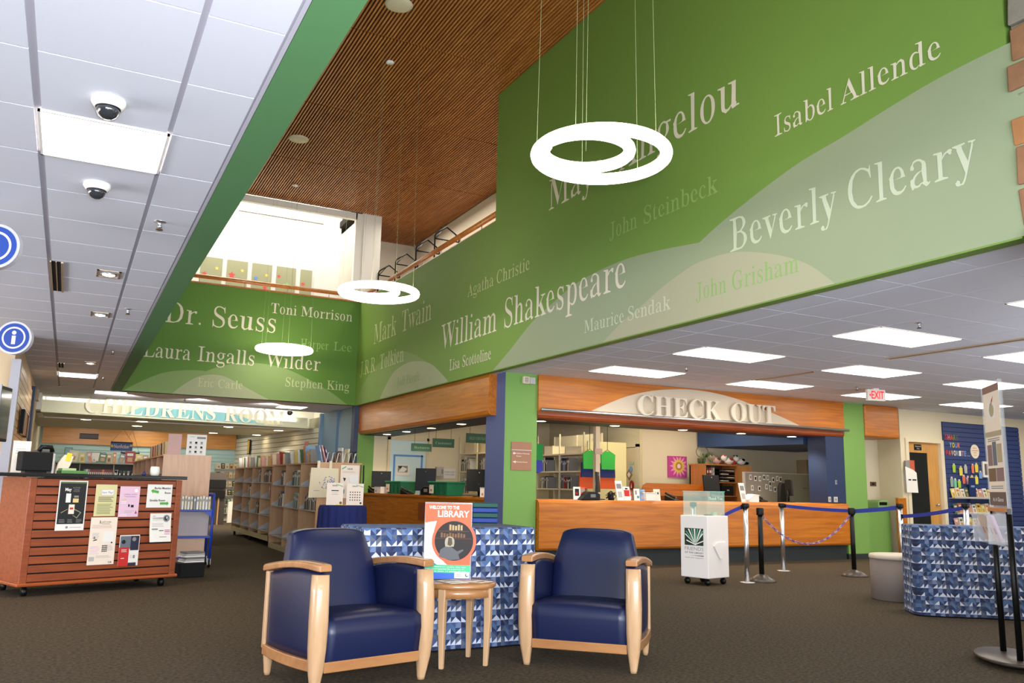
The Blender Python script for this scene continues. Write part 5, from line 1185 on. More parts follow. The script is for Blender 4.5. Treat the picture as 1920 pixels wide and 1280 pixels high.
# second bookcase behind the blue cart
t = thing('bookcase', (1.25, 13.6, 0), 0, 'bookcase with a pale timber end panel behind the blue book cart', 'bookcase')
MB().box(0, .68, 0, .025, 0, 1.58).build('end_panel', BEECH, t); MB().box(.655, .68, .025, 6.4, 0, 1.56).build('back_panel', BEECH, t); MB().box(-.01, .69, .025, 6.4, 1.56, 1.585).build('top_board', BEECH, t)
for k in range(1, 7): MB().box(0, .65, 1.066*k-.012, 1.066*k+.012, 0, 1.56).build('side_panel', BEECH, t)
for k in range(6):
    for z in (.2, .6, 1.0, 1.3):
        MB().box(.0, .65, 1.066*k+.03, 1.066*k+1.04, z, z+.018).build('shelf', LGREY, t); 
    m_ = MB(); m_.prism([(-.02, 1.32), (.55, 1.32), (.55, 1.54), (.38, 1.54)], lambda u, v, d: (u, d, v), 1.066*k+.5, 1.066*k+.506); m_.build('divider', mat('divider_grey', (176, 180, 190)), t)
for k in range(13):
    c = ['cream', 'tan', 'cream', 'brown', 'cream', 'white', 'tan', 'cream', 'orange', 'cream', 'red', 'white', 'tan'][k]
    o = book(1.32, 14.2+.22*k, 1.586, .02, .24, .18, c, rz=-pi/2, label='%s book leaning on the bookcase behind the cart, %s from the near end' % (c, NTH[k]), group='books on top of the bookcase behind the cart'); o.rotation_euler = (0, radians(-32), -pi/2)
def pr_grid(m_, w, h):
    lines(m_, w*.12, w*.4, h*.86, h*.93, 1, LGREY); rect(m_, w*.5, w*.95, h*.8, h*.9, INKG)
    for i in range(3):
        for j in range(3): rect(m_, w*(.14+.28*i), w*(.25+.28*i), h*(.12+.22*j), h*(.22+.22*j), INK if (i+j) % 2 else INKG); rect(m_, w*(.12+.28*i), w*(.28+.28*i), h*(.08+.22*j), h*(.1+.22*j), LGREY)
t = paper('notice', 1.31, 1.50, 1.587, 1.90, 'dull pink sheet in a holder on the bookcase behind the cart', None, PINKP, 'sign', off=0, parent_loc=(0, 13.75), rz=0); MB().box(0, .19, 0, .08, 0, .003).build('foot', ACRYL, t)
t = paper('notice', 1.575, 1.86, 1.587, 1.90, 'white sheet with nine small pictures on the bookcase behind the cart', pr_grid, PAPER, 'sign', off=0, parent_loc=(0, 13.74), rz=0); MB().box(0, .27, 0, .08, 0, .003).build('foot', ACRYL, t)

# blue book cart
t = thing('book_cart', (1.02, 12.83, 0), 0, 'blue steel book cart with a row of pale books, right of the information desk', 'cart')
for x in (.0, .88):
    for y in (0, .42): MB().tube([(x, y, .12), (x, y, 1.0)], .018, None, 10).build('post', TUBEB, t)
    MB().tube([(x, 0, .98), (x, 0, 1.0), (x, .03, 1.02), (x, .39, 1.02), (x, .42, 1.0)], .018, None, 10).build('end_bar', TUBEB, t)
for z in (.80, .43): MB().box(-.01, .89, -.012, .43, z-.022, z).build('shelf', TUBEB, t, bevel=.005); 
MB().box(.02, .86, .2, .215, .43, .78).build('panel', CARTP, t); MB().box(.03, .80, .02, .035, .15, .41).build('panel', mat('cart_tan', (190, 158, 134), .6), t); MB().box(.03, .82, .02, .4, .13, .15).build('shelf', TUBEB, t)
for x in (.0, .88): MB().prism([(x, .80), (x, .62), (x-.02, .7), (x-.12 if x else .12, .78)], lambda u, v, d: (u, d, v), -.005, .005).build('gusset', TUBEB, t)
for x in (.0, .88):
    for y in (.03, .39):
        m_ = MB(); m_.tube([(x-.012, y, .055), (x+.012, y, .055)], .055, None, 18); m_.build('wheel', BLACK, t); m_ = MB(); m_.box(x-.022, x-.015, y-.02, y+.02, .04, .13).box(x+.015, x+.022, y-.02, y+.02, .04, .13); m_.build('fork', STEEL, t)
x = 1.06
for k, c in enumerate(['cream', 'white', 'tan', 'grey', 'white', 'cream', 'white', 'teal', 'white', 'cream', 'white', 'cream', 'white', 'cream', 'grey', 'white', 'cream', 'white', 'white', 'cream']):
    w = .034 if c != 'teal' else .045
    if x+w > 1.87: break
    book(x, 12.86, .8015, w, .178+.012*((k*7) % 3)/2, .14, c, label='%s paperback on the blue cart, %s from the left' % (c, NTH[k]), group='paperbacks on the blue cart'); x += w+.006

# far low shelf in the children's area, with propped and upright books
t = thing('low_bookcase', (-.07, 22.0, 0), 0, 'low grey bookcase across the children\'s area under the hanging blue sign', 'bookcase')
MB().box(-.4, 1.75, -.05, .55, 1.545, 1.575).build('top_board', mat('lowshelf_grey', (150, 150, 132), .6), t, bevel=.008); MB().box(-.4, 1.75, .25, .28, 0, 1.545).build('back_panel', mat('lowshelf_dark', (96, 94, 88), .7), t)
for x in (-.4, .31, 1.02, 1.73): MB().box(x, x+.02, 0, .5, 0, 1.545).build('side_panel', mat('lowshelf_grey', (150, 150, 132)), t)
for z in (.2, .65, 1.1): MB().box(-.4, 1.75, 0, .5, z, z+.02).build('shelf', mat('lowshelf_grey', (150, 150, 132)), t)
x = .3; k = 0
for c in ['black', 'grey', 'white', 'grey', 'red', 'brown', 'red', 'brown', 'red', 'brown', 'orange', 'red', 'brown', 'red', 'brown', 'red', 'grey', 'grey']:
    book(x, 22.03, 1.121, .042, .3, .18, c, label='%s book in the low grey bookcase, %s from the left' % (c, NTH[k]), group='upright books in the low grey bookcase'); x += .0425; k += 1
x = 1.0
for k, c in enumerate(['grey', 'black', 'green', 'grey', 'black', 'grey', 'brown']):
    book(-.07+x+.06, 22.03, 1.121, .05, .28, .18, c, label='%s book in the low grey bookcase right bay, %s from the left' % (c, NTH[k]), group='upright books in the low grey bookcase'); x += .09
prop = [(-.02, .2, .26, 'cream', 8), (.22, .12, .22, 'yellow', 0), (.42, .09, .25, 'pink', -14), (.52, .06, .15, 'white', -16), (.62, .17, .22, 'green', 6), (.80, .1, .22, 'tan', 0), (.93, .07, .26, 'orange', 0), (1.04, .12, .22, 'grey', 14)]
prop += [(1.33-.18, .01, .01, 'white', 0)][:0]
prop2 = [(1.11, .22, .30, 'red', 0), (1.34, .15, .24, 'yellow', 0), (1.50, .12, .22, 'tan', 0), (1.63, .07, .26, 'cream', 5)]
def face_book(x, y, z, w, h, c, lean, label, group, c2=None, rz=0):
    o = MB(); mt = bmat(c); o.box(0, w, 0, .012, 0, h, mt).box(.006, w-.004, .002, .010, -.001, h+.001, PAPER); o.box(w*.2, w*.8, -.001, 0, h*.62, h*.82, bmat(c2 or 'white')).box(w*.25, w*.75, -.001, 0, h*.15, h*.5, bmat('tan' if c != 'tan' else 'brown'))
    o = o.build('book', None); o.location = (x, y, z); o.rotation_euler = (radians(-12), radians(lean), rz); return tag(o, label, 'book', group)
for k, (x, w, h, c, l) in enumerate(prop): face_book(x, 22.15, 1.578+abs(sin(radians(l)))*w*(l > 0), w, h, c, l, '%s cover propped on the low grey bookcase, %s from the left' % (c, NTH[k]), 'covers propped on the low grey bookcase')
for k, (x, w, h, c, l) in enumerate(prop2): face_book(x+.08, 22.16, 1.578+abs(sin(radians(l)))*w*(l > 0), w, h, c, l, '%s cover propped under the hanging blue sign, %s from the left' % (c, NTH[k]), 'covers propped on the low grey bookcase')
# hanging signs and framed pictures far back
def hang_sign(x, y, z0, w, h, label, mt, text=None, zt=2.62, col=None):
    t = thing('hanging_sign', (x, y, z0), 0, label, 'sign'); MB().box(0, w, -.01, .01, 0, h).build('board', mt, t)
    MB().tube([(.02, 0, h), (w*.5, 0, zt-z0)], .004, None, 5).build('cord', WIRE, t); MB().tube([(w-.02, 0, h), (w*.5, 0, zt-z0)], .004, None, 5).build('cord', WIRE, t)
    m_ = MB()
    if text: txt(m_, text, w*.16, h*.3, w*.68, h*.4, col or PAPER, 'bold', d=.012)
    if mt.name == 'sign_blue': disc(m_, w*.07, h*.5, h*.16, YELLOW, .012, 10); disc(m_, w*.93, h*.6, h*.14, YELLOW, .012, 10); m_.add([F(u, v, .0115) for u, v in [(0, h*.88), (w, h*.88), (w, h), (0, h)]], [(0, 1, 2, 3)], mat('deep_navy', (20, 30, 60), .6))
    if m_.v: m_.build('lettering', None, t, recalc=False)
    return t
hang_sign(1.0, 26, 1.99, .56, .245, 'blue hanging sign with pale bubble lettering over the low bookcase', SIGNBLUE, 'Nonfiction', 2.6)
hang_sign(1.3, 26.6, 1.80, .50, .17, 'second blue hanging sign, lower and partly behind the first', SIGNBLUE, 'Fiction', 2.62)
t = thing('wall_plaque', (.24, 29.88, 2.44), 0, 'small dark plaque on the gold timber band at the back', 'plaque'); MB().box(0, .54, 0, .02, 0, .17).build('plate', mat('plaque_dark', (84, 74, 72), .5), t); MB().box(.0, .54, -.004, 0, 0, .02).box(0, .54, -.004, 0, .15, .17).build('frame', BLACK, t)
for x, w, h, lb, mt in ((-.13, .22, .42, 'framed pale blue picture on the far slatted wall', SKYB), (.62, .42, .30, 'framed pale map on the far slatted wall', PAPER)):
    t = thing('framed_picture', (x, 28.6 if x < 0 else 28.6, 1.74), 0, lb, 'picture'); t.location.y = 29.95; MB().box(0, w, 0, .02, 0, h).build('frame', mat('frame_thin', (120, 136, 140), .5), t); MB().box(.02, w-.02, -.004, 0, .02, h-.02).build('print', mt if mt is not SKYB else mat('print_blue', (140, 182, 196), .6), t)
t = thing('framed_picture', (5.11, 28.1, 2.08), radians(-84), 'yellow picture in a tall black frame on the white slatted wall', 'picture'); MB().box(-.12, .12, -.015, .015, 0, .47).build('frame', BLACK, t); MB().box(-.095, .095, -.02, -.015, .03, .44).build('print', mat('print_yellow', (214, 168, 60), .6), t)
t = thing('wall_notice', (5.60, 22.6, 2.1), radians(-78), 'small pink notice at the end of the white slatted wall', 'notice'); MB().box(-.1, .1, -.01, 0, 0, .2).build('sheet', mat('notice_pink', (224, 150, 140), .7), t)
# far display shelves with magazines on the right of the children's area
ds = thing('display_shelves', (4.1, 27.6, 0), radians(8), 'white tiered display shelves packed with covers at the far end of the aisle', 'shelves')
for r in range(6):
    z = .22+.27*r; MB().box(0, .95, .0-.03*(5-r)*0, .22, z, z+.025).build('shelf', LGREY, ds)
MB().box(0, .95, .2, .23, 0, 1.75).build('back_panel', mat('slatwall_white', (224, 222, 206)), ds)
fc = 0
for r in range(6):
    for k in range(7):
        c = ['cream', 'white', 'black', 'cream', 'green', 'white', 'tan', 'black', 'yellow', 'white'][(r*3+k*7) % 10]; a = radians(8); u = .02+.13*k
        face_book(4.1+cos(a)*u-sin(a)*.05, 27.6+sin(a)*u+cos(a)*.05, .248+.27*r, .11, .17, c, 0, '%s cover on far display shelf %s from the floor, %s from the left' % (c, NTH[r], NTH[k]), 'covers on the far display shelves', rz=a); fc += 1
t = thing('dark_shelf', (3.55, 25.3, 0), 0, 'narrow dark bookcase end between the pale end panel and the far display shelves', 'bookcase')
MB().box(.0, .5, 0, .03, 0, 1.45).build('end_panel', mat('shelf_dark', (74, 66, 60), .6), t)
MB().box(.02, .48, -.05, 0, .75, .95).build('bin', BLACKM, t); MB().box(.02, .48, -.05, 0, 1.02, 1.25).build('bin', BLACKM, t); MB().box(.3, .34, -.02, 0, 0, .9).build('post', SHELFW, t)
t = thing('red_scooter', (4.72, 26.4, 0), 0, 'small red step stool on the carpet at the far end of the aisle', 'stool'); MB().lathe([(.16, 0), (.15, .04), (.10, .10), (.10, .2)], None, 20).build('base', RED, t); MB().lathe([(.10, .2), (.12, .22), (.12, .30)], None, 20).build('top', LGREY, t)
t = thing('white_bin', (4.45, 26.6, 0), 0, 'white narrow upright panel beside the red stool', 'panel'); MB().box(-.09, .09, -.02, .1, 0, .62).build('panel', WHITE, t)
for (x, y), lb in zip([(.285, 22.9), (1.52, 22.6), (1.54, 24.65), (3.64, 23.1), (5.05, 23.6), (3.74, 26.4), (5.0, 26.4)], ['first round downlight left under the signboard soffit', 'round downlight under the middle of the signboard soffit', 'small round downlight deeper under the soffit, middle', 'round downlight under the soffit right of the middle', 'round downlight under the right end of the soffit', 'small far downlight right of the middle', 'farthest small downlight above the white slatted wall']): recessed(x, y, 2.62, lb, .12, None)
for i, (x, y) in enumerate([(.42, 28.2), (2.15, 28.9), (3.9, 28.3)]):
    t = thing('ceiling_light', (x, y, 2.86), 0, 'flat ceiling light before the gold timber band, %s from the left' % NTH[i], 'light', 'lights before the gold band'); MB().box(-.3, .3, -.5, .5, -.012, 0).build('diffuser', LPANEL, t); MB().box(-.32, .32, -.52, -.5, -.016, 0).build('frame', WHITE, t)
for i, (x, y) in enumerate([(1.2, 24.0), (3.0, 25.0), (4.6, 24.4)]): spot('soffit_spot', (x, y, 2.5), 150, (1, .88, .7), 2.6, .1)

# ---------------------------------------------------------------- office behind the counters
def office_shelf(loc, rz, L, D, zs, H, label, nb=3, top_white=True):
    t = thing('office_shelving', loc, rz, label, 'shelves')
    for k in range(nb+1): MB().box(L*k/nb-.012, L*k/nb+.012, 0, .03, 0, H).box(L*k/nb-.012, L*k/nb+.012, D-.03, D, 0, H).build('upright', CREAM, t)
    for z in zs: MB().box(0, L, 0, D, z-.03, z).build('shelf', CREAM, t)
    MB().box(0, L, D-.01, D, 0, H).build('back_panel', mat('shelf_back', (206, 198, 172), .7), t)
    return t
# faces -X: local x runs along -Y, so rz=-90deg puts the front towards -X
office_shelf((8.15, 18.3, 0), -pi/2, 1.9, .45, (.6, 1.05, 1.55, 1.96), 2.35, 'cream office shelving of wrapped holds seen through the side opening', 2)
office_shelf((8.9, 15.9, 0), -pi/2, 1.85, .45, (.6, 1.2, 1.55, 1.90), 2.3, 'cream office shelving seen through the left of the checkout opening', 2)
GO = 'books on the cream office shelving'
def office_row(x, y, z, n, cols, where, hmin=.17, hmax=.28, gap=.01, wmax=.05):
    for k in range(n):
        w = BR.uniform(.022, wmax); c = cols[k % len(cols)]
        book(x+.02, y, z+.001, w, BR.uniform(hmin, hmax), .2, c, rz=-pi/2, label='%s book %s, %s from the left' % (c, where, NTH[k]), group=GO); y -= w+gap
office_row(8.9, 15.78, 1.55, 6, ['grey', 'white', 'grey', 'white', 'black', 'grey'], 'on the upper shelf nearest the green column', .2, .3)
office_row(8.9, 14.95, 1.55, 8, ['grey', 'navy', 'grey', 'pale blue', 'brown', 'brown', 'white', 'grey'], 'on the upper shelf nearest the yellow panel', .2, .28)
office_row(8.9, 15.78, 1.20, 7, ['grey', 'white', 'grey', 'grey', 'black', 'white', 'grey'], 'on the lower shelf nearest the green column')
office_row(8.9, 14.95, 1.20, 9, ['grey', 'purple', 'grey', 'red', 'red', 'brown', 'white', 'black', 'grey'], 'on the lower shelf nearest the yellow panel')
office_row(8.15, 18.2, 1.55, 10, ['black', 'white', 'brown', 'white', 'black', 'white', 'grey', 'white', 'cream', 'white'], 'on the upper shelf of the holds shelving', .22, .32)
office_row(8.15, 17.2, 1.55, 8, ['black', 'white', 'brown', 'white', 'grey', 'white', 'black', 'white'], 'in the right bay of the upper holds shelf', .22, .32)
office_row(8.15, 18.2, 1.05, 10, ['white', 'black', 'white', 'grey', 'white', 'brown', 'white', 'black', 'white', 'cream'], 'on the lower shelf of the holds shelving', .25, .38)
office_row(8.15, 17.2, 1.05, 8, ['green', 'white', 'black', 'white', 'grey', 'white', 'black', 'white'], 'in the right bay of the lower holds shelf', .25, .38)
for i, (y, w, h, c, lb) in enumerate([(17.95, .5, .24, CREAM, 'cream archive box on top of the holds shelving, left'), (17.3, .42, .2, mat('carton', (206, 188, 150), .8), 'pale carton on top of the holds shelving, middle'), (16.8, .34, .24, CREAM2, 'cream carton on top of the holds shelving, right')]):
    t = thing('carton', (8.4, y, 1.961), -pi/2, lb, 'box'); MB().box(-w/2, w/2, -.15, .15, 0, h).build('box_body', c, t); MB().box(-w/2-.005, w/2+.005, -.155, .155, h, h+.02).build('lid', CREAM, t)
for i, (y, w, h, lb) in enumerate([(15.5, .34, .16, 'low pale carton on top of the left office shelving'), (14.5, .6, .12, 'flat pale carton on top of the left office shelving, nearer')]):
    t = thing('carton', (9.1, y, 1.901), -pi/2, lb, 'box'); MB().box(-w/2, w/2, -.15, .15, 0, h).build('box_body', CREAM, t); MB().box(-w/2-.005, w/2+.005, -.155, .155, h, h+.015).build('lid', CREAM2, t)
t = thing('yellow_panel', (8.86, 13.9, 0), 0, 'pale yellow end panel of the office shelving behind the hanging shirts', 'panel'); MB().box(.05, .95, 0, .04, 0, 2.12).build('panel', mat('pale_yellow', (232, 220, 160), .6), t)
t = thing('slim_pole', (8.52, 13.0, 0), 0, 'slim cream pole rising from the office counter to the ceiling', 'pole'); MB().box(-.045, .045, -.045, .045, 0, 2.80).build('pole', CREAM, t); MB().box(-.08, .08, -.07, -.045, 1.83, 1.93).build('sign_box', mat('dull_pink_box', (200, 176, 160), .6), t)
def shirt(x, y, z, c1, c2, c3, label):
    t = thing('hanging_shirt', (x, y, z), 0, label, 'shirt'); fn = lambda u, v, d: (u, -d, v)
    MB().prism([(-.16, -.02), (-.05, .04), (.05, .04), (.16, -.02), (.15, -.30), (-.15, -.30)], fn, 0, .03, c1).build('shirt_body', None, t)
    MB().prism([(-.17, -.18), (-.05, -.26), (.05, -.26), (.17, -.18), (.18, -.45), (-.18, -.45)], fn, -.03, 0, c2).build('shirt_body', None, t)
    MB().prism([(-.19, -.36), (.19, -.36), (.20, -.66), (-.20, -.66)], fn, -.06, -.03, c3).build('shirt_body', None, t)
    MB().tube([(-.12, 0, .0), (0, 0, .07), (.12, 0, 0)], .006, None, 5).tube([(0, 0, .07), (0, 0, .928)], .005, None, 5).build('hanger', BLACK, t)
kg, nv2, orr = mat('kelly_green', (60, 176, 70), .8), mat('shirt_navy', (34, 46, 100), .8), mat('shirt_orange', (222, 92, 44), .8)
shirt(8.66, 13.45, 1.87, kg, nv2, orr, 'green shirt over navy and orange ones hanging left of the slim pole'); shirt(9.06, 13.45, 1.87, kg, nv2, orr, 'green shirt over navy and orange ones hanging right of the slim pole')
t = thing('hanging_shirt', (7.14, 12.75, 1.95), 0, 'green and blue shirts hanging just right of the green column', 'shirt'); fn = lambda u, v, d: (u, -d, v)
MB().prism([(-.1, 0), (.09, 0), (.09, -.28), (-.1, -.28)], fn, 0, .04, mat('shirt_green', (36, 140, 66), .8)).build('shirt_body', None, t); MB().prism([(-.09, -.26), (.08, -.26), (.10, -.46), (.02, -.5), (-.1, -.46)], fn, -.02, .03, mat('shirt_blue', (50, 62, 160), .8)).build('shirt_body', None, t)
MB().tube([(0, 0, 0), (0, 0, .85)], .005, None, 5).build('hanger', BLACK, t)
# inner door and its decorations
dd = thing('door_1', (10.65, 15.2, 0), 0); dd['kind'] = 'structure'
m_ = MB(); m_.box(-.04, 0, -.60, -.50, 0, 2.16).box(-.04, 0, .42, .52, 0, 2.16).box(-.04, 0, -.60, .52, 2.10, 2.18); m_.build('door_frame', CREAM2, dd); MB().box(-.015, 0, -.50, .42, 0, 2.10).build('door_leaf', mat('door_beige', (206, 192, 160), .6), dd)
def doordeco(y, z, fnb, label, name='door_picture', cat='picture'):
    t = thing(name, (10.63, y, z), -pi/2, label, cat); m_ = MB(); fnb(m_); m_.build('shape', None, t, recalc=False); return t
f_ = lambda u, v, d: (u, -d, v)
dec = mat('deco_brown', (150, 120, 90), .7)
doordeco(14.95, 1.52, lambda m: m.prism([(0, -.12), (.12, 0), (0, .12), (-.12, 0)], f_, 0, .01, dec).prism([(0, -.06), (.06, 0), (0, .06), (-.06, 0)], f_, .01, .014, PAPER), 'brown diamond shaped decoration on the beige office door')
doordeco(14.88, 1.64, lambda m: m.prism([(0.05*cos(a*pi/6), .06*sin(a*pi/6)) for a in range(12)], f_, 0, .012, SKYB).prism([(-.02, -.05), (.02, -.05), (0, -.11)], f_, 0, .01, SKYB), 'light blue round badge on the beige office door')
doordeco(14.85, 1.30, lambda m: m.prism([(0.075*cos(a*pi/6), .1*sin(a*pi/6)) for a in range(12)], f_, 0, .02, mat('deep_red', (150, 36, 30), .7)).prism([(-.02, -.06), (.02, -.06), (.0, .04)], f_, .02, .024, PAPER), 'dark red rounded decoration low on the beige office door')
doordeco(14.86, 1.78, lambda m: m.prism([(-.08, 0), (.08, 0), (.06, -.05), (-.06, -.05)], f_, 0, .008, mat('pale_teal', (170, 190, 170), .7)), 'faint pale teal garland on the beige office door')
# flower picture
t = thing('flower_picture', (11.29, 14.485, 1.48), 0, 'square pink picture of a yellow centred flower on the cream office wall', 'picture')
MB().box(0, .5, -.02, .012, 0, .45).build('canvas', mat('flower_pink', (196, 70, 150), .6), t)
m_ = MB(); fp = lambda u, v, d: (u, -.0205-d, v); cx, cy = .28, .24; rr = random.Random(2)
for ring_, (R0, wd_, n, mt_) in enumerate([(.25, .05, 14, mat('petal_pink', (238, 150, 190), .6)), (.17, .035, 16, YELLOW), (.11, .025, 16, mat('petal_orange', (206, 110, 50), .6)), (.06, .018, 12, PAPER)]):
    for k in range(n):
        a = 2*pi*k/n+.2*ring_; ca, sa = cos(a), sin(a); pts = [(0, -wd_*.4), (R0*.7, -wd_*.5), (R0, 0), (R0*.7, wd_*.5), (0, wd_*.4)]
        q = [(min(.49, max(.01, cx+p[0]*ca-p[1]*sa)), min(.44, max(.01, cy+p[0]*sa+p[1]*ca))) for p in pts]; m_.add([fp(u, v, .001+.0008*ring_+.0001*(k % 2)) for u, v in q], [tuple(range(5))], mt_)
m_.build('print', None, t, recalc=False)
# hanging green signs in the office
for i, (x, z, w, h, lb, tx) in enumerate([(5.5, 1.86, .42, .15, 'hanging dark green sign over the light blue door, leftmost of three', 'Return'), (6.32, 1.955, .46, .17, 'hanging dark green sign in the middle of the side opening', 'Customer'), (7.04, 2.07, .56, .19, 'hanging dark green sign by the holds shelving, rightmost of three', 'SELF CHECKOUT')]):
    x0 = x*1.0; t = thing('hanging_sign', (x0+(.45 if i == 0 else .0)*0, 15.5, z), 0, lb, 'sign'); t.location.x = 5.88 if i == 0 else x0
    w_ = w-(t.location.x-x0)*0
    MB().box(0, w, -.01, .01, 0, h).build('board', DKGREEN, t)
    for k in (.15, .85): MB().tube([(w*k, 0, h), (w*k, 0, 2.29 if t.location.x+w*k < 6.45 else 2.8-z)] if False else [(w*k, 0, h), (w*k, 0, 2.80-z)], .003, None, 5).build('cord', BLACK, t)
    m_ = MB(); txt(m_, tx, w*.12, h*.34, w*.76, h*.3, mat('sign_moss', (132, 158, 120), .6), 'serif', d=.012); m_.build('lettering', None, t, recalc=False)
# light blue inner door seen through the side opening
d4 = thing('door_2', (6.9, 18.4, 0), 0); d4['kind'] = 'structure'
MB().box(-.50, -.44, -.05, 0, 0, 2.28).box(.44, .50, -.05, 0, 0, 2.28).box(-.50, .50, -.05, 0, 2.22, 2.28).build('door_frame', mat('frame_warm', (222, 206, 170), .6), d4); MB().box(-.44, .44, -.02, 0, 0, 2.22).build('door_leaf', mat('door_ice', (206, 228, 232), .5), d4)
MB().box(-.35, .36, -.035, -.02, 1.85, 1.89).box(-.35, -.31, -.035, -.02, 1.0, 1.85).box(.32, .36, -.035, -.02, 1.0, 1.89).build('blue_tape', mat('tape_blue', (96, 150, 214), .6), d4)
t = thing('door_picture', (6.62, 18.37, 1.42), 0, 'small black and white picture on the light blue door', 'picture'); MB().box(0, .32, 0, .01, 0, .24).build('sheet', PAPER, t); m_ = MB(); rect(m_, .04, .28, .07, .22, INKG); poly(m_, [(.05, .08), (.2, .08), (.27, .15), (.15, .2)], PAPER); poly(m_, [(.05, .2), (.15, .21), (.1, .15)], INK); m_.build('print', None, t, recalc=False)
t = thing('wall_dispenser', (7.58, 18.36, 1.42), 0, 'small white wall dispenser right of the light blue door', 'dispenser'); MB().box(0, .18, -.08, .03, 0, .22).build('dispenser_body', LGREY, t, bevel=.01); MB().box(.12, .16, -.085, -.08, .06, .16).build('button', INKG, t)
t = thing('wall_notice', (7.80, 18.38, 1.38), 0, 'white two line wall notice beside the holds shelving', 'notice'); MB().box(0, .3, 0, .01, 0, .22).build('sheet', PAPER, t); m_ = MB(); txt(m_, 'PLEASE KEEP', .02, .13, .26, .035, INKG); txt(m_, 'THIS CLEAR', .03, .07, .24, .035, INKG); m_.build('print', None, t, recalc=False)
# monitors, phones, bins and odds on the counters
def monitor(loc, rz, w, h, label, back=True, tilt=8, zs=.12):
    t = thing('monitor', loc, rz, label, 'monitor', 'black monitors on the counters'); a = radians(tilt); c, s = cos(a), sin(a)
    m_ = MB(); pts = []
    for y in (-.015, .02):
        for u, v in ((-w/2, 0), (w/2, 0), (w/2, h), (-w/2, h)): pts.append((u, y*c+v*s, zs+v*c-y*s))
    m_.hexa(pts[:4]+pts[4:]); m_.build('casing', BLACK, t, bevel=.008)
    MB().tube([(0, .03, .02), (0, .03, zs+h*.35)], .022, None, 10).build('neck', BLACK, t); MB().lathe([(.11, 0), (.11, .012), (.03, .02)], None, 24).build('base', BLACK, t)
    m_ = MB(); m_.tube([(.0, -.018+h*.85*s, zs+h*.85*c), (0, -.0225+h*.85*s, zs+h*.85*c)], .012, None, 10); m_.build('badge', STEEL, t); return t
ZK = 1.031
monitor((7.74, 11.75, ZK), .9, .42, .33, 'black monitor seen edge on, left end of the checkout counter', tilt=4)
monitor((10.45, 12.12, ZK-.01), .15, .42, .30, 'black monitor in front of the flower picture wall', tilt=6, zs=.18)
monitor((12.1, 11.85, ZK), 1.1, .34, .30, 'narrow black monitor beside the navy jamb on the right of the checkout counter', tilt=5)
monitor((6.02+.1, 17.9, 1.021), -.3, .42, .36, 'small black monitor at the far end of the side counter', tilt=8)
monitor((6.3, 15.75, 1.021), -.5, .40, .44, 'tall black monitor in the middle of the side counter', tilt=0, zs=.08)
monitor((6.62, 13.95, 1.021), -.4, .46, .40, 'large black tilted monitor at the near end of the side counter', tilt=12, zs=.1)
def bin_(loc, label):
    t = thing('green_bin', loc, -pi/2+.12, label, 'bin', 'green book bins on the side counter')
    m_ = MB(); m_.hexa([(-.3, -.17, 0), (.3, -.17, 0), (.3, .17, 0), (-.3, .17, 0), (-.35, -.2, .24), (.35, -.2, .24), (.35, .2, .24), (-.35, .2, .24)]); m_.build('tub', GREENP, t, bevel=.01)
    MB().box(-.37, .37, -.22, .22, .235, .265).build('rim', GREENP, t, bevel=.008)
    for x in (-.2, 0, .2): MB().box(x-.015, x+.015, -.205, -.18, .02, .23).build('rib', mat('bin_green_dark', (14, 92, 62), .5), t)
    MB().box(-.30, -.14, -.215, -.208, .04, .2).build('label_card', PAPERS, t); MB().box(-.25, -.20, -.217, -.215, .08, .12).build('print', INKG, t)
bin_((6.28, 17.05, 1.021), 'green plastic bin between the two far monitors on the side counter'); bin_((6.42, 14.95, 1.021), 'green plastic bin right of the tall monitor on the side counter')
def phone(loc, rz, label):
    t = thing('desk_phone', loc, rz, label, 'phone', 'black phones on the counters'); m_ = MB(); m_.hexa([(-.1, -.1, 0), (.1, -.1, 0), (.1, .1, 0), (-.1, .1, 0), (-.1, -.1, .02), (.1, -.1, .02), (.1, .1, .10), (-.1, .1, .10)]); m_.build('phone_body', BLACK, t, bevel=.006)
    MB().tube([(-.08, -.09, .06), (-.085, -.03, .085), (-.085, .05, .12), (-.08, .09, .14)], .02, None, 8).build('handset', BLACK, t); MB().box(-.01, .07, -.06, .03, .06, .075).build('keypad', GREY, t)
phone((6.05, 18.15, 1.021), .3, 'black phone at the far end of the side counter'); phone((6.15, 16.35, 1.021), .4, 'black phone between the green bins'); phone((9.52, 12.1, ZK-.01), .5, 'black phone in front of the curved desk in the office'); phone((11.35, 11.85, ZK), .3, 'black phone left of the narrow monitor by the navy jamb')
for (x, y, z, w, h, lb) in [(6.02, 17.55, 1.021, .3, .14, 'white box in front of the small far monitor'), (6.66, 13.6, 1.021, .32, .17, 'white box with a code label below the large tilted monitor')]:
    t = thing('white_box', (x, y, z), -pi/2+.12, lb, 'box'); MB().box(-w/2, w/2, -.1, .1, 0, h).build('box_body', PAPER, t, bevel=.006); MB().box(-w/2, w/2, -.105, -.1, h-.012, h).build('flap', LGREY, t); MB().box(-.1, -.05, -.102, -.1, .03, .07).build('print', INKG, t)
t = thing('barcode_scanner', (6.35, 16.0, 1.021), .2, 'black curved barcode scanner beside the tall monitor', 'scanner')
MB().lathe([(.05, 0), (.05, .01), (.012, .02)], None, 16).build('base', BLACK, t); MB().tube([(0, 0, .02), (.01, 0, .08), (.06, -.02, .13)], [.02, .02, .03]).build('head', BLACK, t)
t = thing('receipt_printer', (6.30, 15.52, 1.021), -1.2, 'black humped printer in front of the tall monitor on the side counter', 'printer')
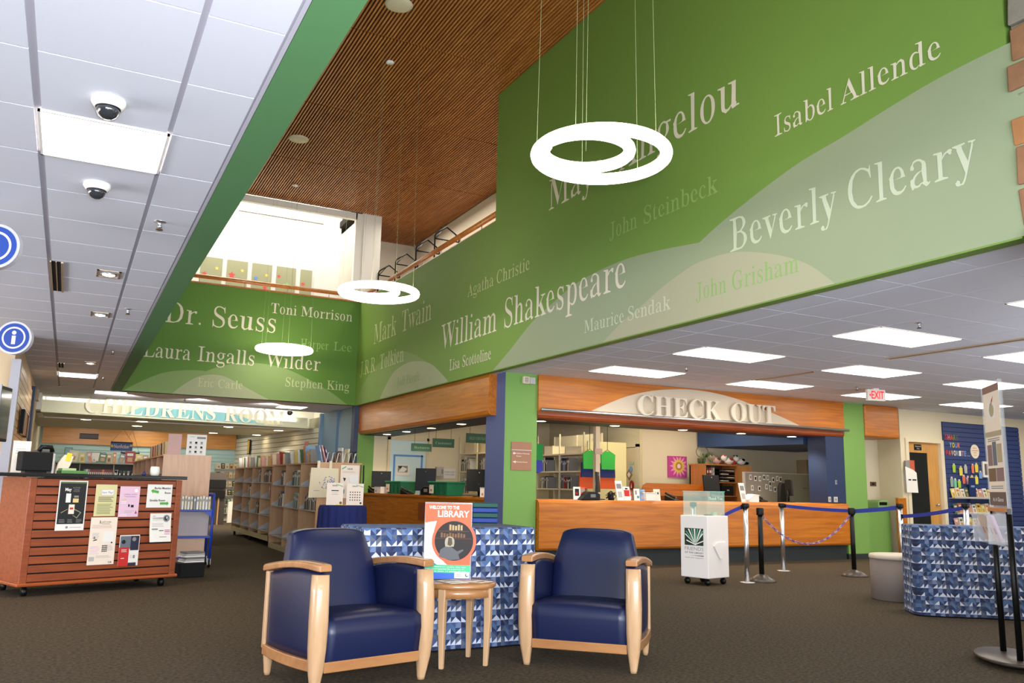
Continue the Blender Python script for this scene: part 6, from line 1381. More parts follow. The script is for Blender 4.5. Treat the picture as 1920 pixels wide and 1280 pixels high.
m_ = MB(); m_.prism([(-.16, 0), (.16, 0), (.16, .08), (.05, .17), (-.08, .17), (-.16, .1)], lambda u, v, d: (u, d, v), -.1, .1); m_.build('printer_body', BLACK, t, bevel=.015); MB().box(-.06, .04, -.102, -.1, .06, .12).build('slot', GREY, t)
t = thing('hand_mirror_scanner', (6.43, 12.55, 1.021), 0, 'black looped stand at the near end of the side counter by the slate column', 'stand')
MB().lathe([(.035, 0), (.035, .01), (.008, .014)], None, 16).build('base', BLACK, t); MB().tube([(0, 0, .01), (0, 0, .10)], .01).build('stem', BLACK, t); MB().tube([(.035*cos(2*pi*k/16), 0, .135+.035*sin(2*pi*k/16)) for k in range(16)], .009, None, 6, closed=True).build('loop', BLACK, t)
# left end clutter of the checkout counter
t = thing('receipt_printer', (7.46, 11.55, ZK), .1, 'low black printer below the edge on monitor on the checkout counter', 'printer')
m_ = MB(); m_.prism([(-.28, 0), (.12, 0), (.12, .09), (.04, .13), (-.12, .13), (-.2, .07)], lambda u, v, d: (u, d, v), -.1, .12); m_.build('printer_body', BLACK, t, bevel=.012); MB().box(-.08, .02, -.102, -.1, .04, .09).build('slot', GREY, t)
t = thing('cable_tangle', (7.86, 11.56, ZK), 0, 'tangle of black cables right of the low black printer', 'cables'); rr = random.Random(8)
pts = []
for k in range(60): a = k*.9; pts.append((.09*cos(a)*rr.uniform(.5, 1), .05*sin(a*1.3)*rr.uniform(.5, 1), .015+.14*abs(sin(k*.41))*rr.uniform(.5, 1)))
MB().tube(sm([(p[0], p[1]) for p in pts], 1) and pts, .006, None, 5).build('cable', BLACK, t); MB().lathe([(.05, 0), (.04, .06), (.02, .09)], None, 14).build('cable_core', BLACKM, t)
def card(x, y, z, w, h, rz, lean, mt, label, pr=None, name='leaflet_card'):
    t = thing(name, (x, y, z), rz, label, 'leaflet'); s_ = sin(radians(lean)); m_ = MB(); m_.hexa([(0, 0, 0), (w, 0, 0), (w, .006, 0), (0, .006, 0), (h*s_, .02, h), (w+h*s_, .02, h), (w+h*s_, .026, h), (h*s_, .026, h)]); m_.build('card', mt, t)
    m_ = MB(); g = lambda u, v, d=0: (u+v*s_, .02*v/h-.0015-d, v)
    for a, b, c_, e_, mm in (pr or [(.15, .85, .6, .85, INKG), (.2, .8, .15, .45, LGREY)]): m_.add([g(w*a, h*c_), g(w*b, h*c_), g(w*b, h*e_), g(w*a, h*e_)], [(0, 1, 2, 3)], mm)
    m_.build('print', None, t, recalc=False); MB().box(0, w, .0, .06, 0, .003).build('foot', ACRYL, t); return t
card(7.93, 11.48, ZK, .13, .31, 0, -8, PAPER, 'tallest white card leaning in the leaflet row on the checkout counter'); card(8.08, 11.5, ZK, .13, .22, 0, -6, PAPER, 'white card with a red picture in the leaflet row on the checkout counter', [(.1, .9, .3, .75, RED), (.3, .7, .8, .9, INK)])
card(8.20, 11.52, ZK, .05, .17, 0, -4, RED, 'narrow red card in the leaflet row on the checkout counter'); card(8.27, 11.49, ZK, .12, .19, .1, 0, PAPER, 'white card with dark figures in the leaflet row on the checkout counter', [(.2, .5, .5, .85, INKG), (.5, .9, .2, .4, mat('card_teal', (80, 150, 150), .6))])
card(8.41, 11.52, ZK, .10, .18, 0, 0, SKYB, 'pale blue card in the leaflet row on the checkout counter'); card(7.12, 11.52, ZK, .13, .20, 0, 2, PAPER, 'white card with a dark portrait at the left of the checkout counter', [(.2, .8, .3, .85, INK), (.3, .6, .4, .6, RED)]); card(7.27, 11.55, ZK, .10, .20, 0, -3, mat('card_orange', (226, 90, 40), .6), 'orange card beside the dark portrait card on the checkout counter'); card(8.70, 11.52, ZK, .13, .19, 0, -3, PAPERS, 'cream card with black squares right of the white tub on the checkout counter', [(.2, .4, .55, .75, INK), (.55, .75, .55, .75, INK)])
card(10.60, 11.52, ZK, .13, .33, 0, 10 and -10, PAPER, 'tall white card behind the glass topped donation box', None); 
t = thing('white_tub', (8.58, 11.52, ZK), 0, 'white rectangular tub in the leaflet row on the checkout counter', 'tub'); m_ = MB(); m_.hexa([(-.09, -.06, 0), (.09, -.06, 0), (.09, .06, 0), (-.09, .06, 0), (-.11, -.07, .12), (.11, -.07, .12), (.11, .07, .12), (-.11, .07, .12)]); m_.build('tub_body', WHITE, t, bevel=.006); MB().box(-.12, .12, -.08, .08, .12, .135).build('rim', WHITE, t, bevel=.004)
t = thing('card_house_box', (11.0-.15, 11.55, ZK), .15, 'white slanted brochure box on the middle of the checkout counter', 'box')
m_ = MB(); m_.prism([(-.13, 0), (.13, 0), (.13, .12), (0, .13), (-.14, .04)], lambda u, v, d: (u, d, v), -.07, .07); m_.build('box_body', PAPER, t); MB().prism([(-.16, .03), (0, .125), (.15, .115), (.15, .125), (0, .14), (-.165, .045)], lambda u, v, d: (u, d, v), -.08, .08).build('lid', WHITE, t)
# curved office desk, bookcase, partition, rack
t = thing('curved_desk', (10.05, 13.4, 0), 0, 'orange wood desk with a rounded shelf top below the flower picture', 'desk')
m_ = MB(); m_.prism([(0, 0), (1.5, 0), (1.5, 1.34), (.12, 1.34), (.04, 1.30), (0, 1.22)], lambda u, v, d: (u, d, v), .3, .34); m_.build('back_panel', ORANGE, t); MB().box(0, .03, 0, .34, 0, 1.18).build('side_panel', ORANGE, t); MB().box(0, 1.5, -.1, .34, 1.10, 1.14).build('shelf', ORANGE, t); MB().box(0, 1.5, -.3, .34, .72, .75).build('desktop', ORANGE, t); MB().box(1.47, 1.5, 0, .34, 0, 1.34).build('side_panel', ORANGE, t)
t = thing('binder_bookcase', (11.68, 13.75, 0), 0, 'orange wood bookcase of binders and trays under the trailing plant', 'bookcase')
MB().box(0, .03, 0, .5, 0, 1.74).box(.86, .89, 0, .5, 0, 1.74).build('side_panel', wood('office_oak', (176, 104, 50), (196, 126, 66), (8, 8, 1), .4, .2), t); MB().box(0, .89, .46, .5, 0, 1.74).build('back_panel', mat('bookcase_inside', (70, 46, 34), .7), t); MB().box(-.01, .90, -.01, .51, 1.74, 1.77).build('top_board', MATS['office_oak'], t); MB().box(.89, 1.26, .0, .5, 0, 1.75).build('side_cabinet', wood('office_oak2', (196, 130, 66), (214, 148, 80), (8, 8, 1), .4, .2), t)
for z in (.3, .75, 1.12, 1.40): MB().box(.03, .86, 0, .46, z-.02, z).build('shelf', MATS['office_oak'], t)
for k, (c, w) in enumerate([('brown', .05), ('red', .06), ('grey', .03), ('white', .03)]): book(11.75+.058*k, 13.78, 1.402, w, .29, .25, c, label='%s binder at the left of the top shelf in the orange office bookcase' % c, group='binders in the orange office bookcase')
t = thing('paper_trays', (12.1, 13.8, 1.401), 0, 'black stacked paper trays on the top shelf of the orange office bookcase', 'trays')
for k in range(4): MB().box(0, .42, 0, .35, .01+.07*k, .018+.07*k).box(0, .01, 0, .35, .01+.07*k, .06+.07*k).box(.41, .42, 0, .35, .01+.07*k, .06+.07*k).build('tray', BLACK, t); MB().box(.22 if k % 2 else .05, .40 if k % 2 else .25, -.01, .3, .018+.07*k, .034+.07*k).build('papers', PAPER, t)
for k in range(2):
    t = thing('file_box', (11.78+.36*k, 13.78, 1.121), 0, ['black file box at the left of the middle shelf in the orange office bookcase', 'black file box at the right of the middle shelf in the orange office bookcase'][k], 'box'); MB().box(0, .32, 0, .3, 0, .2).build('box_body', BLACKM, t, bevel=.008); MB().box(.14, .20, -.008, 0, .10, .125).build('label_holder', LGREY, t)
t = thing('trailing_plant', (11.76, 13.95, 1.775), 0, 'green trailing spider plant with a wire hoop on the orange office bookcase', 'plant')
MB().lathe([(.07, 0), (.09, .10), (.08, .105)], None, 18).build('pot', mat('pot_green', (70, 84, 56), .6), t); MB().tube([(.02+.16*cos(2*pi*k/20), 0, .24+.12*sin(2*pi*k/20)) for k in range(20)], .007, None, 6, closed=True).build('hoop', mat('twig', (84, 84, 58), .7), t)
m_ = MB(); rr = random.Random(4); lg = mat('leaf', (74, 104, 56), .6); lg2 = mat('leaf_dark', (50, 74, 42), .6)
for k in range(34):
    a = rr.uniform(0, 2*pi); L_ = rr.uniform(.15, .38); w = .010; pts = []
    for q in (0, .3, .6, 1): r = L_*q; pts.append((r*cos(a), -.1-r*abs(sin(a))*.75, .10+.16*sin(pi*q*.8)*rr.uniform(.7, 1.1)-L_*.9*q*q*(1 if abs(sin(a)) > .45 or cos(a) < -.6 else .15)))
    n_ = Vector((-sin(a), cos(a), 0)); vs = []
    for i_, p in enumerate(pts): ww_ = w*(1-i_*.28); vs += [(p[0]-n_.x*ww_, p[1]-n_.y*ww_, p[2]), (p[0]+n_.x*ww_, p[1]+n_.y*ww_, p[2])]
    m_.add(vs, [(2*i_, 2*i_+1, 2*i_+3, 2*i_+2) for i_ in range(3)], lg if k % 3 else lg2)
o = m_.build('foliage', None, t, recalc=False); o['kind'] = 'stuff'
def plush(x, y, z, label, body, spot_m, seed):
    t = thing('plush_toy', (x, y, z), 0, label, 'toy')
    def ell(m_, c, r, mt, n=12):
        vs = []; fs = []; mrows = 8
        for i in range(mrows+1):
            th = pi*i/mrows
            for k in range(n): vs.append((c[0]+r[0]*sin(th)*cos(2*pi*k/n), c[1]+r[1]*sin(th)*sin(2*pi*k/n), c[2]+r[2]*cos(th)))
        for i in range(mrows):
            for k in range(n): fs.append((i*n+k, i*n+(k+1) % n, (i+1)*n+(k+1) % n, (i+1)*n+k))
        m_.add(vs, fs, mt, True)
    m_ = MB(); ell(m_, (.0, 0, .07), (.13, .07, .07), body); m_.build('torso', None, t); m_ = MB(); ell(m_, (-.14, -.01, .13), (.07, .06, .065), body); m_.build('head', None, t)
    for dy in (-.04, .04): m_ = MB(); ell(m_, (-.15, dy, .17), (.02, .02, .035), spot_m); m_.build('ear', None, t); m_ = MB(); ell(m_, (.12, dy, .035), (.06, .03, .03), spot_m); m_.build('leg', None, t)
    m_ = MB(); ell(m_, (.02, -.04, .10), (.05, .035, .035), spot_m); m_.build('patch', None, t)
plush(12.46, 13.9, 1.775, 'white and red plush dog lying on top of the orange office bookcase', PAPER, RED, 1); plush(12.80, 13.9, 1.775, 'white and black plush dog lying on top of the orange office bookcase', PAPER, BLACKM, 2); plush(12.16, 13.95, 1.775, 'brown and pink small plush toy beside the trailing plant', PINKP, mat('plush_brown', (90, 60, 48), .9), 3)
t = thing('office_partition', (12.02, 12.95, 0), 0, 'grey fabric office partition pinned with rows of small photo cards', 'partition')
MB().box(0, 2.0, 0, .05, .05, 1.59).build('fabric_panel', SHADEG, t); MB().box(-.02, 2.02, -.01, .06, 1.585, 1.605).box(-.02, 0, -.01, .06, 0, 1.59).box(2.0, 2.02, -.01, .06, 0, 1.59).build('frame', LGREY, t)
rr = random.Random(6)
for k, (u, v) in enumerate([(.14, 1.50), (.27, 1.48), (.39, 1.475), (.50, 1.505), (.60, 1.50), (.75, 1.46), (.86, 1.49), (.95, 1.475), (.18, 1.29), (.37, 1.28), (.56, 1.32), (.66, 1.38), (.67, 1.29), (.79, 1.27), (.92, 1.31)]):
    t2 = MB().box(u-.03, u+.03, -.006, 0, v-.05, v+.05).build('photo_card', PAPER, t); MB().box(u-.02, u+.02, -.0075, -.006, v-.03, v+.03).build('print', INK if k % 2 else INKG, t)
MB().lathe([(.05, 0), (.05, .01)], None, 16, (1.62, -.01)).build('wreath', mat('wreath_brown', (110, 84, 60), .8), t).location = (0, 0, 1.3)
t = thing('office_chair', (12.55, 12.5, 0), .4, 'black office chair back in front of the grey partition', 'chair')
m_ = MB(); m_.prism([(-.17, 1.0), (-.14, 1.32), (-.06, 1.4), (.1, 1.4), (.19, 1.33), (.17, 1.0), (.08, .9), (-.08, .9)], lambda u, v, d: (u, d, v), -.03, .04); m_.build('backrest', BLACKM, t, bevel=.02); MB().box(-.03, .03, .03, .06, .45, 1.1).build('back_support', BLACK, t); MB().box(-.24, .24, -.4, .05, .45, .53).build('seat', BLACKM, t, bevel=.03); MB().tube([(0, -.15, .1), (0, -.15, .46)], .03).build('column', BLACK, t)
for k in range(5): a = 2*pi*k/5; MB().tube([(0, -.15, .1), (.27*cos(a), -.15+.27*sin(a), .05)], .02, None, 6).lathe([(.03, 0), (.03, .05)], None, 10, (.27*cos(a), -.15+.27*sin(a))).build('leg', BLACK, t)
t = thing('mail_rack', (14.42, 13.6, 0), 0, 'tan rack of rolled items on the office wall beside the navy jamb', 'rack'); MB().box(0, .55, 0, .3, 0, 1.93).build('rack_body', mat('rack_tan', (142, 124, 96), .7), t)
for r in range(5):
    MB().box(.08, .55, -.012, 0, 1.02+.18*r, 1.12+.18*r).build('slot', mat('slot_dark', (64, 56, 46), .8), t)
    for k in range(4): m_ = MB(); m_.tube([(.14+.11*k, -.03, 1.06+.18*r), (.14+.11*k, -.012, 1.06+.18*r)], .028, None, 8); m_.build('roll', mat('roll_tan', (170, 150, 116), .7), t)
for (x, z, w, h, nm, lb) in [(12.89, 1.42, .05, .08, 'light_switch', 'small steel switch plate on the navy jamb'), (12.70, 1.10, .07, .10, 'wall_socket', 'grey socket plate on the navy jamb just above the counter'), (12.86, 1.10, .10, .10, 'wall_socket', 'double socket plate beside the grey one on the navy jamb'), (14.58, 1.42, .05, .08, 'light_switch', 'steel switch plate on the alcove wall'), (14.80, 1.42, .18, .09, 'braille_plaque', 'bronze plaque on the alcove wall beside the switch')]:
    y = 11.458 if x < 13 else 12.198; t = thing(nm, (x, y, z-h/2), 0, lb, 'plaque' if 'plaque' in nm else 'switch'); MB().box(-w/2, w/2, -.008, 0, 0, h).build('plate', STEEL if nm == 'light_switch' else BRONZE if 'plaque' in nm else LGREY, t, bevel=.002); MB().box(-w*.2, w*.2, -.012, -.008, h*.3, h*.7).build('face', INKG if 'plaque' not in nm else BLACKM, t)
t = thing('alarm_strobe', (6.12, 11.44, 2.79), 0, 'two small cream fire alarm boxes high on the left green column', 'alarm'); MB().box(0, .11, -.05, 0, 0, .11).build('sounder', mat('alarm_cream', (222, 206, 180), .5), t, bevel=.006); MB().box(.115, .215, -.045, 0, .0, .105).build('strobe', LGREY, t, bevel=.006)
for k in range(4): MB().box(.02, .09, -.053, -.05, .02+.02*k, .03+.02*k).build('louvre', GREY, t)
t = thing('room_plaque', (5.96, 11.448, 1.46), 0, 'brown directional plaque with two arrows on the left green column', 'sign'); t.location.x = 5.955
MB().box(0, .35, -.012, 0, 0, .43).build('plate', BROWNP, t, bevel=.003); MB().box(0, .35, -.018, -.012, .30, .312).build('strip', LGREY, t)
m_ = MB(); Fp = lambda u, v, d: (u, -.0125-d, v)
for u, v, dr_ in ((.035, .255, -1), (.035, .125, 1)):
    m_.add([Fp(u+a*dr_+(.02 if dr_ > 0 else .0), v+b, .001) for a, b in ((.03, 0), (0, .022), (0, .006), (-.03, .006), (-.03, -.006), (0, -.006), (0, -.022))] if False else [Fp(u+.02+dr_*a, v+b, .001) for a, b in ((.03, 0), (.005, .022), (.005, .006), (-.025, .006), (-.025, -.006), (.005, -.006), (.005, -.022))], [tuple(range(7))], PAPER)
text_on(m_, 'Gallery Meeting', Fp, .09, .247, .22, .018, PAPER, 'sans', 0, .001); text_on(m_, 'Room', Fp, .09, .205, .08, .018, PAPER, 'sans', 0, .001); text_on(m_, 'Activity Room', Fp, .09, .118, .19, .018, PAPER, 'sans', 0, .001); m_.build('lettering', None, t, recalc=False)

# alcove: green cabinet with tap, timber board
t = thing('drink_fountain', (14.45, 12.0, 0), 0, 'green box cabinet with a metal spout in the alcove behind the rope posts', 'fountain'); MB().box(-.33, .32, -.2, .18, .02, .93).build('cabinet', GREENC, t); m_ = MB(); m_.prism([(.0, .93), (.0, 1.06), (.05, 1.1), (.28, 1.1), (.32, 1.02), (.32, .93)], lambda u, v, d: (u, d, v), -.2, .18); m_.build('hood', mat('hood_green', (132, 168, 104), .4), t, bevel=.02); MB().box(.02, .24, -.206, -.2, 1.0, 1.06).build('display', BLACK, t); MB().tube([(.26, -.2, .95), (.26, -.24, .96)], .016).build('spout', CHROME, t)
t = thing('timber_board', (15.42-.2, 11.60, 0), 0, 'upright orange timber board leaning against the corner left of the door', 'board'); t.location.x = 14.86; MB().box(-.12, .12, -.03, .03, 0, 1.14).build('board', ORANGEV, t); MB().box(-.12, .12, -.035, .035, 1.14, 1.155).build('cap', OAK, t)

# right wall: leaflet pocket, blue slatwall
t = thing('wall_pocket', (14.97+.1, 11.648, 1.36), 0, 'clear wall pocket with a white notice left of the timber door', 'pocket'); MB().box(-.02, .30, -.06, 0, -.05, .3).build('pocket_body', ACRYL, t); m_ = MB(); m_.prism([(-.04, -.1), (.3, -.1), (.28, .30), (.18, .36), (-.05, .42)], f_, .065, .07, PAPER); m_.build('notice', None, t); MB().box(.08, .26, -.05, -.02, .3, .55).build('leaflet', mat('leaflet_mix', (196, 90, 60), .7), t); MB().box(-.02, .1, -.06, -.03, .3, .54).build('leaflet', INKG, t); m_ = MB(); m_.add([f_(u, v, .072) for u, v in [(.02, .14), (.1, .14), (.1, .17), (.02, .17)]], [(0, 1, 2, 3)], INK).add([f_(u, v, .072) for u, v in [(.14, .14), (.26, .14), (.26, .17), (.14, .17)]], [(0, 1, 2, 3)], INK); m_.build('print', None, t, recalc=False)
bw = thing('slatwall_panel', (16.34, 11.648, .4), 0, 'large navy slatwall board of share notes and booklets on the cream wall', 'display board')
MB().box(-.02, 2.6, -.012, 0, 0, 2.36).build('groove_backing', mat('navy_dark', (16, 22, 44), .7), bw)
for k in range(24): MB().box(-.02, 2.6, -.032, -.012, .004+.098*k, .004+.098*k+.088).build('slat', mat('slat_navy', (50, 66, 116), .5), bw)
fb = lambda u, v, d: (u, 11.615-d, v)
cols = [RED, mat('l_coral', (236, 130, 110), .6), ORPOST, mat('l_olive', (120, 150, 70), .6), mat('l_grey', (90, 96, 110), .6), mat('l_ice', (160, 190, 210), .6), YELLOW, SKYB, mat('l_coral', (236, 130, 110)), RED, ORPOST, mat('l_buff', (210, 180, 140), .6), PAPERS, mat('l_mist', (150, 180, 190), .6), PAPER, mat('l_pinkish', (220, 150, 150), .6), SKYB, PINKP, PAPER]
k = 0
for word, x, z, w, h in (('SHARE', 16.36, 2.385, .46, .105), ('YOUR', 16.49, 2.225, .36, .1), ('FAVORITE', 16.36, 2.055, .68, .105)):
    u = x; sw = w/len(word)
    for c in word:
        m_ = MB(); t = thing('paper_letter', (u, 11.6, z), 0, 'coloured paper capital %s in the %s word on the navy slatwall' % (c, {'SHARE': 'top', 'YOUR': 'middle', 'FAVORITE': 'bottom'}[word]), 'letter', 'paper letters on the navy slatwall')
        text_on(m_, c, lambda a, b, d: (a, 11.612-d, b), u, z, sw*.82, h, cols[k % len(cols)], 'bold', .004, 0); m_.build('letter_shape', None, t, world=True, recalc=False); u += sw; k += 1
m_ = MB(); t = thing('paper_letter', (17.06, 11.6, 2.055), 0, 'row of small paper dots after the last coloured letter on the navy slatwall', 'letter', 'paper letters on the navy slatwall')
for q in range(3): m_.box(17.055+.04*q, 17.075+.04*q, 11.606, 11.612, 2.055, 2.07)
m_.build('letter_shape', PINKP, t, world=True)
t = thing('oval_sign', (17.32, 11.6, 2.165), 0, 'cream oval sign with pink lettering right of the coloured words', 'sign'); n = 28; m_ = MB(); m_.prism([(.145*cos(2*pi*k/n), .15*sin(2*pi*k/n)) for k in range(n)], lambda u, v, d: (u, .012-d, v), 0, .006, mat('oval_cream', (240, 228, 200), .6)); m_.build('oval', None, t); m_ = MB(); [text_on(m_, s_, lambda u, v, d: (u, .004-d, v), 0, zz, ww_, .03, RED, 'sans', 0, 0, 'c') for s_, zz, ww_ in (('share', .06, .12), ('a favorite', .01, .2), ('title', -.04, .1), ('here', -.09, .1))]; m_.build('lettering', None, t, recalc=False)
tagc = [(16.57, 1.85, .10, .15, LIME, 'lime'), (16.79, 1.80, .11, .16, YELLOW, 'yellow'), (16.95, 1.84, .10, .15, LGREY, 'grey'), (17.19, 1.86, .09, .16, mat('tag_coral', (232, 120, 96), .6), 'coral'), (17.32, 1.88, .11, .16, YELLOW, 'yellow'),
        (16.87, 1.62, .10, .15, MATS['tag_coral'], 'coral'), (17.0, 1.60, .10, .14, PAPERP, 'pale pink'), (17.14, 1.62, .11, .16, YELLOW, 'yellow'), (17.29, 1.62, .11, .15, mat('tag_lemon', (236, 226, 90), .6), 'lemon'), (17.44, 1.72, .11, .13, SKYB, 'light blue'),
        (16.47, 1.57, .10, .17, mat('tag_sage', (150, 170, 160), .6), 'sage'), (16.58, 1.54, .09, .15, MINT, 'mint'), (16.71, 1.52, .10, .14, LIME, 'lime')]
for k, (x, z, w, h, mt_, cn) in enumerate(tagc):
    row = 'upper' if z > 1.78 else 'middle' if k < 10 else 'lower left'
    t = thing('note_tag', (x, 11.61, z), 0, '%s paper note in the %s row on the navy slatwall, %s from the left' % (cn, row, NTH[[0,1,2,3,4,0,1,2,3,4,0,1,2][k]]), 'note', 'paper notes on the navy slatwall')
    MB().prism([(-w/2, 0), (-w*.2, .01), (w*.2, .01), (w/2, 0), (w*.42, -h), (-w*.42, -h)], f_, .01, .016, mt_).build('note', None, t); MB().box(-.012, .012, -.024, .0, .0, .04).build('clip', PAPERS, t)
rr = random.Random(9)
for r, (z, xs0) in enumerate([(1.16, 16.36), (.84, 16.42), (.55, 16.42)]):
    t = thing('booklet_ledge', (16.36+.05*(r > 0), 11.62, z), 0, ['upper', 'middle', 'lower'][r]+' clear ledge of booklets on the navy slatwall', 'shelf', 'booklet ledges'); MB().box(0, 1.42, -.14, 0, 0, .012).box(0, 1.42, -.15, -.14, 0, .04).build('ledge', ACRYL if r else LGREY, t)
    for k in range(9):
        c = [('yellow', 'white'), ('cream', 'orange'), ('white', 'tan'), ('green', 'cream'), ('orange', 'white'), ('cream', 'red'), ('pink', 'white'), ('white', 'green'), ('yellow', 'red')][(k+3*r) % 9]
        if r == 0 and k == 4: continue
        o = face_book(16.40+.05*(r > 0)+.15*k, 11.55, z+.016, .13, .19+.02*(k % 2), c[0], -4+2*(k % 3), '%s booklet on the %s ledge of the navy slatwall, %s from the left' % (c[0], ['upper', 'middle', 'lower'][r], NTH[k]), 'booklets on the navy slatwall', c[1])
t = thing('blue_pamphlet', (16.92, 11.53, 1.10), 0, 'tall navy pamphlet hanging in the middle of the booklet ledges', 'pamphlet'); MB().box(0, .2, -.02, 0, 0, .5).build('cover', mat('pamphlet_navy', (30, 48, 96), .5), t); MB().box(.04, .16, -.022, -.02, .3, .34).build('print', SKYB, t)
t = thing('framed_photo', (17.52, 11.60, 1.62), 0, 'white framed sepia photo on the navy slatwall', 'picture'); MB().box(0, .26, -.02, 0.01, 0, .34).build('frame', PAPER, t); MB().box(.05, .21, -.023, -.02, .05, .29).build('print', mat('sepia', (110, 92, 74), .6), t)

# ---------------------------------------------------------------- rope posts
def post_silver(x, y, H, label):
    t = thing('barrier_post', (x, y, 0), 0, label, 'barrier post', 'steel belt posts')
    MB().lathe([(.10, 0), (.10, .008), (.03, .012)], None, 28).build('floor_plate', STEEL, t); MB().tube([(0, 0, .01), (0, 0, H-.06)], .033, None, 20).build('tube', CHROME, t); MB().lathe([(.046, H-.06), (.05, H-.05), (.05, H-.01), (.046, H)], None, 24).build('belt_head', BLACK, t)
    return t
def post_black(x, y, H, label):
    t = thing('barrier_post', (x, y, 0), 0, label, 'barrier post', 'black chain posts')
    MB().lathe([(.19, 0), (.19, .015), (.16, .04), (.08, .085), (.04, .10)], None, 32).build('dome_base', mat('base_dark', (70, 62, 54), .3), t); MB().tube([(0, 0, .09), (0, 0, H-.1)], .034, None, 20).build('tube', BLACK, t); MB().lathe([(.046, H-.1), (.05, H-.09), (.05, H-.01), (.044, H)], None, 24).build('belt_head', BLACK, t)
post_silver(8.28, 8.93, 1.05, 'steel belt post beside the black chain post nearest the donation box'); post_silver(10.09, 10.07, 1.04, 'steel belt post standing in front of the middle of the checkout counter'); post_silver(10.88, 8.52, 1.08, 'steel belt post at the left corner behind the dark cloth covered table'); post_silver(10.35, 7.12, 1.12, 'steel belt post rising behind the middle of the dark cloth covered table'); post_silver(8.3, 10.05, 1.04, 'steel belt post seen through the glass top of the donation box')
post_black(8.58, 8.97, .99, 'black chain post with a domed base, left one'); post_black(10.55, 9.11, 1.0, 'black chain post with a domed base, right one beside the ottoman')
def belt(a, b, sag, label, h=.05):
    A, B = Vector(a), Vector(b); t = thing('barrier_belt', a, 0, label, 'belt', 'blue retractable belts'); n = 14; vs = []
    for k in range(n+1):
        q = k/n; p = A.lerp(B, q)-A; p.z -= sag*4*q*(1-q); vs += [(p.x, p.y, p.z-h/2), (p.x, p.y, p.z+h/2)]
    d = (B-A).normalized(); nx, ny = -d.y*.0015, d.x*.0015
    V = [(x+nx, y+ny, z) for x, y, z in vs]+[(x-nx, y-ny, z) for x, y, z in vs]; N_ = len(vs); fs = []
    for k in range(n):
        a_ = 2*k; fs += [(a_, a_+1, a_+3, a_+2), (N_+a_, N_+a_+2, N_+a_+3, N_+a_+1), (a_, a_+2, N_+a_+2, N_+a_), (a_+1, N_+a_+1, N_+a_+3, a_+3)]
    MB().add(V, fs).build('strap', BELT, t); e = MB(); e.cbox((0, 0, 0), (.03, .03, h+.01)); e.build('end_clip', BLACK, t)
belt((8.24, 8.95, 1.0), (7.85, 9.45, .62), -.03, 'blue belt hanging down from the steel post behind the donation box'); belt((10.14, 10.05, 1.0), (10.55, 9.15, .955), .01, 'thin blue belt from the middle steel post to the right black chain post'); belt((10.58, 9.10, .95), (10.86, 8.56, 1.02), .005, 'blue belt between the right black chain post and the steel post by the ottoman', .06); belt((10.87, 8.48, .90), (10.37, 7.16, 1.06), .02, 'blue belt running behind the dark cloth covered table')
t = thing('chain', (8.6, 8.98, .9), 0, 'blue and pink plastic chain sagging between the two black posts', 'chain'); A, B = Vector((8.62, 8.98, .885)), Vector((10.5, 9.10, .89)); n = 46; up_ = Vector((0, 0, 1))
def cpt(q): p = A.lerp(B, q); p.z -= .43*(4*q*(1-q))*.93; return p
for k in range(n):
    p, q = cpt(k/n), cpt((k+1)/n); c = (p+q)/2; d = (q-p); L_ = d.length*.62; d.normalize(); s_ = d.cross(up_).normalized(); u_ = s_ if k % 2 else s_.cross(d).normalized()
    pts = [c+d*L_*cos(2*pi*j/8)+u_*.014*sin(2*pi*j/8) for j in range(8)]
    MB().tube(pts, .0048, None, 5, closed=True).build('link', [mat('chain_blue', (66, 70, 170), .4), mat('chain_violet', (120, 84, 160), .4), mat('chain_silver', (170, 170, 190), .3)][(k*5) % 3], t, world=True)

# ---------------------------------------------------------------- donation box on wheels
AD = radians(13.7); t = thing('donation_box', (7.44, 8.73, 0), AD, 'white wheeled donation box with a book emblem and a clear glass top', 'donation box')
MB().box(0, .46, 0, .44, .09, .885).build('cabinet', mat('box_white', (232, 224, 218), .4), t, bevel=.012)
G_ = .006
MB().box(.03, .43, .03, .03+G_, .885, 1.2).build('pane', GLASS, t); MB().box(.03, .43, .41-G_, .41, .885, 1.2).build('pane', GLASS, t); MB().box(.03, .03+G_, .036, .404, .885, 1.2).build('pane', GLASS, t); MB().box(.43-G_, .43, .036, .404, .885, 1.2).build('pane', GLASS, t)
m_ = MB(); m_.box(.025, .435, .025, .037, 1.196, 1.204).box(.025, .435, .403, .415, 1.196, 1.204).box(.025, .037, .037, .403, 1.196, 1.204).box(.423, .435, .037, .403, 1.196, 1.204); m_.build('glass_edge', mat('glass_edge', (150, 206, 190), .2), t)
for x in (.06, .40):
    for y in (.06, .38): m_ = MB(); m_.tube([(x-.014, y, .04), (x+.014, y, .04)], .04, None, 16).box(x-.012, x+.012, y-.012, y+.012, .04, .09); m_.build('caster', BLACK, t)
m_ = MB(); m_.prism([(.08, .36), (.17, .58), (.36, .60), (.43, .50), (.26, .30)][::-1] if False else [(.11, .50), (.17, .55), (.37, .55), (.37, .50), (.28, .33), (.24, .33)], lambda u, v, d: (u, -d, v), 0, .02); m_.build('plaque', mat('box_white', (232, 224, 218)), t, bevel=.006)
m_ = MB(); fl = lambda u, v, d: (-.0015-d, .44-u, v)   # left face, reads from the far side to the near edge
m_.add([fl(u, v, 0) for u, v in [(.07, .50), (.37, .50), (.37, .72), (.07, .72)]], [(0, 1, 2, 3)], mat('emblem_dark', (20, 44, 34), .5))
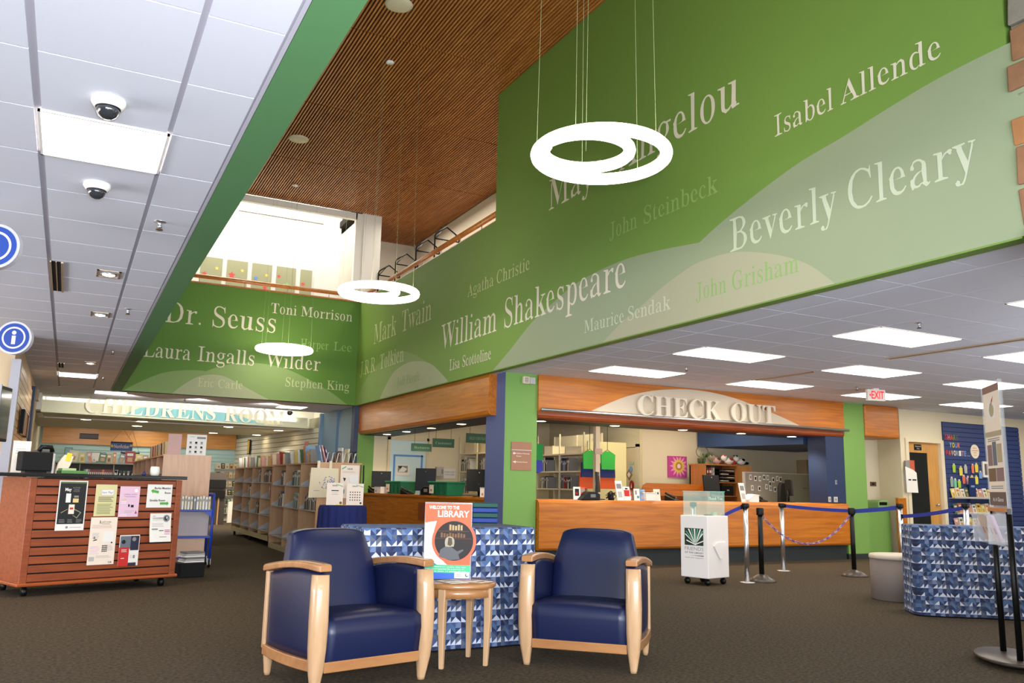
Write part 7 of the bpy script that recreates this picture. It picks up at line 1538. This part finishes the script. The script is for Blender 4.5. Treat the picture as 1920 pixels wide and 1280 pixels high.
for k in range(9):
    a = radians(40+k*13); L_ = .22; cx, cz = .24, .515; x1, z1 = cx+L_*cos(a)*1.0, cz+L_*sin(a); x1 = min(.36, max(.08, x1)); z1 = min(.715, z1)
    m_.add([fl(cx-.004, cz, .001), fl(cx+.006, cz, .001), fl(x1+.012, z1, .001), fl(x1-.012, z1, .001)], [(0, 1, 2, 3)], PAPER if k % 2 == 0 else mat('emblem_green', (90, 160, 120), .5))
m_.add([fl(u, v, .0012) for u, v in [(.10, .555), (.24, .505), (.37, .555), (.37, .57), (.24, .52), (.10, .57)]], [tuple(range(6))], PAPER)
text_on(m_, 'FRIENDS', fl, .07, .435, .30, .045, INKG, 'sans', 0, .0005); text_on(m_, 'OF THE LIBRARY', fl, .07, .395, .30, .022, INK, 'sans', 0, .0005); m_.add([fl(u, v, .0005) for u, v in [(.14, .372), (.37, .366), (.37, .376)]], [(0, 1, 2)], INK); text_on(m_, 'read and support', fl, .07, .335, .30, .018, INKG, 'sans', 0, .0005)
m_.build('emblem', None, t, recalc=False)
m_ = MB(); fg = lambda u, v, d: (.012+d, .40-u, v); text_on(m_, 'Thank You', lambda u, v, d: (u, .027, v), .06, 1.09, .32, .04, mat('etched', (200, 220, 205), .5), 'serif', 0, 0); m_.build('etched_lettering', None, t, recalc=False)
MB().lathe([(.06, .8855), (.06, .9)], None, 16, (.3, .2)).build('coins', BRONZE, t); MB().box(.3, .38, .12, .16, .887, .93).build('folded_note', mat('note_green', (176, 186, 156), .7), t)

# ---------------------------------------------------------------- leaflet stand on the right
P1, P2 = Vector((6.42, 4.19, 0)), Vector((6.16, 3.90, 0)); dr_ = (P1-P2).normalized(); rzs = math.atan2(dr_.y, dr_.x)+pi
mid = (P1+P2)/2; t = thing('leaflet_stand', (mid.x, mid.y, 0), rzs, 'tall black stand with a clear poster holder and a leaflet pocket at the right edge', 'leaflet stand')
# local x from far post (P1) to near post (P2); front faces the view along local -Y or +Y
hw = (P1-P2).length/2; sgn = -1
MB().lathe([(.24, 0), (.30, .02), (.385, .036), (.385, .05), (.375, .056)], mat('stand_base', (74, 64, 56), .35, metal=.2), 40, (0, .0), 1.0, .62).build('base', None, t)
for x in (-hw, hw): MB().tube([(x, 0, .05), (x, 0, 1.12)], .022, None, 14).build('post', BLACK, t)
MB().box(-.215, .215, -.006, .006, 1.10, 2.08).build('poster_holder', ACRYL, t); MB().box(-.205, .205, -.0095, -.0065, 1.14, 2.055).build('poster_sheet', PAPERS, t)
MB().box(-.225, -.213, -.014, .014, 1.08, 2.08).box(.213, .225, -.014, .014, 1.08, 2.08).build('edge_strip', ACRYL, t)
pm = MB(); fs_ = lambda u, v, d: (u, -.010-d, v)
def r2_(x0, x1, z0, z1, mt_, d=.0): pm.add([fs_(x0, z0, d), fs_(x1, z0, d), fs_(x1, z1, d), fs_(x0, z1, d)], [(0, 1, 2, 3)], mt_)
r2_(-.205, .205, 2.0, 2.055, mat('poster_brown', (130, 92, 80), .6)); r2_(-.205, .205, 1.66, 1.70, mat('poster_taupe', (176, 160, 130), .6)); r2_(-.18, -.06, 1.44, 1.60, mat('poster_mauve', (140, 110, 110), .6)); r2_(-.05, .05, 1.44, 1.62, mat('poster_slate', (100, 108, 120), .6)); r2_(.06, .18, 1.46, 1.60, MATS['poster_taupe']); r2_(-.19, .0, 1.32, 1.42, mat('photo_brown', (120, 92, 66), .6)); r2_(.01, .19, 1.32, 1.42, MATS['poster_mauve']); r2_(-.205, .205, 1.14, 1.24, mat('poster_umber', (104, 84, 76), .6)); 
for z in (1.64, 1.625, 1.28, 1.265): r2_(-.15, .15, z, z+.007, INKG, .0002)
pm.add([fs_(.10*cos(2*pi*k/16), 1.86+.07*sin(2*pi*k/16), .0002) for k in range(16)], [tuple(range(16))], PAPER); pm.add([fs_(.06*cos(2*pi*k/16), 1.86+.05*sin(2*pi*k/16), .0004) for k in range(16)], [tuple(range(16))], MATS['poster_taupe'])
pm.add([fs_(u, v, .0002) for u, v in [(-.05, 1.90), (0, 1.93), (.06, 1.97), (.02, 1.90)]], [(0, 1, 2, 3)], mat('photo_red', (170, 70, 60), .6)); text_on(pm, 'At A Glance', fs_, 0, 1.17, .26, .03, PAPER, 'sans', 0, .0004, 'c'); pm.build('poster_print', None, t, recalc=False)
m_ = MB(); m_.prism([(-.02, .84), (-.10, .86), (-.16, 1.08), (-.155, 1.08), (-.096, .866), (-.02, .846)], lambda u, v, d: (d, u, v), -.2, .2); m_.build('pocket', ACRYL, t); MB().box(-.2, .2, -.012, -.006, .84, 1.10).build('pocket_back', ACRYL, t); [MB().box(x_, x_+.003, -.15, -.01, .86, 1.08).build('pocket_side', ACRYL, t) for x_ in (-.2, .197)]; MB().box(-.21, .21, -.03, .02, 1.095, 1.125).build('wood_rail', wood('stand_wood', (176, 112, 60), (196, 134, 80)), t)
for k in range(4):
    x = -.18+.095*k; m_ = MB(); m_.hexa([(x, -.06, .875), (x+.085, -.06, .875), (x+.085, -.04, .875), (x, -.04, .875), (x, -.12, 1.06+.01*(k % 2)), (x+.085, -.12, 1.06+.01*(k % 2)), (x+.085, -.10, 1.06+.01*(k % 2)), (x, -.10, 1.06+.01*(k % 2))]); m_.build('leaflet', [mat('leaflet_salmon', (226, 178, 154), .7), mat('leaflet_buff', (220, 186, 160), .7), mat('leaflet_salmon', (226, 178, 154)), PAPERP][k], t)
    m_ = MB(); m_.add([(x+.02, -.0785, .93), (x+.065, -.0785, .93), (x+.065, -.094, .975), (x+.02, -.094, .975)], [(0, 1, 2, 3)], mat('print_rust', (180, 100, 70), .7)); m_.build('print', None, t, recalc=False)
# green and blue stacked cushions behind the centre table, by the slate column
t = thing('stacked_mats', (5.12, 10.6, 0), radians(-20), 'green and blue striped stack of folded mats in front of the slate column', 'mats')
for k in range(13): MB().box(-.17, .17, -.15, .15, .12+.067*k, .12+.067*k+.064).build('mat', [mat('mat_green', (24, 88, 76), .5), mat('mat_blue', (36, 66, 160), .5)][k % 2], t, bevel=.012)
MB().box(-.17, .17, -.15, .15, .0, .118).build('trolley', BLACKM, t)
t = thing('wall_screen_cable', (5.86, 18.38, 1.02), 0, 'black cable hanging down the far green wall', 'cable'); MB().tube([(0, -.01, 0), (.01, -.01, .3), (0, -.01, .6)], .012).build('cable', BLACK, t)
